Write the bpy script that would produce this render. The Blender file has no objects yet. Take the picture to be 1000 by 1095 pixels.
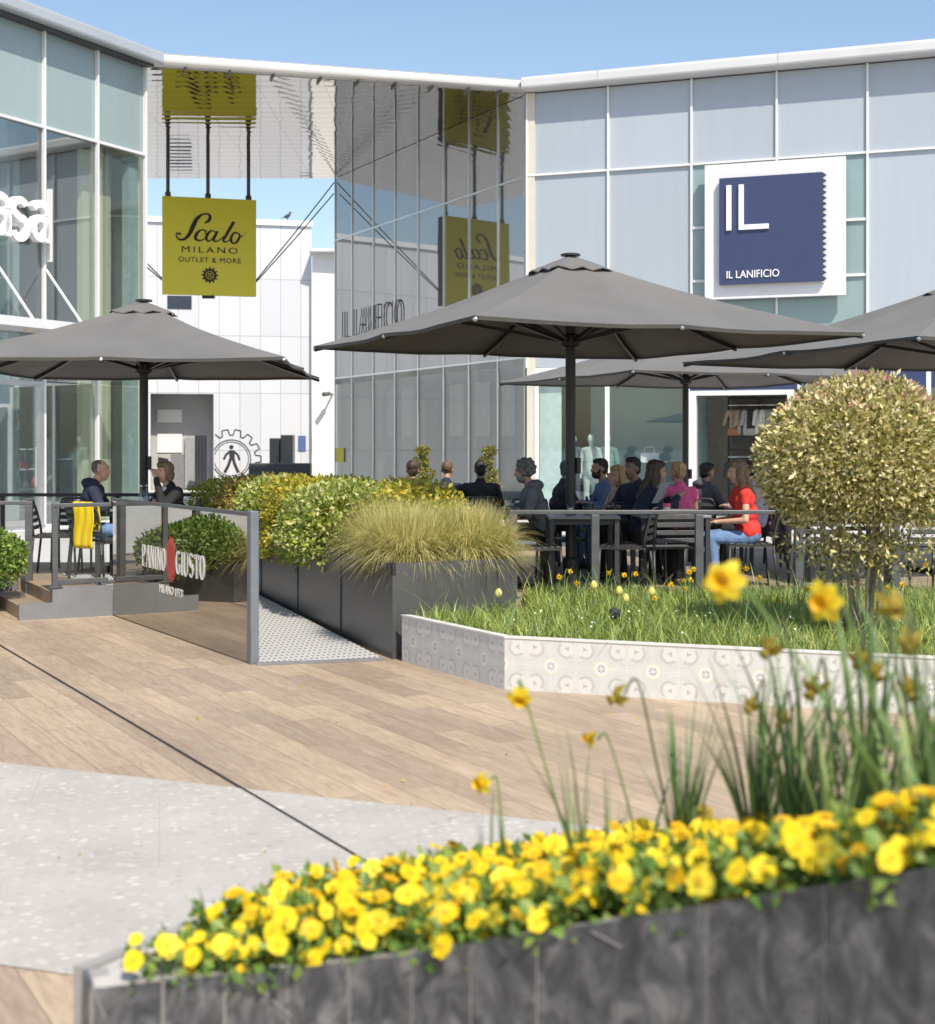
import bpy, bmesh, math, random
import numpy as np
from mathutils import Vector, Matrix, Euler
R = math.radians
random.seed(7)
rng = np.random.default_rng(11)
SC = bpy.context.scene
COL = SC.collection
F, CX, HY, EYE = 1550.0, 500.0, 478.0, 1.70      # measured lens of the photograph (pixels) and eye height

def at(px, py, Y):
    return Vector(((px - CX) * Y / F, Y, EYE - (py - HY) * Y / F))

# ---------------------------------------------------------------- materials
def new_mat(name):
    m = bpy.data.materials.new(name); m.use_nodes = True
    nt = m.node_tree
    b = nt.nodes['Principled BSDF']
    return m, nt, b
def N(nt, typ, **kw):
    n = nt.nodes.new(typ)
    for k, v in kw.items():
        if k.startswith('i_'):
            n.inputs[int(k[2:]) if k[2:].isdigit() else k[2:]].default_value = v
        else: setattr(n, k, v)
    return n
def M_(nt, op, a, b=None, c=None):
    n = nt.nodes.new('ShaderNodeMath'); n.operation = op
    for i, v in enumerate((a, b, c)):
        if v is None: continue
        if isinstance(v, (int, float)): n.inputs[i].default_value = v
        else: nt.links.new(v, n.inputs[i])
    return n.outputs[0]
def mixc(nt, fac, a, b):
    n = nt.nodes.new('ShaderNodeMix'); n.data_type = 'RGBA'
    for idx, v in ((0, fac), (6, a), (7, b)):
        if isinstance(v, (int, float)): n.inputs[idx].default_value = v
        elif isinstance(v, (tuple, list)): n.inputs[idx].default_value = (*v[:3], 1)
        else: nt.links.new(v, n.inputs[idx])
    return n.outputs[2]
def noise(nt, vec, scale, detail=4, rough=.55, dist=0):
    n = nt.nodes.new('ShaderNodeTexNoise'); n.inputs['Scale'].default_value = scale
    n.inputs['Detail'].default_value = detail; n.inputs['Roughness'].default_value = rough
    n.inputs['Distortion'].default_value = dist
    if vec is not None: nt.links.new(vec, n.inputs['Vector'])
    return n.outputs['Fac']
def ramp(nt, fac, stops):
    n = nt.nodes.new('ShaderNodeValToRGB'); e = n.color_ramp.elements
    while len(e) < len(stops): e.new(.5)
    for i, (p, c) in enumerate(stops):
        e[i].position = p; e[i].color = (*c[:3], 1)
    nt.links.new(fac, n.inputs[0]); return n.outputs[0]
def bump(nt, b, h, strength=.2, dist=.01):
    n = nt.nodes.new('ShaderNodeBump'); n.inputs['Strength'].default_value = strength
    n.inputs['Distance'].default_value = dist
    nt.links.new(h, n.inputs['Height']); nt.links.new(n.outputs[0], b.inputs['Normal'])
def objc(nt, rot=0, scale=None):
    t = nt.nodes.new('ShaderNodeTexCoord'); m = nt.nodes.new('ShaderNodeMapping')
    m.inputs['Rotation'].default_value = (0, 0, rot)
    if scale: m.inputs['Scale'].default_value = scale
    nt.links.new(t.outputs['Object'], m.inputs[0]); return m.outputs[0]

MATS = {}
def pm(name, col, rough=.6, metal=0, var=.12, vs=6.0, bmp=0, bs=60, coat=0, stretch=None):
    """Principled with a soft noise variation of colour and gloss."""
    if name in MATS: return MATS[name]
    m, nt, b = new_mat(name)
    v = objc(nt, 0, stretch)
    f = noise(nt, v, vs, 6, .6)
    lo = tuple(c * (1 - var) for c in col); hi = tuple(min(1, c * (1 + var)) for c in col)
    nt.links.new(ramp(nt, f, [(.3, lo), (.7, hi)]), b.inputs['Base Color'])
    nt.links.new(M_(nt, 'MULTIPLY_ADD', f, .16, max(0, rough - .08)), b.inputs['Roughness'])
    b.inputs['Metallic'].default_value = metal
    if coat: b.inputs['Coat Weight'].default_value = coat; b.inputs['Coat Roughness'].default_value = .05
    if bmp: bump(nt, b, noise(nt, v, bs, 5), bmp, .01)
    MATS[name] = m; return m

def pane_mat(name, col, rough, coat):
    """coated glass panel: every pane a touch different, faint waviness, faint rain streaks"""
    m, nt, b = new_mat(name); oi = nt.nodes.new('ShaderNodeObjectInfo'); v = objc(nt, 0, (3, 3, .18)); f = noise(nt, v, 2.2, 5, .6)
    g = M_(nt, 'ADD', M_(nt, 'MULTIPLY', oi.outputs['Random'], .09), M_(nt, 'MULTIPLY', f, .10))
    lo = tuple(c * .88 for c in col); hi = tuple(c * 1.1 for c in col)
    nt.links.new(ramp(nt, g, [(0, lo), (.19, hi)]), b.inputs['Base Color']); b.inputs['Roughness'].default_value = rough
    b.inputs['Coat Weight'].default_value = coat; b.inputs['Coat Roughness'].default_value = .04
    h = noise(nt, objc(nt), .5, 2, .4); n = nt.nodes.new('ShaderNodeBump'); n.inputs['Strength'].default_value = .12; n.inputs['Distance'].default_value = .05
    nt.links.new(h, n.inputs['Height']); nt.links.new(n.outputs[0], b.inputs['Coat Normal'])
    MATS[name] = m; return m
def leaf_mat(name, stops, trans=.3, rough=.45):
    """Leaves: every leaf carries its own tone; the ramp runs through the kinds of leaf of this plant."""
    m, nt, b = new_mat(name)
    a = N(nt, 'ShaderNodeAttribute', attribute_name='tone')
    c = ramp(nt, a.outputs['Fac'], stops)
    nt.links.new(c, b.inputs['Base Color']); b.inputs['Roughness'].default_value = rough
    t = nt.nodes.new('ShaderNodeBsdfTranslucent'); nt.links.new(c, t.inputs[0])
    mx = nt.nodes.new('ShaderNodeMixShader'); mx.inputs[0].default_value = trans
    nt.links.new(b.outputs[0], mx.inputs[1]); nt.links.new(t.outputs[0], mx.inputs[2])
    nt.links.new(mx.outputs[0], nt.nodes['Material Output'].inputs[0])
    MATS[name] = m; return m

def glass_mat(name, tint, refl, rough=.0, rtint=(1, 1, 1), wav=0, film=0):
    """Thin pane: what is behind it shows through tinted, the rest is mirrored; more mirror at grazing angles."""
    m, nt, b = new_mat(name)
    nt.nodes.remove(b)
    t = nt.nodes.new('ShaderNodeBsdfTransparent'); t.inputs[0].default_value = (*tint, 1)
    g = nt.nodes.new('ShaderNodeBsdfGlossy'); g.inputs[0].default_value = (*rtint, 1); g.inputs['Roughness'].default_value = rough
    lw = nt.nodes.new('ShaderNodeLayerWeight'); lw.inputs[0].default_value = .5
    if wav:
        h = noise(nt, objc(nt), .45, 2, .4)
        n = nt.nodes.new('ShaderNodeBump'); n.inputs['Strength'].default_value = wav; n.inputs['Distance'].default_value = .05
        nt.links.new(h, n.inputs['Height']); nt.links.new(n.outputs[0], g.inputs['Normal'])
    fac = M_(nt, 'MINIMUM', M_(nt, 'ADD', M_(nt, 'POWER', lw.outputs['Facing'], 5), refl + .03), .95)
    mx = nt.nodes.new('ShaderNodeMixShader'); nt.links.new(fac, mx.inputs[0])
    back = t.outputs[0]
    if film:                                                  # milky solar film
        df = nt.nodes.new('ShaderNodeBsdfDiffuse'); df.inputs[0].default_value = (.42, .415, .39, 1); m2 = nt.nodes.new('ShaderNodeMixShader'); m2.inputs[0].default_value = film
        nt.links.new(t.outputs[0], m2.inputs[1]); nt.links.new(df.outputs[0], m2.inputs[2]); back = m2.outputs[0]
    nt.links.new(back, mx.inputs[1]); nt.links.new(g.outputs[0], mx.inputs[2])
    nt.links.new(mx.outputs[0], nt.nodes['Material Output'].inputs[0])
    MATS[name] = m; return m

# ---------------------------------------------------------------- mesh helper
class MB:
    def __init__(s): s.v = []; s.f = []; s.m = []; s.uv = {}
    def add(s, vs, fs, mi=0, uvs=None):
        o = len(s.v); s.v += [tuple(v) for v in vs]
        for k, f in enumerate(fs):
            if uvs: s.uv[len(s.f)] = uvs[k]
            s.f.append(tuple(i + o for i in f)); s.m.append(mi)
    def box(s, c, d, rz=0, mi=0):
        x, y, z = d[0] / 2, d[1] / 2, d[2] / 2; cs, sn = math.cos(rz), math.sin(rz)
        vs = []
        for dz in (-z, z):
            for dx, dy in ((-x, -y), (x, -y), (x, y), (-x, y)):
                vs.append((c[0] + dx * cs - dy * sn, c[1] + dx * sn + dy * cs, c[2] + dz))
        s.add(vs, [(3, 2, 1, 0), (4, 5, 6, 7), (0, 1, 5, 4), (1, 2, 6, 5), (2, 3, 7, 6), (3, 0, 4, 7)], mi); return s
    def bev(s, c, d, r=.01, rz=0, mi=0, rx=0):
        """box with bevelled edges"""
        bm = bmesh.new(); bmesh.ops.create_cube(bm, size=1)
        for v in bm.verts: v.co = Vector((v.co.x * d[0], v.co.y * d[1], v.co.z * d[2]))
        bmesh.ops.bevel(bm, geom=bm.edges[:], offset=min(r, min(d) * .45), segments=2, profile=.5, affect='EDGES')
        M = Matrix.Translation(Vector(c)) @ Matrix.Rotation(rz, 4, 'Z') @ Matrix.Rotation(rx, 4, 'X')
        bm.verts.index_update()
        s.add([M @ v.co for v in bm.verts], [[v.index for v in f.verts] for f in bm.faces], mi); bm.free(); return s
    def beam(s, p, q, w, h, up=(0, 0, 1), mi=0):
        p, q = Vector(p), Vector(q); d = (q - p).normalized(); u = Vector(up)
        if abs(d.dot(u)) > .99: u = Vector((0, 1, 0))
        a = d.cross(u).normalized(); b = a.cross(d).normalized()
        vs = [e + a * sx * w / 2 + b * sz * h / 2 for e in (p, q) for sx, sz in ((-1, -1), (1, -1), (1, 1), (-1, 1))]
        s.add(vs, [(3, 2, 1, 0), (4, 5, 6, 7), (0, 1, 5, 4), (1, 2, 6, 5), (2, 3, 7, 6), (3, 0, 4, 7)], mi); return s
    def tube(s, pts, r, n=8, cap=True, mi=0, flat=1.0):
        pts = [Vector(p) for p in pts]; rs = r if isinstance(r, (list, tuple)) else [r] * len(pts)
        d0 = (pts[1] - pts[0]).normalized(); ref = Vector((0, 0, 1)) if abs(d0.z) < .95 else Vector((1, 0, 0))
        a = d0.cross(ref).normalized(); o = len(s.v); vs = []
        for i, p in enumerate(pts):
            d = (pts[min(i + 1, len(pts) - 1)] - pts[max(i - 1, 0)]).normalized()
            a = (a - d * a.dot(d)).normalized(); b = d.cross(a)
            for k in range(n):
                t = 2 * math.pi * k / n
                vs.append(p + a * math.cos(t) * rs[i] + b * math.sin(t) * rs[i] * flat)
        fs = []
        for i in range(len(pts) - 1):
            for k in range(n):
                fs.append((i * n + k, i * n + (k + 1) % n, (i + 1) * n + (k + 1) % n, (i + 1) * n + k))
        if cap:
            fs.append(tuple(range(n - 1, -1, -1))); fs.append(tuple(range((len(pts) - 1) * n, len(pts) * n)))
        s.add(vs, fs, mi); return s
    def lathe(s, prof, c=(0, 0, 0), n=16, mi=0):
        vs = []; fs = []
        for r, z in prof:
            for k in range(n):
                t = 2 * math.pi * k / n; vs.append((c[0] + r * math.cos(t), c[1] + r * math.sin(t), c[2] + z))
        for i in range(len(prof) - 1):
            for k in range(n): fs.append((i * n + k, i * n + (k + 1) % n, (i + 1) * n + (k + 1) % n, (i + 1) * n + k))
        fs.append(tuple(range(n - 1, -1, -1))); fs.append(tuple(range((len(prof) - 1) * n, len(prof) * n)))
        s.add(vs, fs, mi); return s
    def prism(s, poly, z0, z1, mi=0):
        n = len(poly)
        ar = sum(poly[i][0] * poly[(i + 1) % n][1] - poly[(i + 1) % n][0] * poly[i][1] for i in range(n))
        if ar < 0: poly = poly[::-1]
        g = lambda z, p: p[2] + z if len(p) > 2 else z
        vs = [(p[0], p[1], g(z0, p)) for p in poly] + [(p[0], p[1], g(z1, p)) for p in poly]
        fs = [tuple(range(n - 1, -1, -1)), tuple(range(n, 2 * n))] + [(i, (i + 1) % n, n + (i + 1) % n, n + i) for i in range(n)]
        s.add(vs, fs, mi); return s
    def ball(s, c, r, n=12, mi=0, sc=(1, 1, 1)):
        prof = [(max(1e-4, r * math.sin(math.pi * i / (n // 2))), -r * math.cos(math.pi * i / (n // 2))) for i in range(n // 2 + 1)]
        vs = []; fs = []
        for rr, z in prof:
            for k in range(n):
                t = 2 * math.pi * k / n; vs.append((c[0] + rr * math.cos(t) * sc[0], c[1] + rr * math.sin(t) * sc[1], c[2] + z * sc[2]))
        for i in range(len(prof) - 1):
            for k in range(n): fs.append((i * n + k, i * n + (k + 1) % n, (i + 1) * n + (k + 1) % n, (i + 1) * n + k))
        s.add(vs, fs, mi); return s
    def plate(s, O, U, V, pts, t, mi=0):
        """flat outline (2-D points along U, V from O) extruded by t along U x V"""
        O, U, V = Vector(O), Vector(U), Vector(V); W = U.cross(V).normalized()
        n = len(pts)
        ar = sum(pts[i][0] * pts[(i + 1) % n][1] - pts[(i + 1) % n][0] * pts[i][1] for i in range(n))
        if ar < 0: pts = pts[::-1]
        vs = [O + U * p[0] + V * p[1] for p in pts] + [O + U * p[0] + V * p[1] + W * t for p in pts]
        fs = [tuple(range(n - 1, -1, -1)), tuple(range(n, 2 * n))] + [(i, (i + 1) % n, n + (i + 1) % n, n + i) for i in range(n)]
        s.add(vs, fs, mi); return s
    def stroke(s, O, U, V, pts, w, t, mi=0, closed=False):
        """ribbon of varying width along 2-D points, extruded by t"""
        n = len(pts); ws = w if isinstance(w, (list, tuple)) else [w] * n
        L = []; Rr = []
        for i, p in enumerate(pts):
            a = pts[(i - 1) % n] if (closed or i) else pts[0]; b = pts[(i + 1) % n] if (closed or i < n - 1) else pts[-1]
            dx, dy = b[0] - a[0], b[1] - a[1]; l = math.hypot(dx, dy) or 1
            nx, ny = -dy / l, dx / l; h = ws[i] / 2
            L.append((p[0] + nx * h, p[1] + ny * h)); Rr.append((p[0] - nx * h, p[1] - ny * h))
        for i in range(n if closed else n - 1):
            j = (i + 1) % n
            s.plate(O, U, V, [Rr[i], Rr[j], L[j], L[i]], t, mi)
        return s
    def text(s, txt, O, U, V, size, t=.01, mi=0, align='LEFT', width=None, space=1.0):
        c = bpy.data.curves.new('lettering', 'FONT'); c.body = txt; c.size = 1; c.extrude = .5; c.align_x = align
        c.space_character = space; c.resolution_u = 4
        o = bpy.data.objects.new('lettering', c); COL.objects.link(o)
        dg = bpy.context.evaluated_depsgraph_get(); me = bpy.data.meshes.new_from_object(o.evaluated_get(dg))
        xs = [v.co.x for v in me.vertices]; kx = 1
        if width: kx = width / ((max(xs) - min(xs)) * size)
        O, U, V = Vector(O), Vector(U), Vector(V); W = U.cross(V).normalized()
        x0 = min(xs) if align == 'LEFT' else 0
        s.add([O + U * ((v.co.x - x0) * size * kx) + V * (v.co.y * size) + W * ((v.co.z + .5) * t) for v in me.vertices],
              [tuple(p.vertices) for p in me.polygons], mi)
        bpy.data.objects.remove(o); bpy.data.meshes.remove(me); bpy.data.curves.remove(c); return s
    def build(s, name, mats, parent=None, smooth=False, loc=None):
        org = ORG.get(parent.name, Vector()) if parent is not None else (Vector(loc) if loc is not None else Vector())
        me = bpy.data.meshes.new(name)
        me.from_pydata([(v[0] - org[0], v[1] - org[1], v[2] - org[2]) for v in s.v], [], s.f)
        if not isinstance(mats, (list, tuple)): mats = [mats]
        for m in mats: me.materials.append(m)
        if len(mats) > 1: me.polygons.foreach_set('material_index', s.m)
        if s.uv:
            ul = me.uv_layers.new(name='UVMap')
            for p in me.polygons:
                u = s.uv.get(p.index)
                if u:
                    for li, c in zip(p.loop_indices, u): ul.data[li].uv = c
        if smooth: me.polygons.foreach_set('use_smooth', [True] * len(me.polygons))
        me.update()
        return link(me, name, parent, org)
ORG = {}
def link(me, name, parent=None, org=None):
    o = bpy.data.objects.new(name, me); COL.objects.link(o)
    if parent is not None:
        o.parent = parent; ORG[o.name] = ORG.get(parent.name, Vector())
    else:
        if org is not None: o.location = org
        ORG[o.name] = Vector(org) if org is not None else Vector()
    return o
def smooth_angle(o, ang=35):
    o.data.polygons.foreach_set('use_smooth', [True] * len(o.data.polygons))
    o.data.set_sharp_from_angle(angle=R(ang)); return o
def tag(o, label, cat, group=None):
    o['label'] = label; o['category'] = cat
    if group: o['group'] = group
    return o
def thing(name, label, cat, loc=(0, 0, 0), group=None):
    o = bpy.data.objects.new(name, None); COL.objects.link(o); o.empty_display_size = .2
    o.location = loc; ORG[o.name] = Vector(loc); tag(o, label, cat, group); return o
def structure(o): o['kind'] = 'structure'; return o
def stuff(o): o['kind'] = 'stuff'; return o
def copy_tree(o, parent=None):
    c = o.copy(); COL.objects.link(c)
    if parent is not None: c.parent = parent
    for ch in o.children: copy_tree(ch, c)
    return c
def place(proto, used, loc, rz=0, label=None, group=None, sc=None):
    """the first time the prototype itself, afterwards a copy of it and of its parts"""
    o = proto if proto.name not in used else copy_tree(proto)
    used.add(proto.name)
    o.location = loc; o.rotation_euler = (0, 0, rz)
    if sc is not None: o.scale = (sc, sc, sc) if isinstance(sc, (int, float)) else sc
    if label: o['label'] = label
    if group: o['group'] = group
    return o
USED = set()

def np_mesh(name, verts, faces, mats, parent=None, tone=None, org=None, smooth=False, midx=None):
    """big meshes from arrays (n x 3, m x k)"""
    base = ORG.get(parent.name, Vector()) if parent is not None else (Vector(org) if org is not None else Vector())
    verts = np.asarray(verts, dtype=np.float32) - np.array(base, dtype=np.float32)
    k = faces.shape[1]; me = bpy.data.meshes.new(name)
    me.vertices.add(len(verts)); me.vertices.foreach_set('co', verts.ravel())
    me.loops.add(faces.size); me.loops.foreach_set('vertex_index', faces.ravel().astype(np.int32))
    me.polygons.add(len(faces)); me.polygons.foreach_set('loop_start', np.arange(0, faces.size, k, dtype=np.int32))
    me.polygons.foreach_set('loop_total', np.full(len(faces), k, dtype=np.int32))
    for m in (mats if isinstance(mats, (list, tuple)) else [mats]): me.materials.append(m)
    if midx is not None: me.polygons.foreach_set('material_index', np.asarray(midx, dtype=np.int32))
    if smooth: me.polygons.foreach_set('use_smooth', np.ones(len(faces), dtype=bool))
    me.update(calc_edges=True)
    if tone is not None:
        a = me.attributes.new('tone', 'FLOAT', 'FACE'); a.data.foreach_set('value', np.asarray(tone, dtype=np.float32))
    return link(me, name, parent, org)

def unit(a): return a / np.maximum(np.linalg.norm(a, axis=1, keepdims=True), 1e-9)
def leaves(pos, nrm, size, aspect=.5, fold=.25, jitter=.8, droop=0):
    """folded four-sided leaves; returns verts, faces (two triangles-pairs as quads: 2 quads per leaf)"""
    n = len(pos)
    d = unit(nrm + rng.normal(0, jitter, (n, 3)) + np.array([0, 0, -droop]))
    r = unit(np.cross(d, rng.normal(0, 1, (n, 3)))); up = np.cross(r, d)
    s = (size * rng.uniform(.65, 1.3, n))[:, None]
    w = s * aspect * .5
    base = pos; mid = pos + d * s * .5; tip = pos + d * s - up * s * .12
    v = np.stack([base, mid + r * w + up * w * fold, tip, mid - r * w + up * w * fold, mid - up * w * .15], 1).reshape(-1, 3)
    i = (np.arange(n) * 5)[:, None]
    f = np.concatenate([i + np.array([[0, 1, 2, 4]]), i + np.array([[0, 4, 2, 3]])], 1).reshape(-1, 4)
    return v, f
def blades(root, height, width, lean, segs=4, dirs=None, curl=1.6):
    """grass-like ribbons: root n x 3, height n, width n, lean n (horizontal reach)"""
    n = len(root)
    if dirs is None:
        t = rng.uniform(0, 2 * math.pi, n); dirs = np.stack([np.cos(t), np.sin(t), 0 * t], 1)
    side = np.stack([-dirs[:, 1], dirs[:, 0], 0 * dirs[:, 0]], 1)
    tw = rng.uniform(-.9, .9, n)[:, None]
    side = unit(side + dirs * tw)
    V = []
    for k in range(segs + 1):
        t = k / segs
        c = root + dirs * (lean * t ** curl)[:, None] + np.array([0, 0, 1.0]) * (height * (t - .18 * (lean / np.maximum(height, .01)) * t ** 2.2))[:, None]
        w = (width * .5 * (1 - t ** 1.7 * .92) * (0.7 + .3 * min(1, t * 4)))[:, None]
        V += [c - side * w, c + side * w]
    v = np.stack(V, 1).reshape(-1, 3); m = 2 * (segs + 1)
    i = (np.arange(n) * m)[:, None, None]
    q = np.array([[2 * k, 2 * k + 1, 2 * k + 3, 2 * k + 2] for k in range(segs)])[None]
    return v, (i + q).reshape(-1, 4), np.repeat(np.arange(n), segs)
# ================================================================ light, sky, camera
SUN_AZ, SUN_EL = math.atan2(.41, -.912), R(50)          # azimuth from +Y towards +X
w = bpy.data.worlds.new("World"); SC.world = w; w.use_nodes = True
sky = w.node_tree.nodes.new('ShaderNodeTexSky'); sky.sky_type = 'NISHITA'; sky.sun_disc = False
sky.sun_elevation = SUN_EL; sky.sun_rotation = SUN_AZ; sky.altitude = 100; sky.air_density = 1.1; sky.dust_density = 1.4; sky.ozone_density = 1.0
bg = w.node_tree.nodes['Background']; bg.inputs[1].default_value = .15
w.node_tree.links.new(sky.outputs[0], bg.inputs[0])
sl = bpy.data.lights.new('sun', 'SUN'); sl.energy = 4.6; sl.angle = R(.5); sl.color = (1, .915, .79)
so = bpy.data.objects.new('sun', sl); COL.objects.link(so); so.location = (15, -20, 30)
SDIR = Vector((math.sin(SUN_AZ) * math.cos(SUN_EL), math.cos(SUN_AZ) * math.cos(SUN_EL), math.sin(SUN_EL)))
so.rotation_euler = SDIR.to_track_quat('Z', 'Y').to_euler()
cd = bpy.data.cameras.new('camera'); cam = bpy.data.objects.new('camera', cd); COL.objects.link(cam)
cam.location = (0, 0, EYE); cam.rotation_euler = (R(90), 0, 0)
cd.sensor_fit = 'VERTICAL'; cd.sensor_height = 36; cd.lens = F / 1095 * 36
cd.shift_y = -(547.5 - HY) / 1095; cd.clip_end = 2000; cd.clip_start = .05
cd.dof.use_dof = True; cd.dof.focus_distance = 17; cd.dof.aperture_fstop = 2.8; cd.dof.aperture_blades = 9
SC.camera = cam
SC.view_settings.view_transform = 'Standard'; SC.view_settings.look = 'None'; SC.view_settings.exposure = .23; SC.view_settings.gamma = 1
SC.cycles.max_bounces = 10; SC.cycles.transparent_max_bounces = 24; SC.cycles.use_denoising = True
SC.cycles.caustics_reflective = False; SC.cycles.caustics_refractive = False; SC.cycles.sample_clamp_indirect = 6

# ================================================================ shared materials
white_metal = pm('white painted metal', (.72, .73, .74), .35, 0, .05, 3)
alu = pm('aluminium', (.62, .64, .66), .3, .85, .06, 4)
grey_steel = pm('grey painted steel', (.105, .112, .12), .42, .2, .14, 9, .04, 90)
black_metal = pm('black painted metal', (.022, .022, .024), .42, .1, .2, 8)
anthracite = pm('anthracite furniture paint', (.05, .052, .055), .45, .2, .2, 12)
white_paint = pm('white wall paint', (.8, .79, .76), .7, 0, .04, 1.2)
dark_line = pm('dark joint', (.035, .03, .027), .8, 0, .2, 20)
cable_mat = pm('steel cable', (.05, .05, .05), .4, .6, .1, 9)
cream = pm('cream wall', (.62, .58, .5), .7, 0, .05, 2)
floor_in = pm('shop floor', (.6, .6, .59), .3, 0, .08, 2)

def wood_tile(name, ang, gain=1.0):
    m, nt, b = new_mat(name)
    v = objc(nt, ang)
    bt = nt.nodes.new('ShaderNodeTexBrick'); nt.links.new(v, bt.inputs['Vector'])
    bt.offset = .37; bt.offset_frequency = 2
    for k, x in (('Scale', 1), ('Brick Width', 1.2), ('Row Height', .2), ('Mortar Size', .0024), ('Mortar Smooth', .1), ('Bias', 0)): bt.inputs[k].default_value = x
    bt.inputs['Color1'].default_value = (0, 0, 0, 1); bt.inputs['Color2'].default_value = (1, 1, 1, 1); bt.inputs['Mortar'].default_value = (.5, .5, .5, 1)
    sep = nt.nodes.new('ShaderNodeVectorMath'); sep.operation = 'MULTIPLY'; nt.links.new(v, sep.inputs[0]); sep.inputs[1].default_value = (1.0, 7.5, 1)
    off = nt.nodes.new('ShaderNodeVectorMath'); off.operation = 'ADD'; nt.links.new(sep.outputs[0], off.inputs[0])
    sc = nt.nodes.new('ShaderNodeVectorMath'); sc.operation = 'SCALE'; nt.links.new(bt.outputs['Color'], sc.inputs[0]); sc.inputs[3].default_value = 7
    nt.links.new(sc.outputs[0], off.inputs[1])
    g1 = noise(nt, off.outputs[0], 2.6, 7, .62, 1.3)
    g2 = noise(nt, off.outputs[0], 9, 5, .6, .4)
    big = noise(nt, v, .5, 3)
    g = lambda c: tuple(x * gain for x in c)
    c = ramp(nt, g1, [(.22, g((.315, .237, .166))), (.42, g((.41, .318, .228))), (.6, g((.475, .378, .278))), (.8, g((.535, .44, .335)))])
    tint = ramp(nt, bt.outputs['Color'], [(0, (.80, .78, .78)), (.5, (.97, .96, .95)), (1, (1.1, 1.08, 1.04))])
    mu = nt.nodes.new('ShaderNodeMix'); mu.data_type = 'RGBA'; mu.blend_type = 'MULTIPLY'; mu.inputs[0].default_value = 1
    nt.links.new(c, mu.inputs[6]); nt.links.new(tint, mu.inputs[7])
    mu2 = nt.nodes.new('ShaderNodeMix'); mu2.data_type = 'RGBA'; mu2.blend_type = 'MULTIPLY'; mu2.inputs[0].default_value = 1
    nt.links.new(mu.outputs[2], mu2.inputs[6]); nt.links.new(ramp(nt, big, [(.3, (.86, .85, .84)), (.7, (1.06, 1.055, 1.05))]), mu2.inputs[7])
    mu3 = nt.nodes.new('ShaderNodeMix'); mu3.data_type = 'RGBA'; mu3.blend_type = 'MULTIPLY'; mu3.inputs[0].default_value = .5
    nt.links.new(mu2.outputs[2], mu3.inputs[6]); nt.links.new(ramp(nt, g2, [(.2, (.45, .42, .4)), (.34, (.8, .78, .76)), (.62, (1.06, 1.06, 1.06))]), mu3.inputs[7])
    nt.links.new(mixc(nt, bt.outputs['Fac'], mu3.outputs[2], g((.22, .165, .12))), b.inputs['Base Color'])
    nt.links.new(M_(nt, 'MULTIPLY_ADD', g2, .25, .42), b.inputs['Roughness'])
    h = M_(nt, 'SUBTRACT', M_(nt, 'MULTIPLY', g1, .35), bt.outputs['Fac'])
    bump(nt, b, h, .35, .004)
    return m
wood_pave = wood_tile('wood look porcelain tile', R(61))
wood_deck = wood_tile('wood look terrace tile', R(28), .8)

def terrazzo_mat():
    m, nt, b = new_mat('terrazzo slabs'); v = objc(nt, R(-12))
    vo = nt.nodes.new('ShaderNodeTexVoronoi'); vo.inputs['Scale'].default_value = 23; vo.feature = 'F1'
    st = nt.nodes.new('ShaderNodeVectorMath'); st.operation = 'MULTIPLY'; nt.links.new(v, st.inputs[0]); st.inputs[1].default_value = (.8, 1.3, 1)
    wv = nt.nodes.new('ShaderNodeVectorMath'); wv.operation = 'ADD'; nt.links.new(st.outputs[0], wv.inputs[0])
    nz = nt.nodes.new('ShaderNodeTexNoise'); nz.inputs['Scale'].default_value = 14; nt.links.new(v, nz.inputs['Vector'])
    s2 = nt.nodes.new('ShaderNodeVectorMath'); s2.operation = 'SCALE'; s2.inputs[3].default_value = .06; nt.links.new(nz.outputs['Color'], s2.inputs[0])
    nt.links.new(s2.outputs[0], wv.inputs[1]); nt.links.new(wv.outputs[0], vo.inputs['Vector'])
    chip = M_(nt, 'LESS_THAN', vo.outputs['Distance'], .34)
    hue = nt.nodes.new('ShaderNodeSeparateColor'); nt.links.new(vo.outputs['Color'], hue.inputs[0])
    cc = ramp(nt, hue.outputs[0], [(0, (.36, .335, .30)), (.35, (.48, .45, .415)), (.7, (.56, .53, .49)), (1, (.72, .69, .65))])
    base = ramp(nt, noise(nt, v, 1.6, 6, .65), [(.3, (.43, .405, .37)), (.7, (.51, .482, .445))])
    f2 = noise(nt, v, 150, 3, .6)
    c0 = mixc(nt, M_(nt, 'MULTIPLY', chip, .8), base, cc)
    c1 = mixc(nt, M_(nt, 'MULTIPLY', M_(nt, 'GREATER_THAN', f2, .62), .35), c0, (.3, .28, .26))
    bt = nt.nodes.new('ShaderNodeTexBrick'); nt.links.new(v, bt.inputs['Vector']); bt.offset = .5
    for k, x in (('Scale', 1), ('Brick Width', 1.2), ('Row Height', 1.2), ('Mortar Size', .0025)): bt.inputs[k].default_value = x
    dirt = noise(nt, v, .7, 5, .7)
    c2 = mixc(nt, M_(nt, 'MULTIPLY', bt.outputs['Fac'], .5), c1, (.3, .28, .26))
    mu = nt.nodes.new('ShaderNodeMix'); mu.data_type = 'RGBA'; mu.blend_type = 'MULTIPLY'; mu.inputs[0].default_value = 1
    nt.links.new(c2, mu.inputs[6]); nt.links.new(ramp(nt, dirt, [(.25, (.82, .80, .78)), (.42, (.95, .945, .94)), (.65, (1.03, 1.03, 1.03))]), mu.inputs[7])
    nt.links.new(mu.outputs[2], b.inputs['Base Color']); b.inputs['Roughness'].default_value = .55
    bump(nt, b, f2, .15, .002)
    return m
terrazzo = terrazzo_mat()

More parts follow.
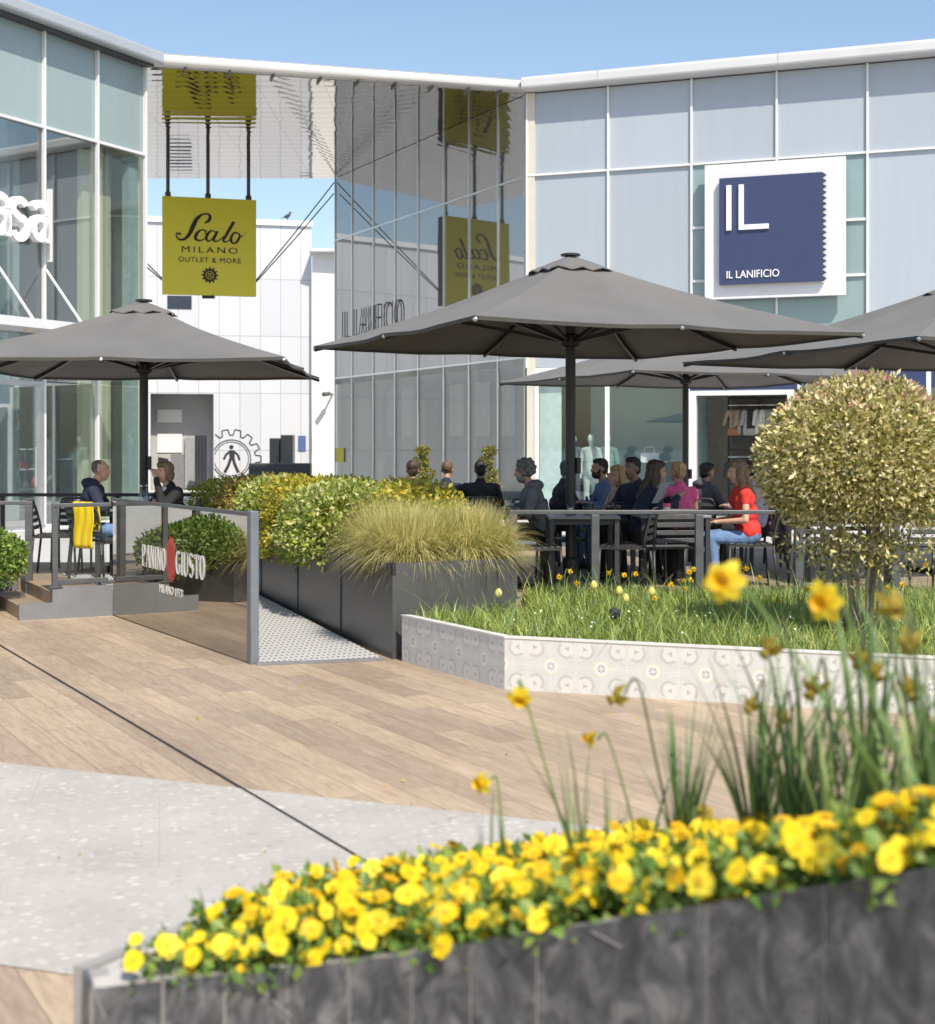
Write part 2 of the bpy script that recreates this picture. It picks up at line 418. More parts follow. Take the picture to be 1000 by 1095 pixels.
# ================================================================ ground
def sheet(name, poly, z, mat):
    m = MB(); n = len(poly)
    ar = sum(poly[i][0] * poly[(i + 1) % n][1] - poly[(i + 1) % n][0] * poly[i][1] for i in range(n))
    if ar < 0: poly = poly[::-1]
    m.add([(p[0], p[1], z) for p in poly], [tuple(range(n))]); return structure(m.build(name, mat))
sheet('ground', [(-400, -400), (400, -400), (400, 400), (-400, 400)], -.01, pm('grey paving', (.36, .35, .34), .7, 0, .1, .8, .1, 30))
sheet('wood_tile_paving', [(-16, -6), (14, -6), (14, 17.2), (-16, 17.2)], 0, wood_pave)
L1a, L1d = Vector((-2.52, 7.8)), Vector((.92, -.392)); L2a, L2d = Vector((-1.53, 4.75)), Vector((.945, -.33))
sheet('terrazzo_paving', [L1a - L1d * 14, L1a + L1d * 9, L2a + L2d * 8, L2a - L2d * 14], .004, terrazzo)
m, nt, b = new_mat('pale rear paving'); v = objc(nt, R(20))
bt = nt.nodes.new('ShaderNodeTexBrick'); nt.links.new(v, bt.inputs['Vector'])
for k, x in (('Scale', 1), ('Brick Width', .6), ('Row Height', .3), ('Mortar Size', .006)): bt.inputs[k].default_value = x
for k, x in (('Color1', (.5, .49, .47, 1)), ('Color2', (.56, .55, .53, 1)), ('Mortar', (.33, .32, .31, 1))): bt.inputs[k].default_value = x
nt.links.new(bt.outputs[0], b.inputs['Base Color']); b.inputs['Roughness'].default_value = .65
sheet('rear_paving', [(-30, 17.2), (24, 17.2), (24, 57), (-30, 57)], .004, m)
jd = Vector((3.49, -6.3)).normalized(); ja = Vector((-4.0, 12.4)); jn = Vector((-jd.y, jd.x)) * .007
sheet('expansion_joint', [ja - jd * 2.2 - jn, ja + jd * 8.3 - jn, ja + jd * 8.3 + jn, ja - jd * 2.2 + jn], .008, dark_line)
jd2 = Vector((3.49, -6.3)).normalized()

g_ = np.random.default_rng(21)
pp = np.array([[g_.uniform(-2.4, 1.2), g_.uniform(4.9, 11.0), .012] for _ in range(34)])
_v, _f = leaves(pp, unit(g_.normal(0, 1, (34, 3)) * np.array([1, 1, .15])), .028, .6)
stuff(np_mesh('fallen_petals', _v, _f, leaf_mat('fallen petals', [(0, (.45, .25, .05)), (.5, (.65, .48, .06)), (1, (.25, .2, .12))]), None, np.repeat(g_.uniform(0, 1, 34), 2), (-.6, 8, .01)))
# ================================================================ facades
Z3 = Vector((0, 0, 1))
def V2(a): return Vector((a[0], a[1], 0))
class Face:
    """vertical wall plane: O left end, U towards the right as seen from the plaza"""
    def __init__(s, left, right):
        s.O = V2(left); d = V2(right) - s.O; s.L = d.length; s.U = d / s.L; s.n = s.U.cross(Vector((0, 0, 1)))
    def s_at(s, px):
        k = (px - CX) / F; return (k * s.O.y - s.O.x) / (s.U.x - k * s.U.y)
    def p(s, t, z, out=0): return s.O + s.U * t + Vector((0, 0, z)) + s.n * out
    def z_at(s, px, py):
        Y = s.p(s.s_at(px), 0).y; return EYE - (py - HY) * Y / F
    def slab(s, mb, t0, t1, z0, z1, o0, o1, mi=0):
        a, b_ = s.p(t0, 0, o0), s.p(t1, 0, o0); c, d = s.p(t1, 0, o1), s.p(t0, 0, o1)
        mb.prism([(a.x, a.y), (b_.x, b_.y), (c.x, c.y), (d.x, d.y)], z0, z1, mi); return mb
def sweep(mb, prof, P, Q, n, mi=0):
    """profile (out, z) swept from P to Q"""
    P, Q = V2(P), V2(Q); k = len(prof)
    vs = [P + n * o + Vector((0, 0, z)) for o, z in prof] + [Q + n * o + Vector((0, 0, z)) for o, z in prof]
    fs = [(i, (i + 1) % k, k + (i + 1) % k, k + i) for i in range(k)] + [tuple(range(k - 1, -1, -1)), tuple(range(k, 2 * k))]
    mb.add(vs, fs, mi)
CORN = [(-.3, 10.32), (.43, 10.32), (.475, 10.335), (.49, 10.37), (.49, 10.53), (.475, 10.57), (.43, 10.60), (.3, 10.62), (-.3, 10.63)]
R0, M1, Lc = (1.46, 35.3), (-4.25, 46.4), (-7.3, 32.8)
uR = Vector((.937, -.349, 0)).normalized(); FR = Face(R0, (R0[0] + uR.x * 14, R0[1] + uR.y * 14))
FM = Face(M1, R0)
lD = Vector((.456, .89, 0)).normalized(); FL = Face((Lc[0] - lD.x * 11, Lc[1] - lD.y * 11), Lc)
TR, TOPZ = 8.3, 10.3

frost_blue = pane_mat('frosted blue grey glass', (.395, .44, .50), .33, .35)
frost_teal = pane_mat('frosted teal glass', (.28, .355, .365), .28, .3)
teal_panel = pm('teal spandrel glass', (.25, .35, .36), .2, 0, .08, .6, coat=.3)
clear_glass = glass_mat('clear shop glass', (.92, .955, .955), .035, wav=.02)
left_glass = glass_mat('clear tinted glass', (.88, .925, .92), .15, wav=.02)
mirror_glass = glass_mat('reflective facade glass', (.16, .17, .16), .36, .025, (.70, .715, .73), wav=.05, film=.42)
low_glass = glass_mat('reflective shop glass', (.66, .70, .70), .10, .005, (.85, .87, .87), wav=.04)

def panes(face, root, cols, z0, z1, mat, out=0, name='glass_panel'):
    for a, b_ in zip(cols[:-1], cols[1:]):
        m = MB(); face.slab(m, a + .012, b_ - .012, z0 + .012, z1 - .012, out - .03, out); m.build(name, mat, root)
def bars(face, root, cols, zs, zr, mat, wd=.07, dp=.07, name='mullion'):
    for c in cols:
        m = MB(); face.slab(m, c - wd / 2, c + wd / 2, zr[0], zr[1], .002, dp); m.build(name, mat, root)
    for z in zs:
        m = MB()
        for a, b_ in zip(cols[:-1], cols[1:]): face.slab(m, a + wd / 2, b_ - wd / 2, z - wd / 2, z + wd / 2, .002, dp - .006)
        m.build('transom', mat, root)

# ---------------------------------------------------------------- right-hand fashion shop (blue grey facade + mirrored flank)
rb = thing('shop_building', 'long blue grey glass shop building with white cornice behind the terrace umbrellas', 'building', (6, 38, 0))
colsR = [0] + [FR.s_at(p) for p in (651, 740, 831, 928)] + [FR.s_at(928) + 2.05, 14]
sx = [FR.s_at(p) for p in (567, 651, 740, 831, 928, 1035)] + [14]; sx[0] = 0
panes(FR, rb, sx, TR, TOPZ, frost_blue)
panes(FR, rb, sx[:3], 3.62, TR, frost_blue); panes(FR, rb, sx[4:], 3.62, TR, frost_blue)
zs1, zs2 = FR.z_at(745, 244), FR.z_at(745, 301)
panes(FR, rb, sx[2:5], zs1, TR, teal_panel); panes(FR, rb, sx[2:5], zs2, zs1, teal_panel); panes(FR, rb, sx[2:5], 3.62, zs2, teal_panel)
bars(FR, rb, sx, (TR,), (3.62, TOPZ), white_metal, .048)
m = MB()
for z in (zs1, zs2): FR.slab(m, sx[2] + .04, sx[4] - .04, z - .03, z + .03, .002, .06)
m.build('transom', white_metal, rb)
# ground floor, right facade
sd0, sd1 = FR.s_at(741), FR.s_at(846)
gcols = [0.25, FR.s_at(650), FR.s_at(736)]
panes(FR, rb, gcols, .1, 3.5, clear_glass, name='shop_window')
panes(FR, rb, [sd1 + .15, sd1 + 3, 14], .1, 3.5, clear_glass, name='shop_window')
bars(FR, rb, gcols + [sd1 + .2, sd1 + 3], (), (.1, 3.5), white_metal, .1)
m = MB(); FR.slab(m, .2, sd0 - .09, .0, .1, -.1, .05); m.build('plinth', white_metal, rb); m = MB(); FR.slab(m, sd1 + .09, 14, .0, .1, -.1, .05); m.build('plinth', white_metal, rb); m = MB(); FR.slab(m, .2, sd0 - .2, 3.5, 3.62, -.1, .05); m.build('window_head', white_metal, rb)
m = MB(); FR.slab(m, sd0 - .15, 14, 3.02, 3.62, -.05, .06); m.build('navy_fascia', pm('navy fascia', (.035, .05, .13), .4), rb)
m = MB(); FR.slab(m, sd0 - .08, sd0 + .08, 0.01, 2.9, -.12, .05); FR.slab(m, sd1 - .08, sd1 + .08, 0.01, 2.9, -.12, .05); FR.slab(m, sd0 - .08, sd1 + .08, 2.9, 3.02, -.12, .05)
m.build('door_frame', white_metal, rb)
m = MB(); FR.slab(m, 0, .2, 0, TOPZ, -.3, .05); m.build('corner_pilaster', cream, rb)
# flank facing the passage
sm = [0.06] + [FM.s_at(p) for p in (377, 399.7, 423, 447.7, 475, 502, 533)] + [FM.L - .1]
ZT = FM.z_at(563, 382)
panes(FM, rb, sm, TR, TOPZ, mirror_glass); panes(FM, rb, sm, ZT, TR, mirror_glass); panes(FM, rb, sm, .1, ZT, low_glass, name='shop_window')
bars(FM, rb, sm, (ZT, TR), (.1, TOPZ), alu, .05, .03)
# core walls behind the glass and rooms
core = pm('dark interior wall', (.11, .115, .12), .8, 0, .15, 1.5)
def off_poly(face, o0, o1, t0, t1, z0, z1, mat, name, root):
    m = MB(); face.slab(m, t0, t1, z0, z1, o0, o1); return m.build(name, mat, root)
off_poly(FM, -.9, -.6, .3, FM.L - .8, 3.95, 10.25, core, 'core_wall', rb)
off_poly(FR, -.6, -.3, .4, 13.9, 3.7, 10.25, core, 'core_wall', rb)
off_poly(FM, -3.2, -3.0, .2, FM.L - 3.4, .02, 3.7, pm('grey interior wall', (.20, .205, .21), .8), 'interior_wall', rb)
off_poly(FR, -6.2, -6.0, 3.2, 13.9, .02, 3.7, pm('beige interior wall', (.62, .57, .5), .8), 'interior_wall', rb)
tealin = pm('teal interior wall', (.30, .42, .44), .6, 0, .08, 1)
off_poly(FR, -2.6, -2.5, .9, sd0 - .15, .02, 3.4, tealin, 'display_back_wall', rb)
off_poly(FR, -2.45, -.2, sd0 - .22, sd0 - .14, .02, 3.4, tealin, 'display_side_wall', rb)
off_poly(FR, -.30, -.24, FR.s_at(574), FR.s_at(597), .12, 3.4, pm('pale aqua panel', (.62, .73, .73), .4, coat=.3), 'aqua_panel', rb)
m = MB(); m.prism([R0, (14.58, 30.42), (18, 44), (8, 52), M1], 3.7, 3.9); m.build('upper_floor', pm('ceiling', (.75, .75, .74), .8), rb)
m = MB(); m.prism([(1.6, 35.4), (14.4, 30.6), (17.8, 43.8), (8, 51.6), (-4.0, 46.4)], .006, .02); m.build('shop_floor', floor_in, rb)
m = MB(); m.prism([R0, (14.58, 30.42), (18, 44), (8, 52), M1], 10.34, 10.6); m.build('roof', white_metal, rb)
m = MB()
for a, b_ in (((14.5, 30.5), (18, 44)), ((18, 44), (8, 52)), ((8, 52), (-4.2, 46.6))):
    d = (V2(b_) - V2(a)).normalized(); q = d.cross(Vector((0, 0, 1)))
    A, B = V2(a), V2(b_)
    m.prism([(A.x, A.y), (B.x, B.y), (B.x - q.x * .2, B.y - q.y * .2), (A.x - q.x * .2, A.y - q.y * .2)], 0, 10.34)
m.build('rear_wall', white_paint, rb)
m = MB(); sweep(m, CORN, R0, FR.p(14, 0), FR.n)
m.build('cornice', pm('white cornice metal', (.62, .625, .63), .4, .1, .05, .7), rb)
for t in (1.9, 6.1, 10.3):
    m = MB(); FR.slab(m, t - .008, t + .008, 10.325, 10.60, .36, .493); m.build('cornice_joint', pm('joint grey', (.4, .4, .4), .5), rb)
for k, (xa_, xb_) in enumerate(((391, 398), (407, 419), (457, 470), (484, 497), (511, 523))):  # white panels put in for the pale reflections in the lower glass
    m = MB(); FM.slab(m, FM.s_at(xa_), FM.s_at(xb_), 2.0, 3.45, -.75, -.7); m.build('reflection_panel', white_paint, rb)
# lettering on the flank
m = MB(); t0 = FM.s_at(367); zt = FM.z_at(367, 361)
LW = {'I': ([[(.1, 0), (.1, 1)]], .2), 'L': ([[(.05, 1), (.05, 0), (.5, 0)]], .55), 'A': ([[(0, 0), (.33, 1), (.66, 0)], [(.12, .36), (.54, .36)]], .7), 'N': ([[(.05, 0), (.05, 1), (.6, 0), (.6, 1)]], .72), 'F': ([[(.05, 0), (.05, 1), (.5, 1)], [(.05, .52), (.44, .52)]], .54),
      'C': ([[(.4 + .38 * math.cos(R(45 + 270 * i / 12)), .5 + .5 * math.sin(R(45 + 270 * i / 12))) for i in range(13)]], .78), 'O': ([[(.42 + .4 * math.cos(R(15 * i)), .5 + .5 * math.sin(R(15 * i))) for i in range(25)]], .9), ' ': ([], .42)}
LT = 'IL LANIFICIO'; sgn = thing('sign_lettering', 'row of thin dark letters reading IL LANIFICIO on mirrored flank glass', 'sign', FM.p(t0, zt, .03)); kL = (FM.s_at(433) - t0) / sum(LW[c][1] + .14 for c in LT); xL = 0
for c in LT:
    m = MB()
    for st in LW[c][0]: m.stroke(FM.p(t0 + xL * kL, zt, .035), FM.U, Z3, [(p[0] * kL, p[1] * .8) for p in st], .05, .012)
    xL += LW[c][1] + .14
    if c != ' ': m.build('letter', pm('dark letters', (.07, .07, .08), .5), sgn)
# small info panels on the flank glass
m = MB(); FM.slab(m, FM.s_at(360), FM.s_at(368.5), FM.z_at(362, 494), FM.z_at(362, 479), .01, .03)
tag(m.build('notice', pm('yellow notice', (.75, .65, .03), .5), loc=FM.p(FM.s_at(364), 1.3, .02)), 'small yellow notice stuck on the mirrored flank glass', 'notice')

# ---------------------------------------------------------------- navy square shop sign
s0, s1 = FR.s_at(757), FR.s_at(906); zt, zb = FR.z_at(757, 180), FR.z_at(757, 322)
ns = thing('shop_sign', 'square navy shop sign with zigzag edge on a white backing board', 'sign', FR.p((s0 + s1) / 2, zb, .3))
OFF = .36
m = MB(); FR.slab(m, s0, s1, zb, zt, .22, OFF); smooth_angle(m.build('backing_board', pm('white sign board', (.74, .74, .76), .45, 0, .03, 2), ns))
for t in (s0 + .5, s1 - .5):
    for z in (zb + .5, zt - .5): m = MB(); FR.slab(m, t - .05, t + .05, z - .05, z + .05, .0, .22); m.build('bracket', grey_steel, ns)
a0, a1 = FR.s_at(773.5), FR.s_at(886.5); h0, h1 = FR.z_at(773.5, 307), FR.z_at(773.5, 195)
pts = [(a0, h0), (a1 - .06, h0)]
nT = 19
for k in range(nT):
    zA = h0 + (h1 - h0) * k / nT; zM = h0 + (h1 - h0) * (k + .5) / nT
    if k: pts.append((a1 - .1, zA))
    pts.append((a1, zM))
pts += [(a1 - .1, h1), (a0, h1)]
m = MB(); m.plate(FR.p(0, 0, OFF + .06), FR.U, Vector((0, 0, 1)), pts, .1)
m.build('navy_panel', pm('navy panel', (.036, .052, .125), .45, 0, .04, 2), ns)
wl = pm('white letters', (.85, .85, .85), .5, 0, .02)
m = MB(); O = FR.p(0, 0, OFF + .162)
def rect(x0, y0, x1, y1): return [(x0, y0), (x1, y0), (x1, y1), (x0, y1)]
xi0, xi1 = FR.s_at(781.5), FR.s_at(786.6); xl0, xl1 = FR.s_at(794.5), FR.s_at(826); yI0, yI1 = FR.z_at(784, 250), FR.z_at(784, 202.5)
m.plate(O, FR.U, Z3, rect(xi0, yI0, xi1, yI1), .05)
m.plate(O, FR.U, Z3, [(xl0, yI0), (xl1, yI0), (xl1, yI0 + .11), (xl0 + xi1 - xi0, yI0 + .11), (xl0 + xi1 - xi0, yI1), (xl0, yI1)], .05)
m.build('large_letters', wl, ns); m = MB()
m.text('IL LANIFICIO', FR.p(FR.s_at(781.5), FR.z_at(781.5, 300.5), OFF + .162), FR.U, Z3, .245, .02, width=FR.s_at(837) - FR.s_at(781.5))
m.build('lettering', wl, ns)

# ---------------------------------------------------------------- left-hand shop
lb = thing('shop_building', 'teal glass shop building with metal roof edge at the left', 'building', (-11, 33, 0))
sl_ = [0.05, FL.s_at(-150), FL.s_at(-65)] + [FL.s_at(p) for p in (-8, 45.5, 102.5)] + [FL.L - .04]
panes(FL, lb, sl_, TR, TOPZ, frost_teal)
panes(FL, lb, sl_, 3.05, TR, left_glass, name='shop_window')
panes(FL, lb, sl_[4:], .1, 3.05, left_glass, name='shop_window'); panes(FL, lb, sl_[:3], .1, 3.05, left_glass, name='shop_window')
bars(FL, lb, sl_, (TR,), (.1, TOPZ), white_metal, .055, .08)
m = MB(); FL.slab(m, 0, FL.L, 0, .1, -.1, .04); m.build('plinth', white_metal, lb)
tan = pm('olive tan wall', (.62, .60, .40), .8, 0, .05, 1)
gin = pm('grey blue interior wall', (.46, .49, .53), .8, 0, .06, 1)
sw = V2((-.35, .94)).normalized(); Wc = V2(Lc) + sw * 8.5; qn = sw.cross(Vector((0, 0, 1)))
A = V2(Lc) + sw * .3
m = MB(); m.prism([(A.x, A.y), (Wc.x, Wc.y), (Wc.x - qn.x * .2, Wc.y - qn.y * .2), (A.x - qn.x * .2, A.y - qn.y * .2)], 0, 10.34)
m.build('side_wall', tan, lb)
m = MB(); FL.slab(m, FL.s_at(109), FL.s_at(139), .1, 8.25, -.7, -.55); m.build('tan_partition', tan, lb)
B1 = Wc - lD * 13
m = MB(); m.prism([(Wc.x, Wc.y), (B1.x, B1.y), (B1.x - .25, B1.y + .15), (Wc.x - .25, Wc.y + .15)], 0.02, 10.34); m.build('back_wall', gin, lb)
for t, d_ in ((3.0, 1.2), (5.4, 2.2)):
    c = FL.p(FL.L - t, 0, -d_); m = MB(); m.box((c.x, c.y, 5.2), (.34, .34, 10.3), math.atan2(lD.y, lD.x)); m.build('interior_column', pm('pale grey column', (.38, .44, .45), .6), lb)
for t in (3.9, 6.6):
    c = FL.p(FL.L - t, 0, -3.4); m = MB(); m.box((c.x, c.y, 4.4), (.9, .12, 8.4), math.atan2(lD.y, lD.x)); m.build('interior_panel', pm('dark grey panel', (.24, .25, .28), .5), lb)
E0 = FL.O; m = MB(); m.prism([(E0.x, E0.y), Lc, (Wc.x, Wc.y), (B1.x, B1.y)], .006, .02); m.build('shop_floor', floor_in, lb)
m = MB(); m.prism([(E0.x, E0.y), Lc, (Wc.x, Wc.y), (B1.x, B1.y)], 10.34, 10.6); m.build('roof', white_metal, lb)
m = MB(); FL.slab(m, FL.L - 2.35, FL.L - .1, 3.62, 3.75, -4, -.35); m.build('mezzanine_slab', pm('slab edge', (.4, .42, .43), .7), lb)
m = MB(); FL.slab(m, FL.L - .42, FL.L - .1, .1, TR - .04, -.3, -.12); m.build('glass_fin', pm('aqua glass fin', (.44, .53, .52), .25, coat=.3), lb)
m = MB(); sweep(m, CORN, FL.p(0, 0), FL.p(FL.L + .1, 0), FL.n); m.build('cornice', pm('grey roof edge metal', (.46, .49, .52), .35, .3, .06, .7), lb)
m = MB(); FL.slab(m, 0, FL.L, 10.27, 10.318, .0, .26); m.build('eaves_strip', pm('dark eaves strip', (.05, .05, .055), .5), lb)  # dark strip along the underside of this cornice
# doors below the entrance canopy
d0, d1 = FL.s_at(-65), FL.s_at(45.5)
m = MB(); zdt = 2.95
for t in (d0 + .06, (d0 + d1) / 2 - .25, d1 - .12): FL.slab(m, t - .07, t + .07, .1, zdt, -.02, .1)
FL.slab(m, d0, d1 - .06, zdt, zdt + .1, -.02, .1); FL.slab(m, d0, d1 - .06, .1, .22, -.02, .09)
dr = m.build('door_frame', alu, lb)
m = MB(); FL.slab(m, d0 + .14, (d0 + d1) / 2 - .32, .22, zdt, .0, .02); FL.slab(m, (d0 + d1) / 2 - .18, d1 - .19, .22, zdt, .0, .02); m.build('door_glass', left_glass, dr)
m = MB(); c = FL.p(d1 - .35, 0, .16); m.tube([c + Vector((0, 0, .9)), c + Vector((0, 0, 1.7))], .02); m.build('door_handle', alu, dr)
# entrance canopy with tie rods and recessed lamps
ec = thing('entrance_canopy', 'thin white canopy slab on tie rods above the left shop door', 'canopy', FL.p(FL.L - 4.5, 4, 0))
c0, c1 = FL.L - 11, FL.s_at(97)
m = MB(); FL.slab(m, c0, c1, 4.02, 4.2, .09, 1.15); m.build('slab', pm('canopy slab', (.62, .64, .66), .4, 0, .05), ec)
m = MB()
for px in (46, -8, -65):
    t = FL.s_at(px); m.tube([FL.p(t, 5.35, .09), FL.p(t + .05, 4.2, 1.02)], .03, 8)
m.build('tie_rod', white_metal, ec)
for px in (8, 66):
    t = FL.s_at(px) ; p = FL.p(t, 4.0, .6); m = MB(); m.lathe([(.12, .02), (.12, 0), (.09, -.005)], p, 14); m.build('recessed_lamp', pm('warm lamp', (.75, .62, .35), .4), ec)
# white channel letters
cl = thing('shop_letters', 'thick white channel letters spelling casa on the left glass front', 'sign', FL.p(FL.s_at(20), 5.7, .4))
x_end = FL.s_at(52.5) - .30; zl = FL.z_at(45, 262)
wch = pm('white acrylic', (.86, .86, .86), .4, 0, .02)
x = x_end; Wd = .70
def arc(cx, cy, rx, ry, a0, a1, n=14): return [(cx + rx * math.cos(R(a0 + (a1 - a0) * i / n)), cy + ry * math.sin(R(a0 + (a1 - a0) * i / n))) for i in range(n + 1)]
GL = {'a': [arc(.27, .26, .2, .2, 60, 400), [(.5, .74 - .24), (.5, 0)], arc(.27, .52, .23, .22, 0, 150)],
      's': [arc(.25, .56, .2, .17, 30, 250)[:12] + [(.27, .38)] + arc(.25, .2, .21, .2, 70, -150)],
      'c': [arc(.3, .37, .25, .34, 45, 315)]}
for k, ch in enumerate('asac'):
    X = x_end - .55 * (k + 1)
    m = MB()
    for st in GL[ch]: m.stroke(FL.p(X, zl, .2), FL.U, Z3, [(p[0] * .94, p[1] * 1.04) for p in st], .15, .15)
    m.build('letter', wch, cl)
m = MB(); FL.slab(m, x_end - 2.8, x_end, zl + .25, zl + .33, .09, .2); FL.slab(m, FL.s_at(46.5), FL.s_at(48.5), zl - .35, zl + 1.15, .09, .2); m.build('mounting_rail', white_metal, cl)

# ---------------------------------------------------------------- passage roof with mirror soffit
pr = thing('passage_roof', 'flat passage roof with mirror metal soffit and white front edge', 'roof', (-5, 40, 10.3))
m_, nt, b = new_mat('polished metal soffit')
v = objc(nt); b.inputs['Metallic'].default_value = 1; b.inputs['Base Color'].default_value = (.70, .69, .67, 1); b.inputs['Roughness'].default_value = .035
sv = nt.nodes.new('ShaderNodeSeparateXYZ'); nt.links.new(v, sv.inputs[0])
row = M_(nt, 'FRACT', M_(nt, 'MULTIPLY', sv.outputs[1], 1 / .55)); ji = M_(nt, 'LESS_THAN', row, .035)
col = M_(nt, 'LESS_THAN', M_(nt, 'FRACT', M_(nt, 'MULTIPLY', sv.outputs[0], 1 / 1.6)), .01)
jj = M_(nt, 'MAXIMUM', ji, col)
nt.links.new(mixc(nt, jj, (.42, .40, .375), (.14, .16, .15)), b.inputs['Base Color'])
cmb = nt.nodes.new('ShaderNodeCombineXYZ'); nt.links.new(M_(nt, 'MULTIPLY', sv.outputs[0], .5), cmb.inputs[0]); nt.links.new(M_(nt, 'MULTIPLY', M_(nt, 'FLOOR', M_(nt, 'MULTIPLY', sv.outputs[1], 1 / .55)), 3.7), cmb.inputs[1])
wv = noise(nt, cmb.outputs[0], 1.6, 2, .5)
pil = M_(nt, 'MULTIPLY', M_(nt, 'SINE', M_(nt, 'MULTIPLY', row, math.pi)), .3)
bump(nt, b, M_(nt, 'ADD', wv, pil), .32, .03)
BL = (-11.4, 46.4)
m = MB(); m.prism([(Lc[0] + .03, Lc[1]), (R0[0] - .02, R0[1]), (M1[0] - .02, M1[1]), BL], 10.3, 10.312); m.build('soffit', m_, pr)
m = MB(); m.prism([(Lc[0] + .03, Lc[1]), (R0[0] - .02, R0[1]), M1, BL], 10.32, 10.62); m.build('roof_slab', white_metal, pr)
pf = Face(Lc, R0)
m = MB(); sweep(m, [(-.2, 10.32), (.1, 10.315), (.2, 10.325), (.27, 10.37), (.29, 10.44), (.27, 10.53), (.2, 10.59), (-.2, 10.625)], pf.p(-.1, 0), pf.p(pf.L + .15, 0), pf.n)
smooth_angle(m.build('front_edge', pm('brushed white metal', (.66, .66, .655), .3, .6, .06, .6), pr))
for t in (.9, 1.9, 2.9, 4.0, 4.9, 5.8, 6.7, 7.6, 8.4): m = MB(); pf.slab(m, t - .02, t + .02, 10.25, 10.3, -.35, .16); m.build('edge_clip', grey_steel, pr)

# ---------------------------------------------------------------- far white building across the passage
fb = thing('white_building', 'white panelled building closing the passage below the yellow sign', 'building', (-12, 58, 0))
wd = Vector((.98, .2, 0)).normalized(); fO = V2((-12.7, 57)) - wd * 16
FB = Face(fO, V2((-6.28, 58.31)))
m, nt, b = new_mat('white cladding panels'); tc = nt.nodes.new('ShaderNodeTexCoord'); sv = nt.nodes.new('ShaderNodeSeparateXYZ'); nt.links.new(tc.outputs['Object'], sv.inputs[0])
jx = M_(nt, 'LESS_THAN', M_(nt, 'FRACT', M_(nt, 'MULTIPLY_ADD', sv.outputs[0], 1 / .79, .3)), .03)
jz = M_(nt, 'LESS_THAN', M_(nt, 'FRACT', M_(nt, 'MULTIPLY_ADD', sv.outputs[2], 1 / 2.28, -.68)), .012)
vx = M_(nt, 'FLOOR', M_(nt, 'MULTIPLY_ADD', sv.outputs[0], 1 / .79, .3)); vz = M_(nt, 'FLOOR', M_(nt, 'MULTIPLY_ADD', sv.outputs[2], 1 / 2.28, -.68))
cb = nt.nodes.new('ShaderNodeCombineXYZ'); nt.links.new(vx, cb.inputs[0]); nt.links.new(vz, cb.inputs[1])
wn = nt.nodes.new('ShaderNodeTexWhiteNoise'); nt.links.new(cb.outputs[0], wn.inputs['Vector'])
pc = ramp(nt, wn.outputs['Value'], [(0, (.56, .575, .61)), (1, (.62, .635, .66))])
nt.links.new(mixc(nt, M_(nt, 'MAXIMUM', jx, jz), pc, (.33, .34, .38)), b.inputs['Base Color']); b.inputs['Roughness'].default_value = .45
clad = m
tD0, tD1 = FB.s_at(161), FB.s_at(228.5); zD = FB.z_at(190, 421); zTop = FB.z_at(250, 240)
m = MB(); FB.slab(m, 0, tD0, 0, zTop, -.3, 0); FB.slab(m, tD1, FB.L, 0, zTop, -.3, 0); FB.slab(m, tD0, tD1, zD, zTop, -.3, 0); m.build('clad_wall', clad, fb)
m = MB(); FB.slab(m, -.1, FB.L + .06, zTop, zTop + .22, -.4, .1); m.build('coping', white_metal, fb)
rec = pm('grey recess', (.42, .41, .40), .7, 0, .06, 2)
m = MB(); FB.slab(m, tD0, tD1, 0, zD, -1.5, -1.35); FB.slab(m, tD0 - .1, tD0, 0, zD, -1.35, -.3); FB.slab(m, tD1, tD1 + .1, 0, zD, -1.35, -.3); FB.slab(m, tD0, tD1, zD, zD + .1, -1.5, -.3); m.build('recess', rec, fb)
def fb_panel(name, x0, y0, x1, y1, mat, o0=-1.35, o1=-1.3):
    m = MB(); k = 59 / 57.6
    a, b_ = FB.s_at(x0), FB.s_at(x1)
    FB.slab(m, a, b_, max(.02, FB.z_at(x0, y1)), FB.z_at(x0, y0), o0, o1); return m.build(name, mat, fb)
wp = pm('white poster', (.80, .79, .72), .6, 0, .02)
fb_panel('window', 168, 437, 195, 451, wp); fb_panel('window', 168, 463, 195, 484, wp)
dg = pm('dark grey door', (.10, .105, .115), .4)
fb_panel('door', 183, 486, 198, 560, pm('mid grey door', (.2, .2, .21), .5)); fb_panel('door', 198, 468, 214, 560, pm('pale grey door', (.30, .31, .32), .5), -1.3, -1.2)
m = MB(); m.plate(FB.p(0, 0, -1.34), FB.U, Z3, [(FB.s_at(169), FB.z_at(169, 489)), (FB.s_at(169), FB.z_at(169, 503)), (FB.s_at(180), FB.z_at(180, 499)), (FB.s_at(180), FB.z_at(180, 491))], .06); m.build('triangular_board', black_metal, fb)
fb_panel('dark_window', 179, 316, 205, 330, pm('dark glass', (.05, .06, .08), .15, coat=.5), -.02, .03)
# pedestrian cog emblem painted on the wall (cut by the doorway)
m = MB(); ec_s, ec_z = FB.s_at(247.5), FB.z_at(247.5, 490.8); r = 25.5 * 57.7 / F; O = FB.p(ec_s, ec_z, .006)
def clip(pts): return [p for p in pts if p[0] + ec_s > tD1 + .03]
pts = []
for k in range(14):
    a = 2 * math.pi * k / 14
    for da, rr in ((-.16, 1.0), (-.10, 1.24), (.10, 1.24), (.16, 1.0)): pts.append((r * rr * math.cos(a + da), r * rr * math.sin(a + da)))
    for j in (1, 2): pts.append((r * math.cos(a + .16 + .128 * j / 3), r * math.sin(a + .16 + .128 * j / 3)))
pts.append(pts[0])
def seg(pp, wd_):
    for p, q in zip(pp[:-1], pp[1:]):
        if min(p[0], q[0]) + ec_s > tD1 + .03: m.stroke(O, FB.U, Z3, [p, q], wd_, .006)
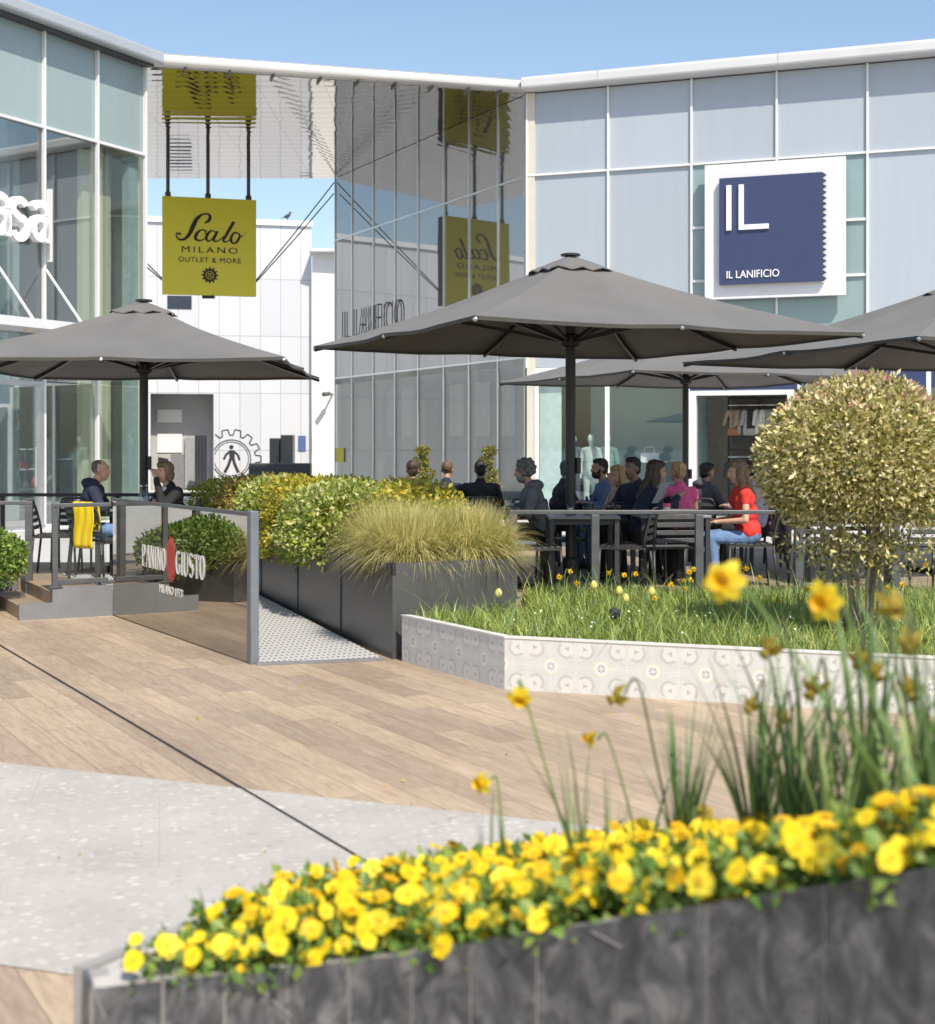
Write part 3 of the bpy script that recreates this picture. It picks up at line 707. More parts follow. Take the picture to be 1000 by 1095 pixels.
seg(pts, .045); seg(arc(0, 0, r * .80, r * .80, 0, 360, 50), .04); seg(arc(0, 0, r * .71, r * .71, 0, 360, 50), .028)
hh = 31 * 57.7 / F; px_ = lambda x, y: ((x - .5) * hh, (.5 - y) * hh)
m.plate(O, FB.U, Z3, arc(px_(.5, .09)[0], px_(.5, .09)[1], .075 * hh, .075 * hh, 0, 340), .006)
m.plate(O, FB.U, Z3, [px_(.42, .2), px_(.6, .2), px_(.62, .52), px_(.44, .52)], .006)
m.stroke(O, FB.U, Z3, [px_(.47, .5), px_(.4, .72), px_(.27, .97)], .1 * hh, .006); m.stroke(O, FB.U, Z3, [px_(.56, .5), px_(.62, .7), px_(.74, .97)], .1 * hh, .006)
m.stroke(O, FB.U, Z3, [px_(.46, .24), px_(.32, .35), px_(.24, .52)], .075 * hh, .006); m.stroke(O, FB.U, Z3, [px_(.58, .24), px_(.72, .36), px_(.78, .54)], .075 * hh, .006)
m.build('pedestrian_emblem', pm('black paint', (.025, .025, .03), .6), fb)
m = MB(); sA, sB = FB.s_at(319), FB.s_at(327)
FB.slab(m, sA, sB, FB.z_at(322, 482), FB.z_at(322, 466), .01, .05); tag(m.build('wall_notice', pm('blue notice', (.08, .13, .3), .5), loc=FB.p(sA, 1.6)), 'small blue notice panel on the far white wall', 'notice')
# bright plain wall beside it
m = MB(); m.prism([(-6.2, 57.9), (6, 58.4), (6, 60.5), (-6.2, 60.5)], 0, 9.45); m.box((0, 59, 9.5), (12.6, 3.4, .1))
tag(m.build('white_wall', white_paint, loc=(0, 59, 0)), 'plain bright white wall beside the mirrored shop flank', 'wall')
# security camera on its edge
sc_ = thing('security_camera', 'small grey bullet camera on the bright white wall', 'camera', (-5.6, 57.6, 3.7))
p = at(352, 421, 57.4); m = MB(); m.tube([p, p + Vector((-.18, -.35, -.04))], .09, 10); m.build('housing', grey_steel, sc_)
m = MB(); m.tube([p, p + Vector((.1, .6, .0))], .04); m.build('bracket', grey_steel, sc_)
# dark bin lockers in front of the far wall and by its doorway
def totem(px0, px1, y0, Y, label):
    X0, X1 = (px0 - CX) * Y / F, (px1 - CX) * Y / F; zt = EYE - (y0 - HY) * Y / F
    t = thing('steel_cabinet', label, 'cabinet', ((X0 + X1) / 2, Y, 0), 'steel cabinets at the far wall')
    m = MB(); m.bev(((X0 + X1) / 2, Y + .4, zt / 2), (X1 - X0, .7, zt), .02); m.build('body', pm('slate steel', (.055, .06, .07), .4, .3), t)
    m = MB(); n_ = max(3, int((X1 - X0) / .1))
    for k in range(n_): m.box((X0 + (k + .5) * (X1 - X0) / n_, Y + .035, zt / 2), (.02, .03, zt * .94))
    m.build('ribbed_front', pm('dark steel ribs', (.035, .038, .045), .4, .3), t)
totem(288, 300, 468.5, 55.5, 'dull grey cabinet against the far wall right of the pedestrian emblem')
totem(300, 313, 465, 55.2, 'ribbed dark steel cabinet beside the dull grey one at the far wall')
totem(208, 221, 465, 56.4, 'tall dark steel cabinet standing in the far doorway')
m = MB(); m.bev(((300 - 500) * 54 / F, 54, .55), (2.3, .5, 1.1), .03)
tag(m.build('planter_box', pm('dark planter steel', (.05, .055, .06), .5), loc=(-6.9, 54, 0)), 'low dark steel planter box in front of the far cabinets', 'planter')

# ---------------------------------------------------------------- hanging yellow sign
ys = thing('hanging_sign', 'square yellow outlet sign hanging on three rods under the passage roof', 'sign', (-7.9, 44, 6.3))
sU = Vector((.963, .27, 0)).normalized(); p0 = at(173.5, 209, 42.9); SO = Vector((p0.x, p0.y, 0))
FS = Face((SO.x, SO.y), (SO.x + sU.x * 2.96, SO.y + sU.y * 2.96)); FS.L = FS.s_at(274); zt, zb = FS.z_at(173.5, 209.5), FS.z_at(173.5, 314.5)
m = MB(); FS.slab(m, .02, FS.L - .02, zb + .02, zt - .02, -.3, -.02); m.build('sign_box', pm('dark sign case', (.09, .095, .1), .5), ys)
m = MB(); FS.slab(m, 0, FS.L, zb, zt, -.02, .02); m.build('yellow_face', pm('yellow sign face', (.92, .83, .055), .4, 0, .03, 1), ys)
for px in (180, 223, 266.5):
    t = FS.s_at(px); m = MB(); m.tube([FS.p(t, zt, -.15), FS.p(t, 10.299, -.15)], .055, 10); m.lathe([(.09, 0), (.09, .14), (.06, .16)], FS.p(t, zt, -.15), 10); m.build('hanging_rod', pm('brown steel rod', (.12, .105, .09), .45, .4), ys)
ink = pm('dark brown ink', (.025, .015, .02), .6)
W_, H_ = FS.L, zt - zb
def sp(x, y): return ((x - 76) / 838 * W_, H_ - (y - 80) / 872 * H_ + (x - 76) / 838 * .0)
def spl(pts, n=6):
    """Catmull-Rom through points"""
    P = [pts[0]] + list(pts) + [pts[-1]]; out = []
    for i in range(1, len(P) - 2):
        for k in range(n):
            t = k / n; a, b_, c, d = P[i - 1], P[i], P[i + 1], P[i + 2]
            out.append(tuple(.5 * ((2 * b_[j]) + (-a[j] + c[j]) * t + (2 * a[j] - 5 * b_[j] + 4 * c[j] - d[j]) * t * t + (-a[j] + 3 * b_[j] - 3 * c[j] + d[j]) * t ** 3) for j in range(len(b_))))
    out.append(tuple(pts[-1])); return out
m = MB(); O = FS.p(0, zb, .021)
SCRIPT = [  # (x, y, width) traced stroke by stroke
    [(238, 405, 26), (222, 415, 14), (206, 405, 12), (200, 430, 12), (222, 460, 16), (268, 458, 22), (312, 415, 30), (345, 345, 40), (380, 275, 34), (430, 232, 16), (480, 225, 16), (500, 250, 26), (485, 285, 26), (450, 308, 8)],
    [(462, 385, 24), (450, 372, 12), (415, 372, 14), (380, 405, 28), (368, 445, 26), (395, 465, 16), (440, 455, 10), (475, 425, 8)],
    [(545, 385, 12), (515, 372, 12), (480, 400, 24), (465, 440, 24), (482, 468, 14), (515, 450, 12), (550, 405, 14)],
    [(565, 375, 22), (548, 410, 24), (530, 450, 22), (545, 468, 14), (580, 455, 9), (620, 420, 8)],
    [(712, 285, 28), (680, 340, 28), (645, 405, 26), (618, 450, 24), (632, 470, 14), (665, 455, 9), (690, 430, 8)],
    [(745, 385, 14), (715, 385, 16), (690, 420, 24), (688, 460, 24), (712, 480, 14), (745, 455, 22), (765, 410, 18), (750, 384, 12), (775, 415, 8), (798, 402, 7)],
    [(462, 398, 18), (452, 398, 16)]]
for st in SCRIPT:
    q = spl(st, 5); m.stroke(O, FS.U, Z3, [sp(a, b_) for a, b_, c in q], [c / 838 * W_ for a, b_, c in q], .012)
m.build('script_lettering', ink, ys); m = MB()
def st_text(s, xa, xb, ybase, ytop):
    m.text(s, FS.p(sp(xa, 0)[0], zb + sp(0, ybase)[1], .021), FS.U, Z3, (ybase - ytop) / 872 * H_ / .73, .012, width=(xb - xa) / 838 * W_, space=1.35 if s == 'MILANO' else 1.12)
st_text('MILANO', 248, 745, 572, 516); m.build('capital_lettering', ink, ys); m = MB(); st_text('OUTLET & MORE', 218, 775, 658, 612)
m.text('TM', FS.p(sp(805, 0)[0], zb + sp(0, 388)[1], .021), FS.U, Z3, .05, .01)
m.build('small_lettering', ink, ys); m = MB(); cx_, cy_ = sp(497, 772); rr = 54 / 838 * W_
m.stroke(O, FS.U, Z3, [(cx_ + p[0], cy_ + p[1]) for p in arc(0, 0, rr * .88, rr * .88, 0, 360, 40)], rr * .36, .012)
for k in range(12):
    a = 2 * math.pi * k / 12; d = (math.cos(a), math.sin(a)); n_ = (-d[1], d[0])
    m.plate(O, FS.U, Z3, [(cx_ + d[0] * rr * q + n_[0] * rr * h, cy_ + d[1] * rr * q + n_[1] * rr * h) for q, h in ((1.02, -.17), (1.36, -.1), (1.36, .1), (1.02, .17))], .012)
m.stroke(O, FS.U, Z3, [(cx_ + p[0], cy_ + p[1]) for p in arc(0, 0, rr * .48, rr * .48, 0, 360, 30)], rr * .2, .012)
m.stroke(O, FS.U, Z3, [(cx_ - rr * .5, cy_), (cx_ + rr * .5, cy_)], rr * .16, .0125); m.stroke(O, FS.U, Z3, [(cx_, cy_ - rr * .5), (cx_, cy_ + rr * .5)], rr * .16, .013)
m.build('cog_emblem', ink, ys)
m = MB(); c = FS.p(FS.s_at(223.5), zb, -.1); m.box((c.x, c.y, zb - .04), (.36, .2, .08)); m.build('bottom_lamp', black_metal, ys)
def cable(p, q, label, r=.018):
    m = MB(); m.tube([p, (Vector(p) + Vector(q)) / 2 - Vector((0, 0, .03)), q], r, 6)
    tag(m.build('guy_cable', cable_mat, loc=p), label, 'cable', 'steel guy cables of the yellow sign')
cr = FS.p(FS.L, FS.z_at(274, 300), -.15); clf = FS.p(0, FS.z_at(173.5, 297), -.15)
cable(cr, at(357.6, 195, 46.3), 'upper steel guy cable from yellow sign to mirrored flank corner')
cable(cr - Vector((0, 0, .05)), at(357, 207, 46.2), 'lower steel guy cable from yellow sign to mirrored flank')
cable(clf, (-10.6, 40.4, 8.55), 'upper short guy cable from yellow sign behind the left shop')
cable(clf - Vector((0, 0, .05)), (-10.6, 40.4, 8.2), 'lower short guy cable from yellow sign behind the left shop')
# pigeon on the far coping
bp = FB.p(FB.s_at(307.5), zTop + .22, -.05)
m = MB(); m.tube([bp + Vector((-.13, 0, .14)), bp + Vector((-.02, 0, .17)), bp + Vector((.08, 0, .24)), bp + Vector((.1, 0, .3))], [.03, .085, .06, .035], 8); m.ball(bp + Vector((.11, 0, .33)), .045, 8); m.tube([bp + Vector((.14, 0, .33)), bp + Vector((.19, 0, .32))], [.015, .004], 5)
m.tube([bp + Vector((-.1, 0, .15)), bp + Vector((-.26, 0, .1))], [.05, .025], 6, flat=.4); m.tube([bp + Vector((.0, .02, .12)), bp + Vector((.0, .02, .0))], .01, 5); m.tube([bp + Vector((.02, -.02, .12)), bp + Vector((.02, -.02, .0))], .01, 5)
tag(m.build('pigeon', pm('pigeon grey', (.06, .06, .07), .7), loc=bp, smooth=True), 'dark pigeon perched on the white roof coping', 'bird')
# ================================================================ terrace floor, steps, ramp
DZ = .26                                               # terrace floor above the plaza
T0 = Vector((-3.59, 14.64)); T1 = Vector((-4.12, 14.37)); G1 = Vector((-1.71, 11.36)); gd = (T0 - G1).normalized()
dd = Vector((-.89, -.456)); rr_ = Vector((-.456, .89))
T2 = T0 + gd * 2.2                                    # ramp head
F0 = Vector((-.60, 11.6)); pg = Vector((-.41, .912)).normalized(); pw = Vector((pg.y, -pg.x)); F1 = F0 + pg * 6.2
deck_side = pm('grey deck fascia', (.20, .21, .225), .5, .1, .1, 4, .03, 40)
P1 = T1 + rr_ * 1.7
m = MB(); m.prism([T1, T0, T2, (-4.3, 18.1), (-13, 18.1), (-13, 15.9), P1], .02, DZ)
m.prism([(-4.29, 17.4), (9.5, 17.4), (9.5, 21), (-4.29, 21)], .02, DZ)
q1 = F0 + pw * 1.14
m.prism([(q1.x, q1.y + .1), (9.5, 13.70), (9.5, 17.39), (F1.x + 1.1, 17.39)], .02, DZ)
o = structure(m.build('terrace_floor', wood_deck))
# edge plates of the terrace
m = MB()
def plate_wall(mb, a, b_, z0, z1, th=.03):
    a, b_ = V2(a), V2(b_); n = (b_ - a).normalized().cross(Z3) * th
    mb.prism([(a.x, a.y), (b_.x, b_.y), (b_.x + n.x, b_.y + n.y), (a.x + n.x, a.y + n.y)], z0, z1)
plate_wall(m, T1, T0, 0, DZ + .05); plate_wall(m, (q1.x + .03, 13.66), (9.5, 13.66), 0, DZ + .005, .03); plate_wall(m, (-13, 15.86), (P1.x - .02, P1.y - .02), 0, DZ + .02, .03)
tag(m.build('terrace_edge', deck_side, loc=(T1.x, T1.y, 0)), 'grey steel edge plate along the front of the raised terrace', 'edge plate')
st = thing('entry_steps', 'two wood tiled steps with grey side plate leading up to the terrace', 'steps', (T1.x, T1.y, 0))
S1 = T1 + dd * .31
for k, (a, z) in enumerate(((T1, .13),)):
    m = MB(); e = a + dd * .30; m.prism([a + dd * .002, e, e + rr_ * 1.7, a + rr_ * 1.7 + dd * .002], .005, z); m.build('step', wood_deck, st)
m = MB(); a = T1; b_ = T1 + dd * .32; n = V2(b_ - a).normalized().cross(Z3)
n = -n
m.prism([(a.x, a.y), (b_.x, b_.y), (b_.x + n.x * .03, b_.y + n.y * .03), (a.x + n.x * .03, a.y + n.y * .03)], 0, .16)
m.build('side_plate', deck_side, st)
# ramp of steel grating
m_, nt, b = new_mat('steel ramp grating'); v = objc(nt, R(-24)); sv = nt.nodes.new('ShaderNodeSeparateXYZ'); nt.links.new(v, sv.inputs[0])
gx = M_(nt, 'PINGPONG', sv.outputs[0], .0225); gy = M_(nt, 'MULTIPLY', M_(nt, 'PINGPONG', sv.outputs[1], .055), .41)
ln = M_(nt, 'LESS_THAN', M_(nt, 'MINIMUM', gx, gy), .004)
dt = M_(nt, 'LESS_THAN', M_(nt, 'ADD', M_(nt, 'POWER', M_(nt, 'SUBTRACT', gx, .0225), 2), M_(nt, 'POWER', M_(nt, 'SUBTRACT', gy, .0225), 2)), .00015)
nt.links.new(mixc(nt, dt, mixc(nt, ln, (.68, .67, .66), (.5, .5, .5)), (.2, .2, .205)), b.inputs['Base Color'])
b.inputs['Metallic'].default_value = .15; b.inputs['Roughness'].default_value = .5
rpm = m_
rT = F0 + pg * 5.6
m = MB(); ga, gb = G1 + Vector((.06, .0)), Vector((-.68, 11.62))
m.prism([(ga.x, ga.y, .008), (gb.x, gb.y, .008), (rT.x - .03, rT.y, DZ), (T2.x + .04, T2.y, DZ)], -.03, .004)
tag(m.build('access_ramp', rpm, loc=(-1.2, 11.5, 0)), 'perforated steel ramp rising between glass screen and dark planter', 'ramp')
m = MB(); plate_wall(m, (ga.x, ga.y - .05), (gb.x, gb.y - .05), .002, .02, .05); tag(m.build('ramp_threshold', deck_side, loc=(ga.x, ga.y, 0)), 'thin grey threshold strip at the foot of the ramp', 'strip')

# ================================================================ glass screen with lettering
gs = thing('glass_screen', 'dark reflective glass screen with white and red restaurant lettering', 'glass screen', (G1.x, G1.y, 0))
FG = Face(T0, G1); TZ = 1.16
sg = glass_mat('dark mirror screen', (.30, .31, .30), .42, .0, (.88, .85, .8), wav=.0)
m = MB(); FG.slab(m, .03, FG.L - .05, .01, TZ, -.012, 0); m.build('glass_panel', sg, gs)
m = MB(); c = FG.p(FG.L, 0, -.03); m.bev((c.x, c.y, .60), (.09, .07, 1.2), .008, math.atan2(FG.U.y, FG.U.x)); m.build('end_post', pm('blue grey post', (.17, .19, .215), .4, .2), gs)
m = MB(); m.beam(FG.p(0.02, TZ + .012, -.006), FG.p(FG.L - .05, TZ + .012, -.006), .045, .03); m.build('top_rail', grey_steel, gs)
for t in (.5, 1.05): m = MB(); m.beam(FG.p(t, 0.02, -.12), FG.p(t, TZ - .02, -.12), .045, .045); m.build('inner_post', grey_steel, gs)
# condensed high-contrast capitals drawn with thick and thin strokes
TH, TN = .17, .055
def cap_letter(mb, ch, O, U, V, w, h, t):
    S = lambda pts, ws: mb.stroke(O, U, V, [(p[0] * w, p[1] * h) for p in pts], [x * w for x in ws] if isinstance(ws, list) else ws * w, t)
    serif = lambda x, y: mb.stroke(O, U, V, [((x - .16) * w, y * h), ((x + .16) * w, y * h)], .03 * h, t)
    bt, tp = .015, .985
    if ch == 'P':
        S([(.2, 0), (.2, 1)], TH * 1.5); serif(.2, bt); S(arc(.3, .74, .5, .25, 90, -90, 10), [TN * 1.4 + TH * 1.3 * math.sin(math.pi * i / 10) for i in range(11)]); serif(.12, tp)
    elif ch == 'A':
        S([(.08, 0), (.48, 1)], TN * 1.6); S([(.48, 1), (.9, 0)], TH * 1.6); S([(.22, .33), (.75, .33)], TN); serif(.08, bt); serif(.88, bt)
    elif ch == 'N':
        S([(.14, 0), (.14, 1)], TN * 1.6); S([(.14, 1), (.86, 0)], TH * 1.6); S([(.86, 0), (.86, 1)], TN * 1.6); serif(.14, bt); serif(.14, tp); serif(.86, tp)
    elif ch == 'I':
        S([(.5, 0), (.5, 1)], TH * 2.4); mb.stroke(O, U, V, [(.15 * w, bt * h), (.85 * w, bt * h)], .03 * h, t); mb.stroke(O, U, V, [(.15 * w, tp * h), (.85 * w, tp * h)], .03 * h, t)
    elif ch == 'O':
        n = 24; S(arc(.5, .5, .38, .48, 0, 360, n), [TN * 1.5 + TH * 1.4 * abs(math.cos(2 * math.pi * i / n)) for i in range(n + 1)])
    elif ch == 'G':
        n = 20; S(arc(.52, .5, .38, .48, 50, 325, n), [TN * 1.5 + TH * 1.3 * abs(math.cos(R(50 + 275 * i / n))) for i in range(n + 1)]); S([(.84, .06), (.84, .42)], TH * 1.3); serif(.76, .43)
    elif ch == 'U':
        S([(.16, 1), (.16, .28)] + arc(.48, .28, .32, .26, 180, 360, 12), [TH * 1.5, TH * 1.5] + [TH * 1.5 - TH * 1.1 * i / 12 for i in range(13)]); S([(.80, .28), (.80, 1)], TN * 1.5); serif(.16, tp); serif(.8, tp)
    elif ch == 'S':
        S(arc(.48, .74, .32, .24, 30, 250, 12) + arc(.48, .26, .34, .25, 70, -150, 12), [TN * 1.6 + TH * 1.4 * math.sin(math.pi * i / 25) ** 3 for i in range(26)])
    elif ch == 'T':
        S([(.5, 0), (.5, 1)], TH * 1.5); mb.stroke(O, U, V, [(.04 * w, .97 * h), (.96 * w, .97 * h)], .045 * h, t); serif(.5, bt); S([(.06, .98), (.06, .8)], TN * 1.5); S([(.94, .98), (.94, .8)], TN * 1.5)
def cap_word(mb, word, face, t0, t1, z, h, out, t=.003):
    ws = [{'I': .55}.get(c, 1) for c in word]; k = (t1 - t0) / sum(ws); x = t0
    for c, q in zip(word, ws):
        cap_letter(mb, c, face.p(x + .04 * k, z, out), face.U, Z3, q * k * .94, h, t); x += q * k
zt_ = lambda px, py: FG.z_at(px, py)
m = MB(); sa, sb = FG.s_at(152), FG.s_at(178); z0 = .595; hL = zt_(165, 587) - zt_(165, 607.5)
hL = .205; z0 = zt_(165, 608)
cap_word(m, 'PANINO', FG, FG.s_at(152), FG.s_at(177.5), z0, hL, .003); m.build('white_lettering', pm('white vinyl', (.85, .84, .8), .6, 0, .02), gs); m = MB(); cap_word(m, 'GIUSTO', FG, FG.s_at(188), FG.s_at(219.5), z0, hL, .003); m.build('white_lettering', pm('white vinyl', (.85, .84, .8), .6, 0, .02), gs); m = MB()
m.text('MILANO 1973', FG.p(FG.s_at(171), z0 - .20, .003), FG.U, Z3, .105, .003, width=FG.s_at(195.5) - FG.s_at(171))
m.build('white_lettering', pm('white vinyl', (.8, .79, .75), .6, 0, .02), gs)
m = MB(); s_a, s_b = FG.s_at(179), FG.s_at(187.5); mid = (s_a + s_b) / 2; wv_ = (s_b - s_a)
for k, (x, y0, y1) in enumerate(((-.40, -.07, .19), (-.20, -.12, .23), (0, -.14, .25), (.2, -.12, .24), (.40, -.08, .20))):
    m.plate(FG.p(mid + x * wv_, z0 + hL / 2 - .03, .003), FG.U, Z3, [(-.11 * wv_, y0), (.08 * wv_, y0 - .02), (.12 * wv_, y1 * .7), (0, y1), (-.12 * wv_, y1 * .75)], .003)
m.build('red_emblem', pm('red vinyl', (.55, .07, .05), .6, 0, .05), gs)

# ================================================================ railings
def rail_run(name, label, p, q, zb, zt, posts, mat=grey_steel, post=.06, bottom=None, group=None, tw=.07):
    p, q = V2(p), V2(q); t = thing(name, label, 'railing', (p.x, p.y, zb), group)
    d = q - p; ang = math.atan2(d.y, d.x)
    m = MB(); c = (p + q) / 2; m.bev((c.x, c.y, zt - .02), (d.length + post, tw, .04), .006, ang); m.build('top_rail', mat, t)
    if bottom is not None:
        m = MB(); m.bev((c.x, c.y, bottom), (d.length - post, .04, .05), .005, ang); m.build('bottom_rail', mat, t)
    for f in posts:
        e = p + d * f; m = MB(); m.bev((e.x, e.y, (zb + zt - .041) / 2), (post, post, zt - zb - .041), .005, ang); m.box((e.x, e.y, zb + .006), (.13, .13, .012), ang); m.build('post', mat, t)
    return t
Yr = 13.8; xr = lambda px: (px - CX) * Yr / F
x0, x1 = xr(549), 6.3
rail_run('railing', 'long grey steel railing in front of the terrace tables', (x0, Yr), (x1, Yr), DZ, 1.10, [(xr(p) - x0) / (x1 - x0) for p in (549, 636.5, 747.5, 854, 957, 1062, 1167)], post=.075)
pr_ = rail_run('railing', 'framed clear glass balustrade panel at the top of the steps', T1 + Vector((.02, .03)), T0 + Vector((-.02, .02)), DZ + .05, 1.14, (0,), bottom=DZ + .1, post=.055)
fr = Face(T1, T0); m = MB(); FRm = Face(T1 + Vector((.02, .03)), T0 + Vector((-.02, .02))); FRm.slab(m, .04, FRm.L - .04, DZ + .13, 1.09, -.006, .006); m.build('glass_panel', glass_mat('balustrade glass', (.93, .95, .95), .0), pr_)
rail_run('railing', 'short grey railing behind the boxwood left of the steps', (-8.2, 15.0), (-4.72, 15.6), DZ * 0, 1.12, (0, .35, .7, 1), post=.075)
rail_run('railing', 'black rear railing behind the two diners on the left terrace', (-10, 17.9), (-2.9, 17.9), DZ, 1.13, (0, .2, .4, .6, .8, 1), black_metal, .05)

# ================================================================ big parasols
fabric_m, nt, b = new_mat('taupe grey awning fabric'); v = objc(nt)
f1 = noise(nt, v, .9, 5, .6); f2 = noise(nt, v, 260, 2, .5)
c = ramp(nt, f1, [(.3, (.145, .140, .132)), (.7, (.19, .184, .174))]); nt.links.new(c, b.inputs['Base Color']); b.inputs['Roughness'].default_value = .8
b.inputs['Sheen Weight'].default_value = .15; bump(nt, b, M_(nt, 'ADD', M_(nt, 'MULTIPLY', f2, .25), noise(nt, v, 1.9, 4)), .5, .03)
tr = nt.nodes.new('ShaderNodeBsdfTranslucent'); nt.links.new(c, tr.inputs[0]); mx = nt.nodes.new('ShaderNodeMixShader'); mx.inputs[0].default_value = .13
nt.links.new(b.outputs[0], mx.inputs[1]); nt.links.new(tr.outputs[0], mx.inputs[2]); nt.links.new(mx.outputs[0], nt.nodes['Material Output'].inputs[0])
from mathutils import noise as _mn
def mnoise(p): return _mn.noise(Vector(p))
def umbrella(label, cx, cy, ax, ay, ang, zr, za, zb, px=None, py=None):
    """square parasol: half sizes ax, ay, rim height zr, apex za, foot zb"""
    t = thing('parasol', label, 'parasol', (cx, cy, zb), 'grey parasols over the terrace')
    Mx = Matrix.Translation((cx, cy, 0)) @ Matrix.Rotation(ang, 4, 'Z')
    W = lambda x, y, z: Mx @ Vector((x, y, z))
    rise = za - zr - .06
    # canopy surface: 8 ribs; cloth sags a little between the ribs and towards the rim
    m = MB(); NR, NA = 10, 48; top = []; 
    def prof(u, k):
        a = 2 * math.pi * k / NA; c, s = math.cos(a), math.sin(a); q = 1 / max(abs(c), abs(s))
        x, y = c * q * ax * u, s * q * ay * u
        ph = (k % (NA // 8)) / (NA // 8); sag = math.sin(math.pi * ph)
        edge = 1 - .022 * sag * u * u
        corner = abs(abs(c) - abs(s)) < 1e-6
        z = zr + rise * (1 - u) + .10 * math.sin(math.pi * u) * -.55 - .045 * sag * math.sin(math.pi * min(1, u * .8)) + .01 * sag * u
        z += .012 * mnoise((x * 1.7 + cx, y * 1.7 + cy, 0)) * min(1, u * 2)
        return x * edge, y * edge, z
    us = [.10 + .90 * (i / NR) for i in range(NR + 1)]
    vs = []; fs = []
    for u in us:
        for k in range(NA): vs.append(W(*prof(u, k)))
    n1 = len(vs)
    for i in range(NR):
        for k in range(NA): fs.append((i * NA + k, i * NA + (k + 1) % NA, (i + 1) * NA + (k + 1) % NA, (i + 1) * NA + k)[::-1])
    for v_ in list(vs): vs.append(v_ - Vector((0, 0, .008)))
    for f in list(fs): fs.append(tuple(n1 + i for i in f[::-1]))
    for i in (0, NR):
        for k in range(NA):
            a, b_ = i * NA + k, i * NA + (k + 1) % NA; fs.append((a, b_, n1 + b_, n1 + a) if i else (b_, a, n1 + a, n1 + b_))
    m.add(vs, fs); can = smooth_angle(m.build('canopy', fabric_m, t), 14)
    # hanging hem
    m = MB()
    for k in range(NA):
        a, b_ = W(*prof(1, k)), W(*prof(1, (k + 1) % NA)); d = Vector((0, 0, -.035))
        m.add([a + d, b_ + d, b_, a], [(0, 1, 2, 3), (3, 2, 1, 0)])
    m.build('hem', fabric_m, can)
    # scalloped vent cap
    m = MB(); K = 40; zc = za - .045
    R_ = .35
    def cap(u, k):
        a = 2 * math.pi * k / K; c, s = math.cos(a), math.sin(a); q = 1 / max(abs(c), abs(s)); q = min(q, 1.28)
        wv_ = .016 * math.sin(k / K * 2 * math.pi * 10) * u ** 3
        return W(c * q * R_ * u, s * q * R_ * u, zc - rise * .15 * u - .035 * u * u + wv_ + .005)
    vs = [cap(u, k) for u in (.08, .35, .6, .8, .92, 1) for k in range(K)]
    fs = [(i * K + k, (i + 1) * K + k, (i + 1) * K + (k + 1) % K, i * K + (k + 1) % K) for i in range(5) for k in range(K)] + [tuple(range(K))]
    n1 = len(vs); vs += [v_ - Vector((0, 0, .012)) for v_ in vs]; fs += [tuple(n1 + i for i in f[::-1]) for f in fs]
    fs += [(5 * K + k, n1 + 5 * K + k, n1 + 5 * K + (k + 1) % K, 5 * K + (k + 1) % K) for k in range(K)]
    m.add(vs, fs); smooth_angle(m.build('vent_cap', fabric_m, t), 50)
    m = MB(); m.lathe([(.10, za - .045), (.10, za - .025), (.07, za - .018), (.02, za - .015)], W(0, 0, 0), 16); m.build('finial', black_metal, t)
    m = MB(); m.lathe([(.052, zb + .02), (.052, za - .05)], W(0, 0, 0), 16); m.build('pole', black_metal, t)
    m = MB(); m.lathe([(.085, zb), (.085, zb + .30), (.06, zb + .32)], W(0, 0, 0), 16); m.bev(W(0, 0, zb + .035), (.9, .9, .06), .015, ang); m.build('base_plate', black_metal, t)
    zh = zr + .02
    m = MB(); m.lathe([(.075, zh - .10), (.095, zh - .08), (.095, zh + .02), (.07, zh + .04)], W(0, 0, 0), 16); m.build('hub', black_metal, t)
    for k in range(8):
        a = k * math.pi / 4; c, s = math.cos(a), math.sin(a); q = 1 / max(abs(c), abs(s))
        P = lambda u, dz: W(c * q * ax * u * .995, s * q * ay * u * .995, prof(u, k * NA // 8)[2] - dz)
        m = MB()
        for u0, u1 in ((.05, .3), (.3, .55), (.55, .8), (.8, 1.0)): m.beam(P(u0, .04), P(u1, .04), .03, .045)
        rb_ = m.build('rib', black_metal, t)
        m = MB(); m.beam(W(c * .08, s * .08, zh - .03), P(.52, .06), .026, .036); m.build('strut', black_metal, rb_)
        m = MB(); e = P(1.0, .03); m.ball(e, .022, 8); m.build('tip', alu, rb_)
    # crank strap on the pole
    m = MB(); e = W(.07, -.03, zb + 1.25); m.bev(e, (.05, .05, .16), .01, ang); m.build('crank_box', black_metal, t)
    return t
am = math.atan2(1.67, 3.58)
umbrella('large grey square parasol with black pole in the middle of the terrace', 1.05, 14.77, 2.05, 2.05, am, 2.79, 3.69, DZ)
umbrella('grey parasol over the two diners on the left terrace', -3.84, 17.2, 1.9, 2.2, 0.02, 2.64, 3.47, DZ)
umbrella('grey parasol farthest back, in front of the shop door', 3.55, 23.6, 2.3, 2.3, math.atan2(1.82, 4.23), 2.80, 3.7, .01)
umbrella('grey parasol behind the ball shaped tree, at the right edge', 5.67, 16.6, 2.35, 2.35, math.atan2(1.6, 4.56), 2.75, 3.66, DZ)

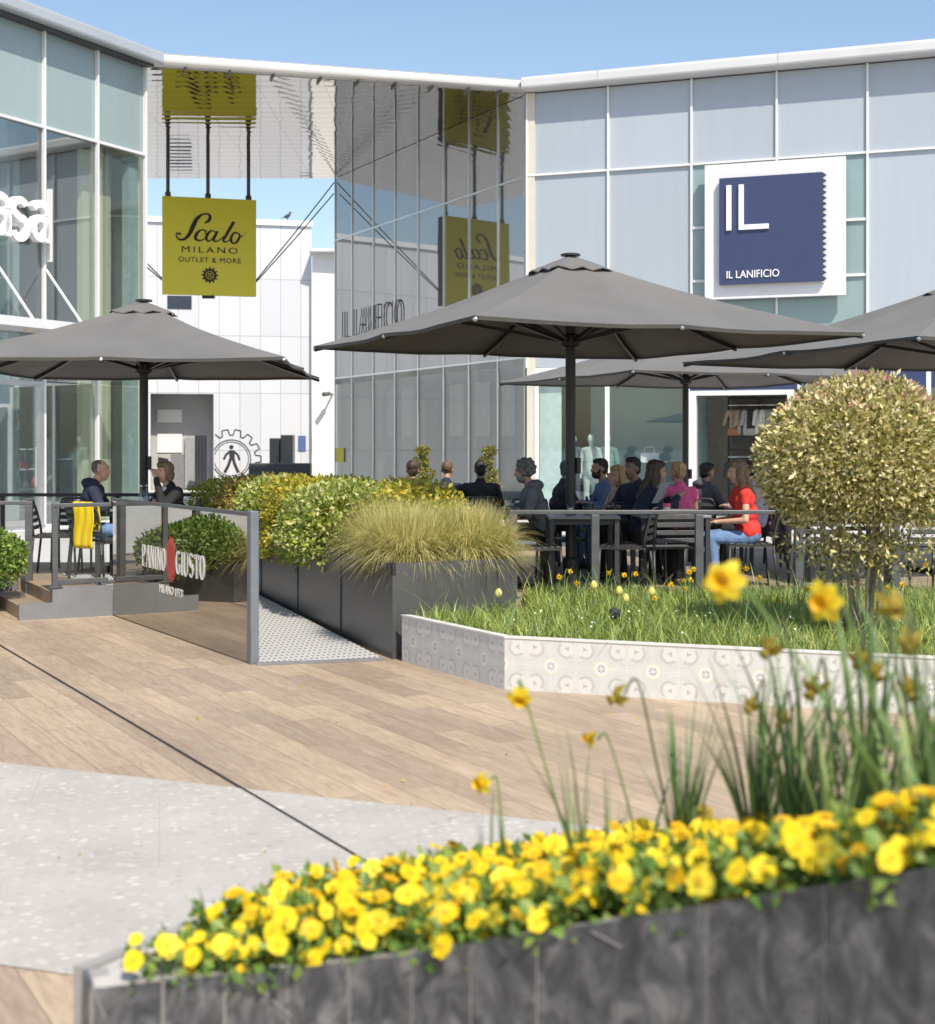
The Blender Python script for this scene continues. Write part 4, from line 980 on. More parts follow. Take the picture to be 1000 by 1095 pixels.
# ================================================================ planter boxes
PH = .77
steel_box = pm('anthracite planter steel', (.094, .096, .097), .36, .25, .12, 3, .03, 14)
pb = thing('planter_box', 'long dark grey steel planter box beside the ramp', 'planter', (F0.x, F0.y, 0))
A_, B_, C_, D_ = F0, F0 + pw * 1.10, F1 + pw * 1.10, F1
m = MB(); m.prism([A_, B_, C_, D_], 0.0, PH - .10)
for a, b_ in ((A_, B_), (B_, C_), (C_, D_), (D_, A_)):
    n = V2(b_ - a).normalized().cross(Z3) * -.03
    m.prism([a, b_, (b_.x + n.x, b_.y + n.y), (a.x + n.x, a.y + n.y)], PH - .10, PH)
bx = m.build('box', steel_box, pb)
m = MB()
for k in (1.25, 2.5, 3.75, 5.0):
    e = F0 + pg * k - pw * .004; m.beam((e.x, e.y, 0.05), (e.x, e.y, PH - .002), .006, .012)
m.build('panel_seam', pm('seam dark', (.04, .042, .045), .5), pb)
soil = pm('dark soil', (.05, .036, .025), .95, 0, .4, 8, .5, 30)
m = MB(); i_ = lambda a, s, t: a + pg * s + pw * t
m.prism([i_(A_, .04, .04), i_(B_, .04, -.04), i_(C_, -.04, -.04), i_(D_, -.04, .04)], PH - .098, PH - .03); m.build('soil', soil, pb)
# planter left of the steps (mirrored in the glass screen)
LP = [Vector((-5.95, 14.15)), Vector((-5.15, 14.35)), Vector((-4.98, 15.35)), Vector((-5.75, 15.5))]
lp = thing('planter_box', 'dark steel planter box under the boxwood left of the steps', 'planter', (LP[0].x, LP[0].y, 0))
m = MB(); m.prism(LP, 0.002, .42); m.build('box', steel_box, lp)
m = MB(); m.prism([LP[0] + Vector((.05, .04)), LP[1] + Vector((-.05, .05)), LP[2] + Vector((-.05, -.05)), LP[3] + Vector((.05, -.05))], .421, .44); m.build('soil', soil, lp)

# ================================================================ tiled flower bed in the middle
def tile_mat():
    m, nt, b = new_mat('patterned cement tile'); tc = nt.nodes.new('ShaderNodeUVMap'); sv = nt.nodes.new('ShaderNodeSeparateXYZ'); nt.links.new(tc.outputs[0], sv.inputs[0])
    U, V = sv.outputs[0], sv.outputs[1]           # metres along and up the wall; one motif every .36 m
    px_ = M_(nt, 'SUBTRACT', M_(nt, 'FRACT', M_(nt, 'DIVIDE', U, .36)), .5); py_ = M_(nt, 'SUBTRACT', M_(nt, 'DIVIDE', V, .36), .5)
    d = M_(nt, 'SQRT', M_(nt, 'ADD', M_(nt, 'MULTIPLY', px_, px_), M_(nt, 'MULTIPLY', py_, py_)))
    th = M_(nt, 'ARCTAN2', py_, px_)
    qx = M_(nt, 'SUBTRACT', .5, M_(nt, 'ABSOLUTE', px_)); qy = M_(nt, 'SUBTRACT', .5, M_(nt, 'ABSOLUTE', py_))   # distance to the corner
    AND = lambda *a: a[0] if len(a) == 1 else M_(nt, 'MULTIPLY', a[0], AND(*a[1:]))
    lt = lambda a, k: M_(nt, 'LESS_THAN', a, k); gt = lambda a, k: M_(nt, 'GREATER_THAN', a, k)
    def dist(ax, ay): return M_(nt, 'SQRT', M_(nt, 'ADD', M_(nt, 'POWER', M_(nt, 'SUBTRACT', qx, ax), 2), M_(nt, 'POWER', M_(nt, 'SUBTRACT', qy, ay), 2)))
    n1 = noise(nt, tc.outputs[0], 9, 4)
    base = ramp(nt, n1, [(.3, (.56, .565, .54)), (.7, (.61, .615, .60))])
    c = base
    q = dist(.19, .17)
    c = mixc(nt, M_(nt, 'MULTIPLY', AND(lt(q, .165)), .7), c, (.67, .66, .63))                       # pale bud
    c = mixc(nt, M_(nt, 'MULTIPLY', AND(lt(q, .175), gt(q, .125), gt(M_(nt, 'ADD', qx, qy), .36)), .6), c, (.40, .39, .375))   # grey leaf arcs
    cr = M_(nt, 'SQRT', M_(nt, 'ADD', M_(nt, 'MULTIPLY', qx, qx), M_(nt, 'MULTIPLY', qy, qy)))
    c = mixc(nt, M_(nt, 'MULTIPLY', AND(gt(cr, .40), lt(cr, .425)), .35), c, (.47, .46, .44))
    ang3 = M_(nt, 'COSINE', M_(nt, 'MULTIPLY', M_(nt, 'ARCTAN2', M_(nt, 'SUBTRACT', qy, .15), M_(nt, 'SUBTRACT', qx, .17)), 3))
    q2 = dist(.17, .15)
    c = mixc(nt, M_(nt, 'MULTIPLY', lt(q2, M_(nt, 'ADD', M_(nt, 'MULTIPLY_ADD', ang3, .016, .028), M_(nt, 'MULTIPLY_ADD', noise(nt, tc.outputs[0], 60, 2), .07, -.03))), .7), c, (.34, .32, .29))
    c = mixc(nt, lt(d, .148), c, (.66, .62, .36)); c = mixc(nt, lt(d, .132), c, (.70, .70, .68))
    star = AND(gt(M_(nt, 'COSINE', M_(nt, 'MULTIPLY', th, 8)), .15), lt(d, .082), gt(d, .024))
    c = mixc(nt, star, c, (.17, .17, .19))
    g1 = lt(M_(nt, 'ABSOLUTE', py_), .006); g2 = lt(M_(nt, 'PINGPONG', M_(nt, 'DIVIDE', U, .36), .25), .005)
    c = mixc(nt, M_(nt, 'MULTIPLY', M_(nt, 'MAXIMUM', g1, M_(nt, 'MAXIMUM', lt(qx, .006), lt(M_(nt, 'ABSOLUTE', px_), .004))), .45), c, (.74, .73, .71))
    nt.links.new(c, b.inputs['Base Color']); b.inputs['Roughness'].default_value = .55
    bump(nt, b, n1, .1, .004)
    return m
tiles = tile_mat()
BV = [Vector((-.52, 11.5)), Vector((.26, 10.17)), Vector((4.9, 8.45)), Vector((7.5, 9.2)), Vector((7.6, 13.6)), Vector((.45, 13.6)), Vector((.45, 12.1))]
BZ = .36
bed = thing('tiled_planter', 'low planter wall clad in pale patterned tiles round the grass bed', 'planter', (BV[1].x, BV[1].y, 0))
m = MB(); run = 0
for a, b_ in ((BV[0], BV[1]), (BV[1], BV[2]), (BV[2], BV[3])):
    L_ = (b_ - a).length; n = V2(b_ - a).normalized().cross(Z3) * -1
    vs = [(a.x, a.y, 0), (b_.x, b_.y, 0), (b_.x, b_.y, BZ), (a.x, a.y, BZ)]
    if a == BV[1]: run = .20 + .0
    m.add(vs, [(0, 1, 2, 3)], 0, [[(run, 0), (run + L_, 0), (run + L_, .36), (run, .36)]]); run += L_
m.build('tile_cladding', tiles, bed)
m = MB()
cap_w = .05
def inset(P, k, d):
    n = len(P); a, b_, c = P[(k - 1) % n], P[k], P[(k + 1) % n]
    e1, e2 = (b_ - a).normalized(), (c - b_).normalized(); n1, n2 = Vector((-e1.y, e1.x)), Vector((-e2.y, e2.x))
    q = (n1 + n2); q = q / max(.2, q.length_squared) * 2
    return b_ + q * d
INN = [inset(BV, k, .06) for k in range(len(BV))]; OUT = [inset(BV, k, -.006) for k in range(len(BV))]; IN2 = [inset(BV, k, .004) for k in range(len(BV))]
for k in range(3): m.prism([OUT[k], OUT[k + 1], INN[k + 1], INN[k]], BZ, BZ + .012)
for k in range(3): m.prism([IN2[k], IN2[k + 1], INN[k + 1], INN[k]], 0, BZ - .001)
m.build('coping', pm('pale tile coping', (.68, .67, .64), .5, 0, .05, 3), bed)
m = MB(); m.prism(INN, .01, BZ - .04); m.build('soil', soil, bed)

# ================================================================ foreground planter of black slate
wall_pts = [(99, 3.32), (190, 3.33), (280, 3.31), (360, 3.27), (440, 3.21), (540, 3.1), (660, 2.95), (760, 2.82), (880, 2.65), (1000, 2.48), (1130, 2.3), (1330, 2.08)]
WY = lambda px: 1058 + (px - 99) * -.106 if px < 420 else 1024 - (px - 420) * .167
WP = [((px - CX) * Y / F, Y, EYE - (WY(px) - HY) * Y / F) for px, Y in wall_pts]
WP = [(-.90, 3.42, WP[0][2] + .012)] + WP
RP = [(-.62, 3.95, .44), (-.1, 4.12, .47), (.5, 4.2, .50), (1.1, 4.1, .54), (1.7, 3.8, .66), (2.1, 3.2, .85)]
fp = thing('slate_planter', 'curved foreground planter faced with dark slate slabs, full of pansies', 'planter', (WP[1][0], WP[1][1], 0))
m_, nt, b = new_mat('black slate'); v = objc(nt)
st_ = nt.nodes.new('ShaderNodeVectorMath'); st_.operation = 'MULTIPLY'; nt.links.new(v, st_.inputs[0]); st_.inputs[1].default_value = (6, 6, 3.4)
s1_ = noise(nt, st_.outputs[0], 2.4, 8, .66, .8); s2_ = noise(nt, v, 30, 5, .6)
nt.links.new(ramp(nt, s1_, [(.30, (.028, .031, .036)), (.44, (.056, .061, .068)), (.54, (.10, .106, .114)), (.66, (.19, .195, .2))]), b.inputs['Base Color'])
nt.links.new(M_(nt, 'MULTIPLY_ADD', s2_, .3, .2), b.inputs['Roughness']); bump(nt, b, M_(nt, 'ADD', s1_, M_(nt, 'MULTIPLY', s2_, .4)), .5, .012)
slate = m_
grout = pm('pale grout', (.30, .29, .28), .8, 0, .1, 10)
# slabs along the wall, cut where the photograph shows upright joints
import bisect
cum = [0]
for a, b_ in zip(WP[:-1], WP[1:]): cum.append(cum[-1] + math.hypot(b_[0] - a[0], b_[1] - a[1]))
def wall_at(s_):
    i = max(0, min(len(cum) - 2, bisect.bisect(cum, s_) - 1)); f = (s_ - cum[i]) / (cum[i + 1] - cum[i])
    a, b_ = WP[i], WP[i + 1]; d = Vector((b_[0] - a[0], b_[1] - a[1])).normalized()
    return Vector((a[0] + (b_[0] - a[0]) * f, a[1] + (b_[1] - a[1]) * f, a[2] + (b_[2] - a[2]) * f)), Vector((d.y, -d.x))
m = MB(); N_ = 46
ss = [cum[-1] * i / N_ for i in range(N_ + 1)]; ss = sorted(set(ss + cum))
def ribbon(mb, ss, o0, o1, z0, ztop):
    for a, b_ in zip(ss[:-1], ss[1:]):
        (p, n), (q, k) = wall_at(a), wall_at(b_); n = k = wall_at((a + b_) / 2)[1]
        A = [(p.x + n.x * o0, p.y + n.y * o0), (q.x + k.x * o0, q.y + k.y * o0), (q.x + k.x * o1, q.y + k.y * o1), (p.x + n.x * o1, p.y + n.y * o1)]
        tz = [ztop(p.z), ztop(q.z), ztop(q.z), ztop(p.z)]
        vs = [(x, y, z0) for x, y in A] + [(x, y, z) for (x, y), z in zip(A, tz)]
        mb.add(vs, [(0, 1, 2, 3), (7, 6, 5, 4), (1, 0, 4, 5), (2, 1, 5, 6), (3, 2, 6, 7), (0, 3, 7, 4)])
ribbon(m, ss, -.05, .0045, .0, lambda z: z - .003); m.build('grout_core', grout, fp)
jpx = [175, 241, 309, 375, 442, 505, 576, 661, 758, 883, 1030, 1200]
def s_of_px(px):
    lo, hi = cum[1], cum[-1]
    for _ in range(40):
        mid_ = (lo + hi) / 2; p, _n = wall_at(mid_)
        if p.x / p.y * F + CX < px: lo = mid_
        else: hi = mid_
    return lo
cuts = [0, cum[1]] + [s_of_px(p) for p in jpx] + [cum[-1]]
for a, b_ in zip(cuts[:-1], cuts[1:]):
    if b_ - a < .01: continue
    g_ = .0032; m = MB(); k = 4; sub = [a + g_ + (b_ - a - 2 * g_) * i / k for i in range(k + 1)]
    p, n = wall_at((a + b_) / 2)
    ribbon(m, sub, -.006, .008 + random.uniform(-.0015, .0015), .0, lambda z: z); m.build('slate_slab', slate, fp)
# slanting cuts seen in two of the slabs: thin pale grout lines
m = MB()
for (xa, ya), (xb, yb) in (((95, 1052), (114, 1088)), ((268, 1046), (312, 1085)), ((634, 994), (668, 1012))):
    q = []
    for x_, y_ in ((xa, ya), (xb, yb)):
        p, n = wall_at(s_of_px(x_)); q.append(Vector((p.x + n.x * .0095, p.y + n.y * .0095, EYE - (y_ - HY) * p.y / F)))
    m.beam(q[0], q[1], .002, .0025)
m.build('slanting_joint', grout, fp)
m = MB()
# soil as a strip between front wall and rear wall
def front(u):
    p, _ = wall_at(cum[-1] * u); return Vector((p.x, p.y + .05, p.z))
def rear(u):
    f = u * (len(RP) - 1); i = min(len(RP) - 2, int(f)); f -= i; a, b_ = RP[i], RP[i + 1]
    return Vector((a[0] + (b_[0] - a[0]) * f, a[1] + (b_[1] - a[1]) * f, a[2] + (b_[2] - a[2]) * f))
def bed_pt(u, v_):
    a, b_ = front(u), rear(u); p = a.lerp(b_, v_); p.z += .03 * math.sin(math.pi * min(1, v_ * 1.02)) * min(1, u * 5) - .045; return p
nu, nv = 30, 8; vs = [bed_pt(i / nu, j / nv) for i in range(nu + 1) for j in range(nv + 1)]
m.add(vs, [(i * (nv + 1) + j, (i + 1) * (nv + 1) + j, (i + 1) * (nv + 1) + j + 1, i * (nv + 1) + j + 1) for i in range(nu) for j in range(nv)]); m.build('soil', soil, fp, smooth=True)
m = MB()
for i in range(24):
    a, b_ = rear(i / 24), rear((i + 1) / 24); d = V2(b_ - a).normalized().cross(Z3) * -.04
    A = [(a.x, a.y), (b_.x, b_.y), (b_.x + d.x, b_.y + d.y), (a.x + d.x, a.y + d.y)]; tz = [a.z, b_.z, b_.z, a.z]
    vs = [(x, y, 0.002) for x, y in A] + [(x, y, z) for (x, y), z in zip(A, tz)]
    m.add(vs, [(3, 2, 1, 0), (4, 5, 6, 7), (0, 1, 5, 4), (1, 2, 6, 5), (2, 3, 7, 6), (3, 0, 4, 7)])
lft = [Vector((WP[0][0], WP[0][1], 0)), Vector((RP[0][0], RP[0][1], 0))]
d = (lft[1] - lft[0]).normalized().cross(Z3) * -.04
zz = [WP[0][2], WP[0][2], RP[0][2], RP[0][2]]
A = [(lft[0].x, lft[0].y), (lft[0].x + d.x, lft[0].y + d.y), (lft[1].x + d.x, lft[1].y + d.y), (lft[1].x, lft[1].y)]
m.add([(x, y, .001) for x, y in A] + [(x, y, z) for (x, y), z in zip(A, zz)], [(3, 2, 1, 0), (4, 5, 6, 7), (0, 1, 5, 4), (1, 2, 6, 5), (2, 3, 7, 6), (3, 0, 4, 7)])
e0, e1 = front(1.0), rear(1.0); e0 = Vector((WP[-1][0], WP[-1][1], WP[-1][2])); dq = (V2(e1) - V2(e0)).normalized().cross(Z3) * .04
A = [(e0.x, e0.y), (e0.x + dq.x, e0.y + dq.y), (e1.x + dq.x, e1.y + dq.y), (e1.x, e1.y)]
m.add([(x, y, .001) for x, y in A] + [(x, y, z) for (x, y), z in zip(A, (e0.z, e0.z, e1.z, e1.z))], [(3, 2, 1, 0), (4, 5, 6, 7), (0, 1, 5, 4), (1, 2, 6, 5), (2, 3, 7, 6), (3, 0, 4, 7)])
m.build('rear_wall', pm('grey concrete', (.33, .32, .31), .8, 0, .15, 5, .2, 40), fp)
# pale ledge at the planter's tip
m = MB(); q = [bed_pt(0, 0) , bed_pt(.0, .9), bed_pt(.06, .9), bed_pt(.06, 0)]
m.prism([(WP[0][0] + .01, WP[0][1]), (WP[1][0], WP[1][1] + .012), (-.70, 3.36), (-.62, 3.9)], .40, WP[1][2] + .004); m.build('stone_ledge', pm('pale stone', (.5, .48, .45), .7, 0, .15, 8, .15, 40), fp)
# ================================================================ plants
def rnd_ball(n, r0=.0, r1=1.0, zmin=-1):
    p = rng.normal(0, 1, (int(n * 2.6) + 10, 3)); p = unit(p); p = p[p[:, 2] > zmin][:n]
    return p, rng.uniform(r0 ** 3, r1 ** 3, len(p)) ** (1 / 3)
def shrub_leaves(name, mat, parent, c, rad, n, size, aspect=.55, shell=.72, lump=.16, zmin=-1, jitter=.8, ang=0, freq=4.0, seed=0, tonefn=None, boxy=False):
    d, r = rnd_ball(n, shell, 1.0, zmin)
    n = len(d); ph = rng.uniform(0, 6, 9)
    lum = sum(np.sin(d[:, i] * freq * (1 + .3 * j) + ph[i + 3 * j]) for i in range(3) for j in range(3)) / 4.5
    rr = r * (1 + lump * lum) + rng.normal(0, .018, n)
    sq = 1.0 / (np.abs(d) ** 4).sum(1) ** .25 if boxy else np.ones(n)
    p = d * (rr * sq)[:, None] * np.array(rad)
    nr = unit(d / np.array(rad))
    ca, sa = math.cos(ang), math.sin(ang); Q = np.array([[ca, -sa, 0], [sa, ca, 0], [0, 0, 1]])
    p = p @ Q.T + np.array(c); nr = nr @ Q.T
    v, f = leaves(p, nr, size, aspect, jitter=jitter)
    tone = rng.uniform(0, 1, n)
    if tonefn is not None: tone = np.clip(tonefn(d, r, tone), 0, 1)
    return np_mesh(name, v, f, mat, parent, np.repeat(tone, 2))
def stems(parent, base, tips, r, mat, name='stem', bend=.1):
    m = MB()
    for t in tips:
        b_ = Vector(base) + Vector((random.uniform(-.03, .03), random.uniform(-.03, .03), 0)); t = Vector(t)
        mid_ = b_.lerp(t, .5) + Vector((random.uniform(-bend, bend), random.uniform(-bend, bend), 0)) * .4
        m.tube([b_, mid_, t], [r, r * .8, r * .35], 6)
    return m.build(name, mat, parent, smooth=True)
bark = pm('brown bark', (.16, .12, .075), .85, 0, .3, 14, .4, 60)
green_var = leaf_mat('variegated euonymus leaves', [(0, (.14, .21, .03)), (.35, (.29, .39, .05)), (.55, (.46, .51, .09)), (.75, (.64, .64, .24)), (1, (.74, .72, .38))], .42)
green_lime = leaf_mat('lime green leaves', [(0, (.20, .28, .035)), (.4, (.36, .43, .05)), (.8, (.55, .54, .07)), (1, (.62, .56, .12))], .42)
yellow_lv = leaf_mat('golden leaves', [(0, (.22, .28, .03)), (.35, (.42, .40, .05)), (.7, (.60, .49, .05)), (1, (.66, .55, .12))], .42)
rusty_lv = leaf_mat('rusty yellow leaves', [(0, (.20, .22, .05)), (.35, (.38, .34, .08)), (.7, (.50, .37, .10)), (1, (.48, .29, .12))], .42)
boxw = leaf_mat('boxwood leaves', [(0, (.08, .15, .025)), (.5, (.19, .30, .05)), (.85, (.32, .42, .10)), (1, (.42, .48, .17))])
hedge = [  # position along the box, across, half sizes, leaf kind, label
    (5.9, .50, (.66, .60, .44), green_lime, 'lime green shrub at the far end of the dark planter hedge'),
    (5.0, .46, (.70, .56, .45), rusty_lv, 'rusty yellow shrub second from the far end of the planter hedge'),
    (4.0, .40, (.74, .58, .46), green_var, 'cream and green variegated shrub nearest the glass screen in the planter'),
    (3.15, .42, (.58, .56, .47), yellow_lv, 'golden yellow shrub between two green ones in the dark planter'),
    (2.25, .40, (.74, .58, .46), green_var, 'green variegated shrub hanging over the planter rim beside the tufted grass'),
    (3.6, .86, (1.3, .44, .48), green_lime, 'lime green shrub along the back rim of the dark planter'),
    (1.9, .86, (.85, .42, .47), yellow_lv, 'yellow shrub behind the tufted grass at the planter back rim')]
ha = math.atan2(pg.y, pg.x)
for s_, t_, rad, mt, lab in hedge:
    c = F0 + pg * s_ + pw * t_; t = thing('shrub', lab, 'shrub', (c.x, c.y, PH - .04), 'shrubs in the dark planter')
    n = int(6400 * rad[0] * rad[1] / .36)
    shrub_leaves('foliage', mt, t, (c.x, c.y, PH + .12), rad, n, .052, .62, .70, .10, -.55, jitter=1.1, ang=ha, boxy=True)
    stems(t, (c.x, c.y, PH - .06), [(c.x + random.uniform(-.3, .3), c.y + random.uniform(-.3, .3), PH + random.uniform(.12, .3)) for _ in range(9)], .012, bark)
straw = leaf_mat('straw coloured sedge blades', [(0, (.24, .26, .06)), (.25, (.46, .45, .13)), (.6, (.70, .62, .26)), (1, (.84, .76, .42))], .35, .5)
darkst = leaf_mat('old dark sedge blades', [(0, (.05, .045, .03)), (.6, (.11, .09, .05)), (1, (.2, .16, .09))], .2)
def sedge(label, c, n, h, reach, mats_=(straw, darkst)):
    t = thing('ornamental_grass', label, 'grass clump', c, 'tufted grasses in the dark planter')
    for nm, mt, k, hh, rr in (('blades', mats_[0], n, h, reach), ('dry_blades', mats_[1], n // 4, h * .42, reach * 1.02)):
        a = rng.uniform(0, 2 * math.pi, k); d = np.stack([np.cos(a), np.sin(a), 0 * a], 1)
        root = np.array(c) + d * (rng.uniform(0, .26, k) ** 1)[:, None] * np.array([1.25, 1.25, 0]); root[:, 2] = c[2]
        H = hh * rng.uniform(.35, 1.08, k); L = rr * rng.uniform(.1, 1.2, k)
        if nm == 'dry_blades': H = hh * rng.uniform(.1, .9, k); L = rr * rng.uniform(.6, 1.02, k)
        v, f, ix = blades(root, H, np.full(k, .0072), L, 6, d, 1.45)
        sd = np.stack([-d[:, 1], d[:, 0], 0 * a], 1) * rng.normal(0, .075, k)[:, None]
        # outer tips bend below the rim
        q = v.reshape(k, -1, 3); tt = np.repeat(np.linspace(0, 1, 7), 2)[None, :]
        q[:, :, 2] -= (np.maximum(0, L / rr - .28)[:, None] * .30 * tt ** 2.6 * (1.0 if nm == 'blades' else 1.15)); q += sd[:, None, :] * (tt ** 2)[:, :, None]; v = q.reshape(-1, 3)
        tone = rng.uniform(0, 1, k); np_mesh(nm, v, f, mt, t, tone[ix])
    return t
c1 = F0 + pg * .55 + pw * .36; sedge('straw coloured tufted grass spilling over the planter corner by the ramp', (c1.x, c1.y, PH - .02), 9000, .50, .35)
c2 = F0 + pg * .5 + pw * .88; sedge('straw coloured tufted grass at the front right corner of the dark planter', (c2.x, c2.y, PH - .02), 9000, .50, .34)
c3 = F0 + pg * 1.35 + pw * .55; sedge('straw coloured tufted grass behind the two corner tufts', (c3.x, c3.y, PH - .02), 5500, .54, .42)
# boxwood left of the steps, with a grass tuft beside it (seen in the glass screen)
t = thing('boxwood_shrub', 'rounded light green boxwood shrub at the left of the steps', 'shrub', (-5.2, 15.0, .42))
shrub_leaves('foliage', boxw, t, (-5.22, 14.98, .55), (.62, .55, .37), 6200, .055, .62, .6, .12, -.75); stems(t, (-5.3, 14.95, .42), [(-5.3 + random.uniform(-.3, .3), 14.95 + random.uniform(-.25, .25), .7) for _ in range(8)], .012, bark)
sedge('straw coloured tufted grass in front of the boxwood by the steps', (-5.62, 14.35, .44), 2200, .42, .42)['group'] = 'tufted grass by the steps'
# spiral topiaries near the shop
topm = leaf_mat('golden topiary leaves', [(0, (.10, .11, .02)), (.5, (.26, .24, .05)), (1, (.42, .38, .11))])
for px, ph_, lab in ((452.5, 0, 'clipped golden topiary of stacked balls behind the hedge'), (522, 1, 'clipped golden spiral topiary behind the tufted grass')):
    X = (px - CX) * 27.5 / F; t = thing('topiary', lab, 'topiary', (X, 27.5, 0), 'topiaries by the shop')
    m = MB(); m.lathe([(.16, .005), (.2, .38), (.18, .38), (.17, .34)], (X, 27.5, 0), 16); m.build('pot', black_metal, t)
    m = MB(); m.tube([(X, 27.5, .34), (X + .02, 27.5, 1.0), (X, 27.5, 1.66)], [.025, .02, .01]); m.build('stem', bark, t)
    for k in range(6):
        z = .55 + k * .215; rr = .24 - k * .022; a = k * 2.2 + ph_
        shrub_leaves('foliage', topm, t, (X + math.cos(a) * .10 * (1 - k / 8), 27.5 + math.sin(a) * .1 * (1 - k / 8), z), (rr, rr, rr * .62), 420, .05, .7, .6, .06)

# ---------------------------------------------------------------- ball shaped tree
tree_m = leaf_mat('variegated privet leaves', [(0, (.08, .10, .018)), (.2, (.24, .25, .05)), (.42, (.54, .48, .17)), (.65, (.76, .67, .33)), (.9, (.85, .78, .52)), (1, (.55, .28, .24))], .28, .42)
TX, TY, TC, TRd = 2.87, 10.55, 1.60, .735
t = thing('ball_tree', 'large clipped ball of cream and yellow leaves on several bare stems', 'tree', (TX, TY, BZ - .05))
def tt(d, r, tone):
    out = (r - .55) / .45
    return np.where((d[:, 2] > .55) & (r > .93) & (rng.uniform(0, 1, len(r)) < .18), 1.0, tone * .93)
shrub_leaves('crown', tree_m, t, (TX, TY, TC), (TRd * 1.0, TRd * 1.0, TRd * .88), 28000, .048, .46, .42, .085, -.78, jitter=.75, freq=3.2, tonefn=tt)
# ragged underside twigs and leaves
p = rng.normal(0, 1, (2000, 3)); p = unit(p) * rng.uniform(.15, .66, 2000)[:, None]; p[:, 2] = -np.abs(p[:, 2]) * .4
p = p + np.array([TX, TY, TC - .50]) - np.array([0, 0, 1]) * rng.exponential(.06, 2000)[:, None]
v, f = leaves(p, unit(rng.normal(0, 1, (2000, 3)) + np.array([0, 0, -.4])), .042, .46); np_mesh('lower_leaves', v, f, tree_m, t, np.repeat(rng.uniform(0, .85, 2000), 2))
greybark = pm('pale grey bark', (.30, .26, .18), .85, 0, .35, 18, .5, 60)
for k in range(9):
    a = k * 2.4; bx_, by_ = TX + .12 * math.cos(a) * random.uniform(.3, 1), TY + .1 * math.sin(a)
    rr = random.uniform(.2, .44); tx, ty = TX + rr * math.cos(a), TY + rr * math.sin(a)
    m = MB(); r0 = random.uniform(.014, .024)
    pts = [Vector((bx_, by_, BZ - .06)), Vector((bx_ + (tx - bx_) * .25 + random.uniform(-.02, .02), by_ + (ty - by_) * .25, .72)), Vector((bx_ + (tx - bx_) * .6 + random.uniform(-.03, .03), by_ + (ty - by_) * .6, 1.1)), Vector((tx, ty, 1.55))]
    m.tube(pts, [r0, r0 * .9, r0 * .7, r0 * .35], 7)
    for j in range(3):
        e = pts[2].lerp(pts[3], random.uniform(-.3, .7)); m.tube([e, e + Vector((random.uniform(-.22, .22), random.uniform(-.22, .22), random.uniform(.1, .25)))], [r0 * .4, r0 * .15], 5)
    m.build('trunk', greybark, t, smooth=True)

# ---------------------------------------------------------------- grass bed
lawn = leaf_mat('fresh grass blades', [(0, (.09, .15, .025)), (.35, (.24, .35, .055)), (.7, (.42, .50, .12)), (1, (.62, .65, .27))], .35, .5)
def in_poly(x, y, P):
    inside = np.zeros(len(x), bool); n = len(P)
    for i in range(n):
        x1, y1 = P[i]; x2, y2 = P[(i + 1) % n]
        c = ((y1 > y) != (y2 > y)) & (x < (x2 - x1) * (y - y1) / (y2 - y1 + 1e-12) + x1); inside ^= c
    return inside
PB = [(p.x, p.y) for p in INN]
n = 46000; x = rng.uniform(-.5, 6.2, n); y = rng.uniform(8.5, 13.55, n); k = in_poly(x, y, PB); x, y = x[k], y[k]; n = len(x)
pat = .5 + .5 * np.sin(x * 3.1 + 1.3 * np.sin(y * 2.7)) * np.sin(y * 3.7 + x)
H = rng.uniform(.05, .15, n) + .05 * pat * rng.uniform(0, 1, n)
tl = rng.uniform(0, 1, n) < .05; H[tl] *= 2.0
v, f, ix = blades(np.stack([x, y, np.full(n, BZ - .05)], 1), H, rng.uniform(.004, .011, n), H * rng.uniform(.2, 1.1, n), 3)
o = stuff(np_mesh('bed_grass', v, f, lawn, None, np.clip(rng.uniform(0, 1, n) * .8 + pat * .2, 0, 1)[ix], (2.5, 11, BZ - .05)))
# white speedwell flecks in the grass
nf = 150; x = rng.uniform(.3, 3.4, nf); y = rng.uniform(9.4, 11.2, nf); k = in_poly(x, y, PB) ; x, y = x[k], y[k]; nf = len(x)
v, f = leaves(np.stack([x, y, BZ + .06 + rng.uniform(0, .05, nf)], 1), np.tile([0, -.3, 1.0], (nf, 1)), .016, .9); stuff(np_mesh('tiny_white_flowers', v, f, pm('white petals', (.8, .8, .76), .6), None, None, (1.5, 10, BZ)))

# ---------------------------------------------------------------- daffodils and tulips
daf_leaf = leaf_mat('daffodil leaves', [(0, (.08, .15, .06)), (.5, (.16, .27, .10)), (1, (.29, .40, .17))], .25, .4)
def mk_stem_mat(): return pm('green flower stem', (.12, .2, .05), .5, 0, .2, 20)
stem_m = mk_stem_mat(); stem_dark = pm('olive flower stem', (.07, .09, .03), .5, 0, .2, 20)
daf_y = leaf_mat('yellow daffodil petals', [(0, (.78, .58, .02)), (.5, (.85, .66, .03)), (1, (.88, .72, .06))], .35, .5)
daf_o = leaf_mat('orange daffodil trumpet', [(0, (.75, .40, .01)), (.5, (.83, .50, .015)), (1, (.85, .58, .02))], .3, .5)
daf_old = leaf_mat('withered daffodil petals', [(0, (.30, .22, .03)), (.5, (.42, .32, .04)), (1, (.52, .42, .08))], .4, .6)
pale_y = leaf_mat('pale yellow petals', [(0, (.80, .72, .15)), (.5, (.85, .79, .25)), (1, (.88, .84, .36))], .35, .5)
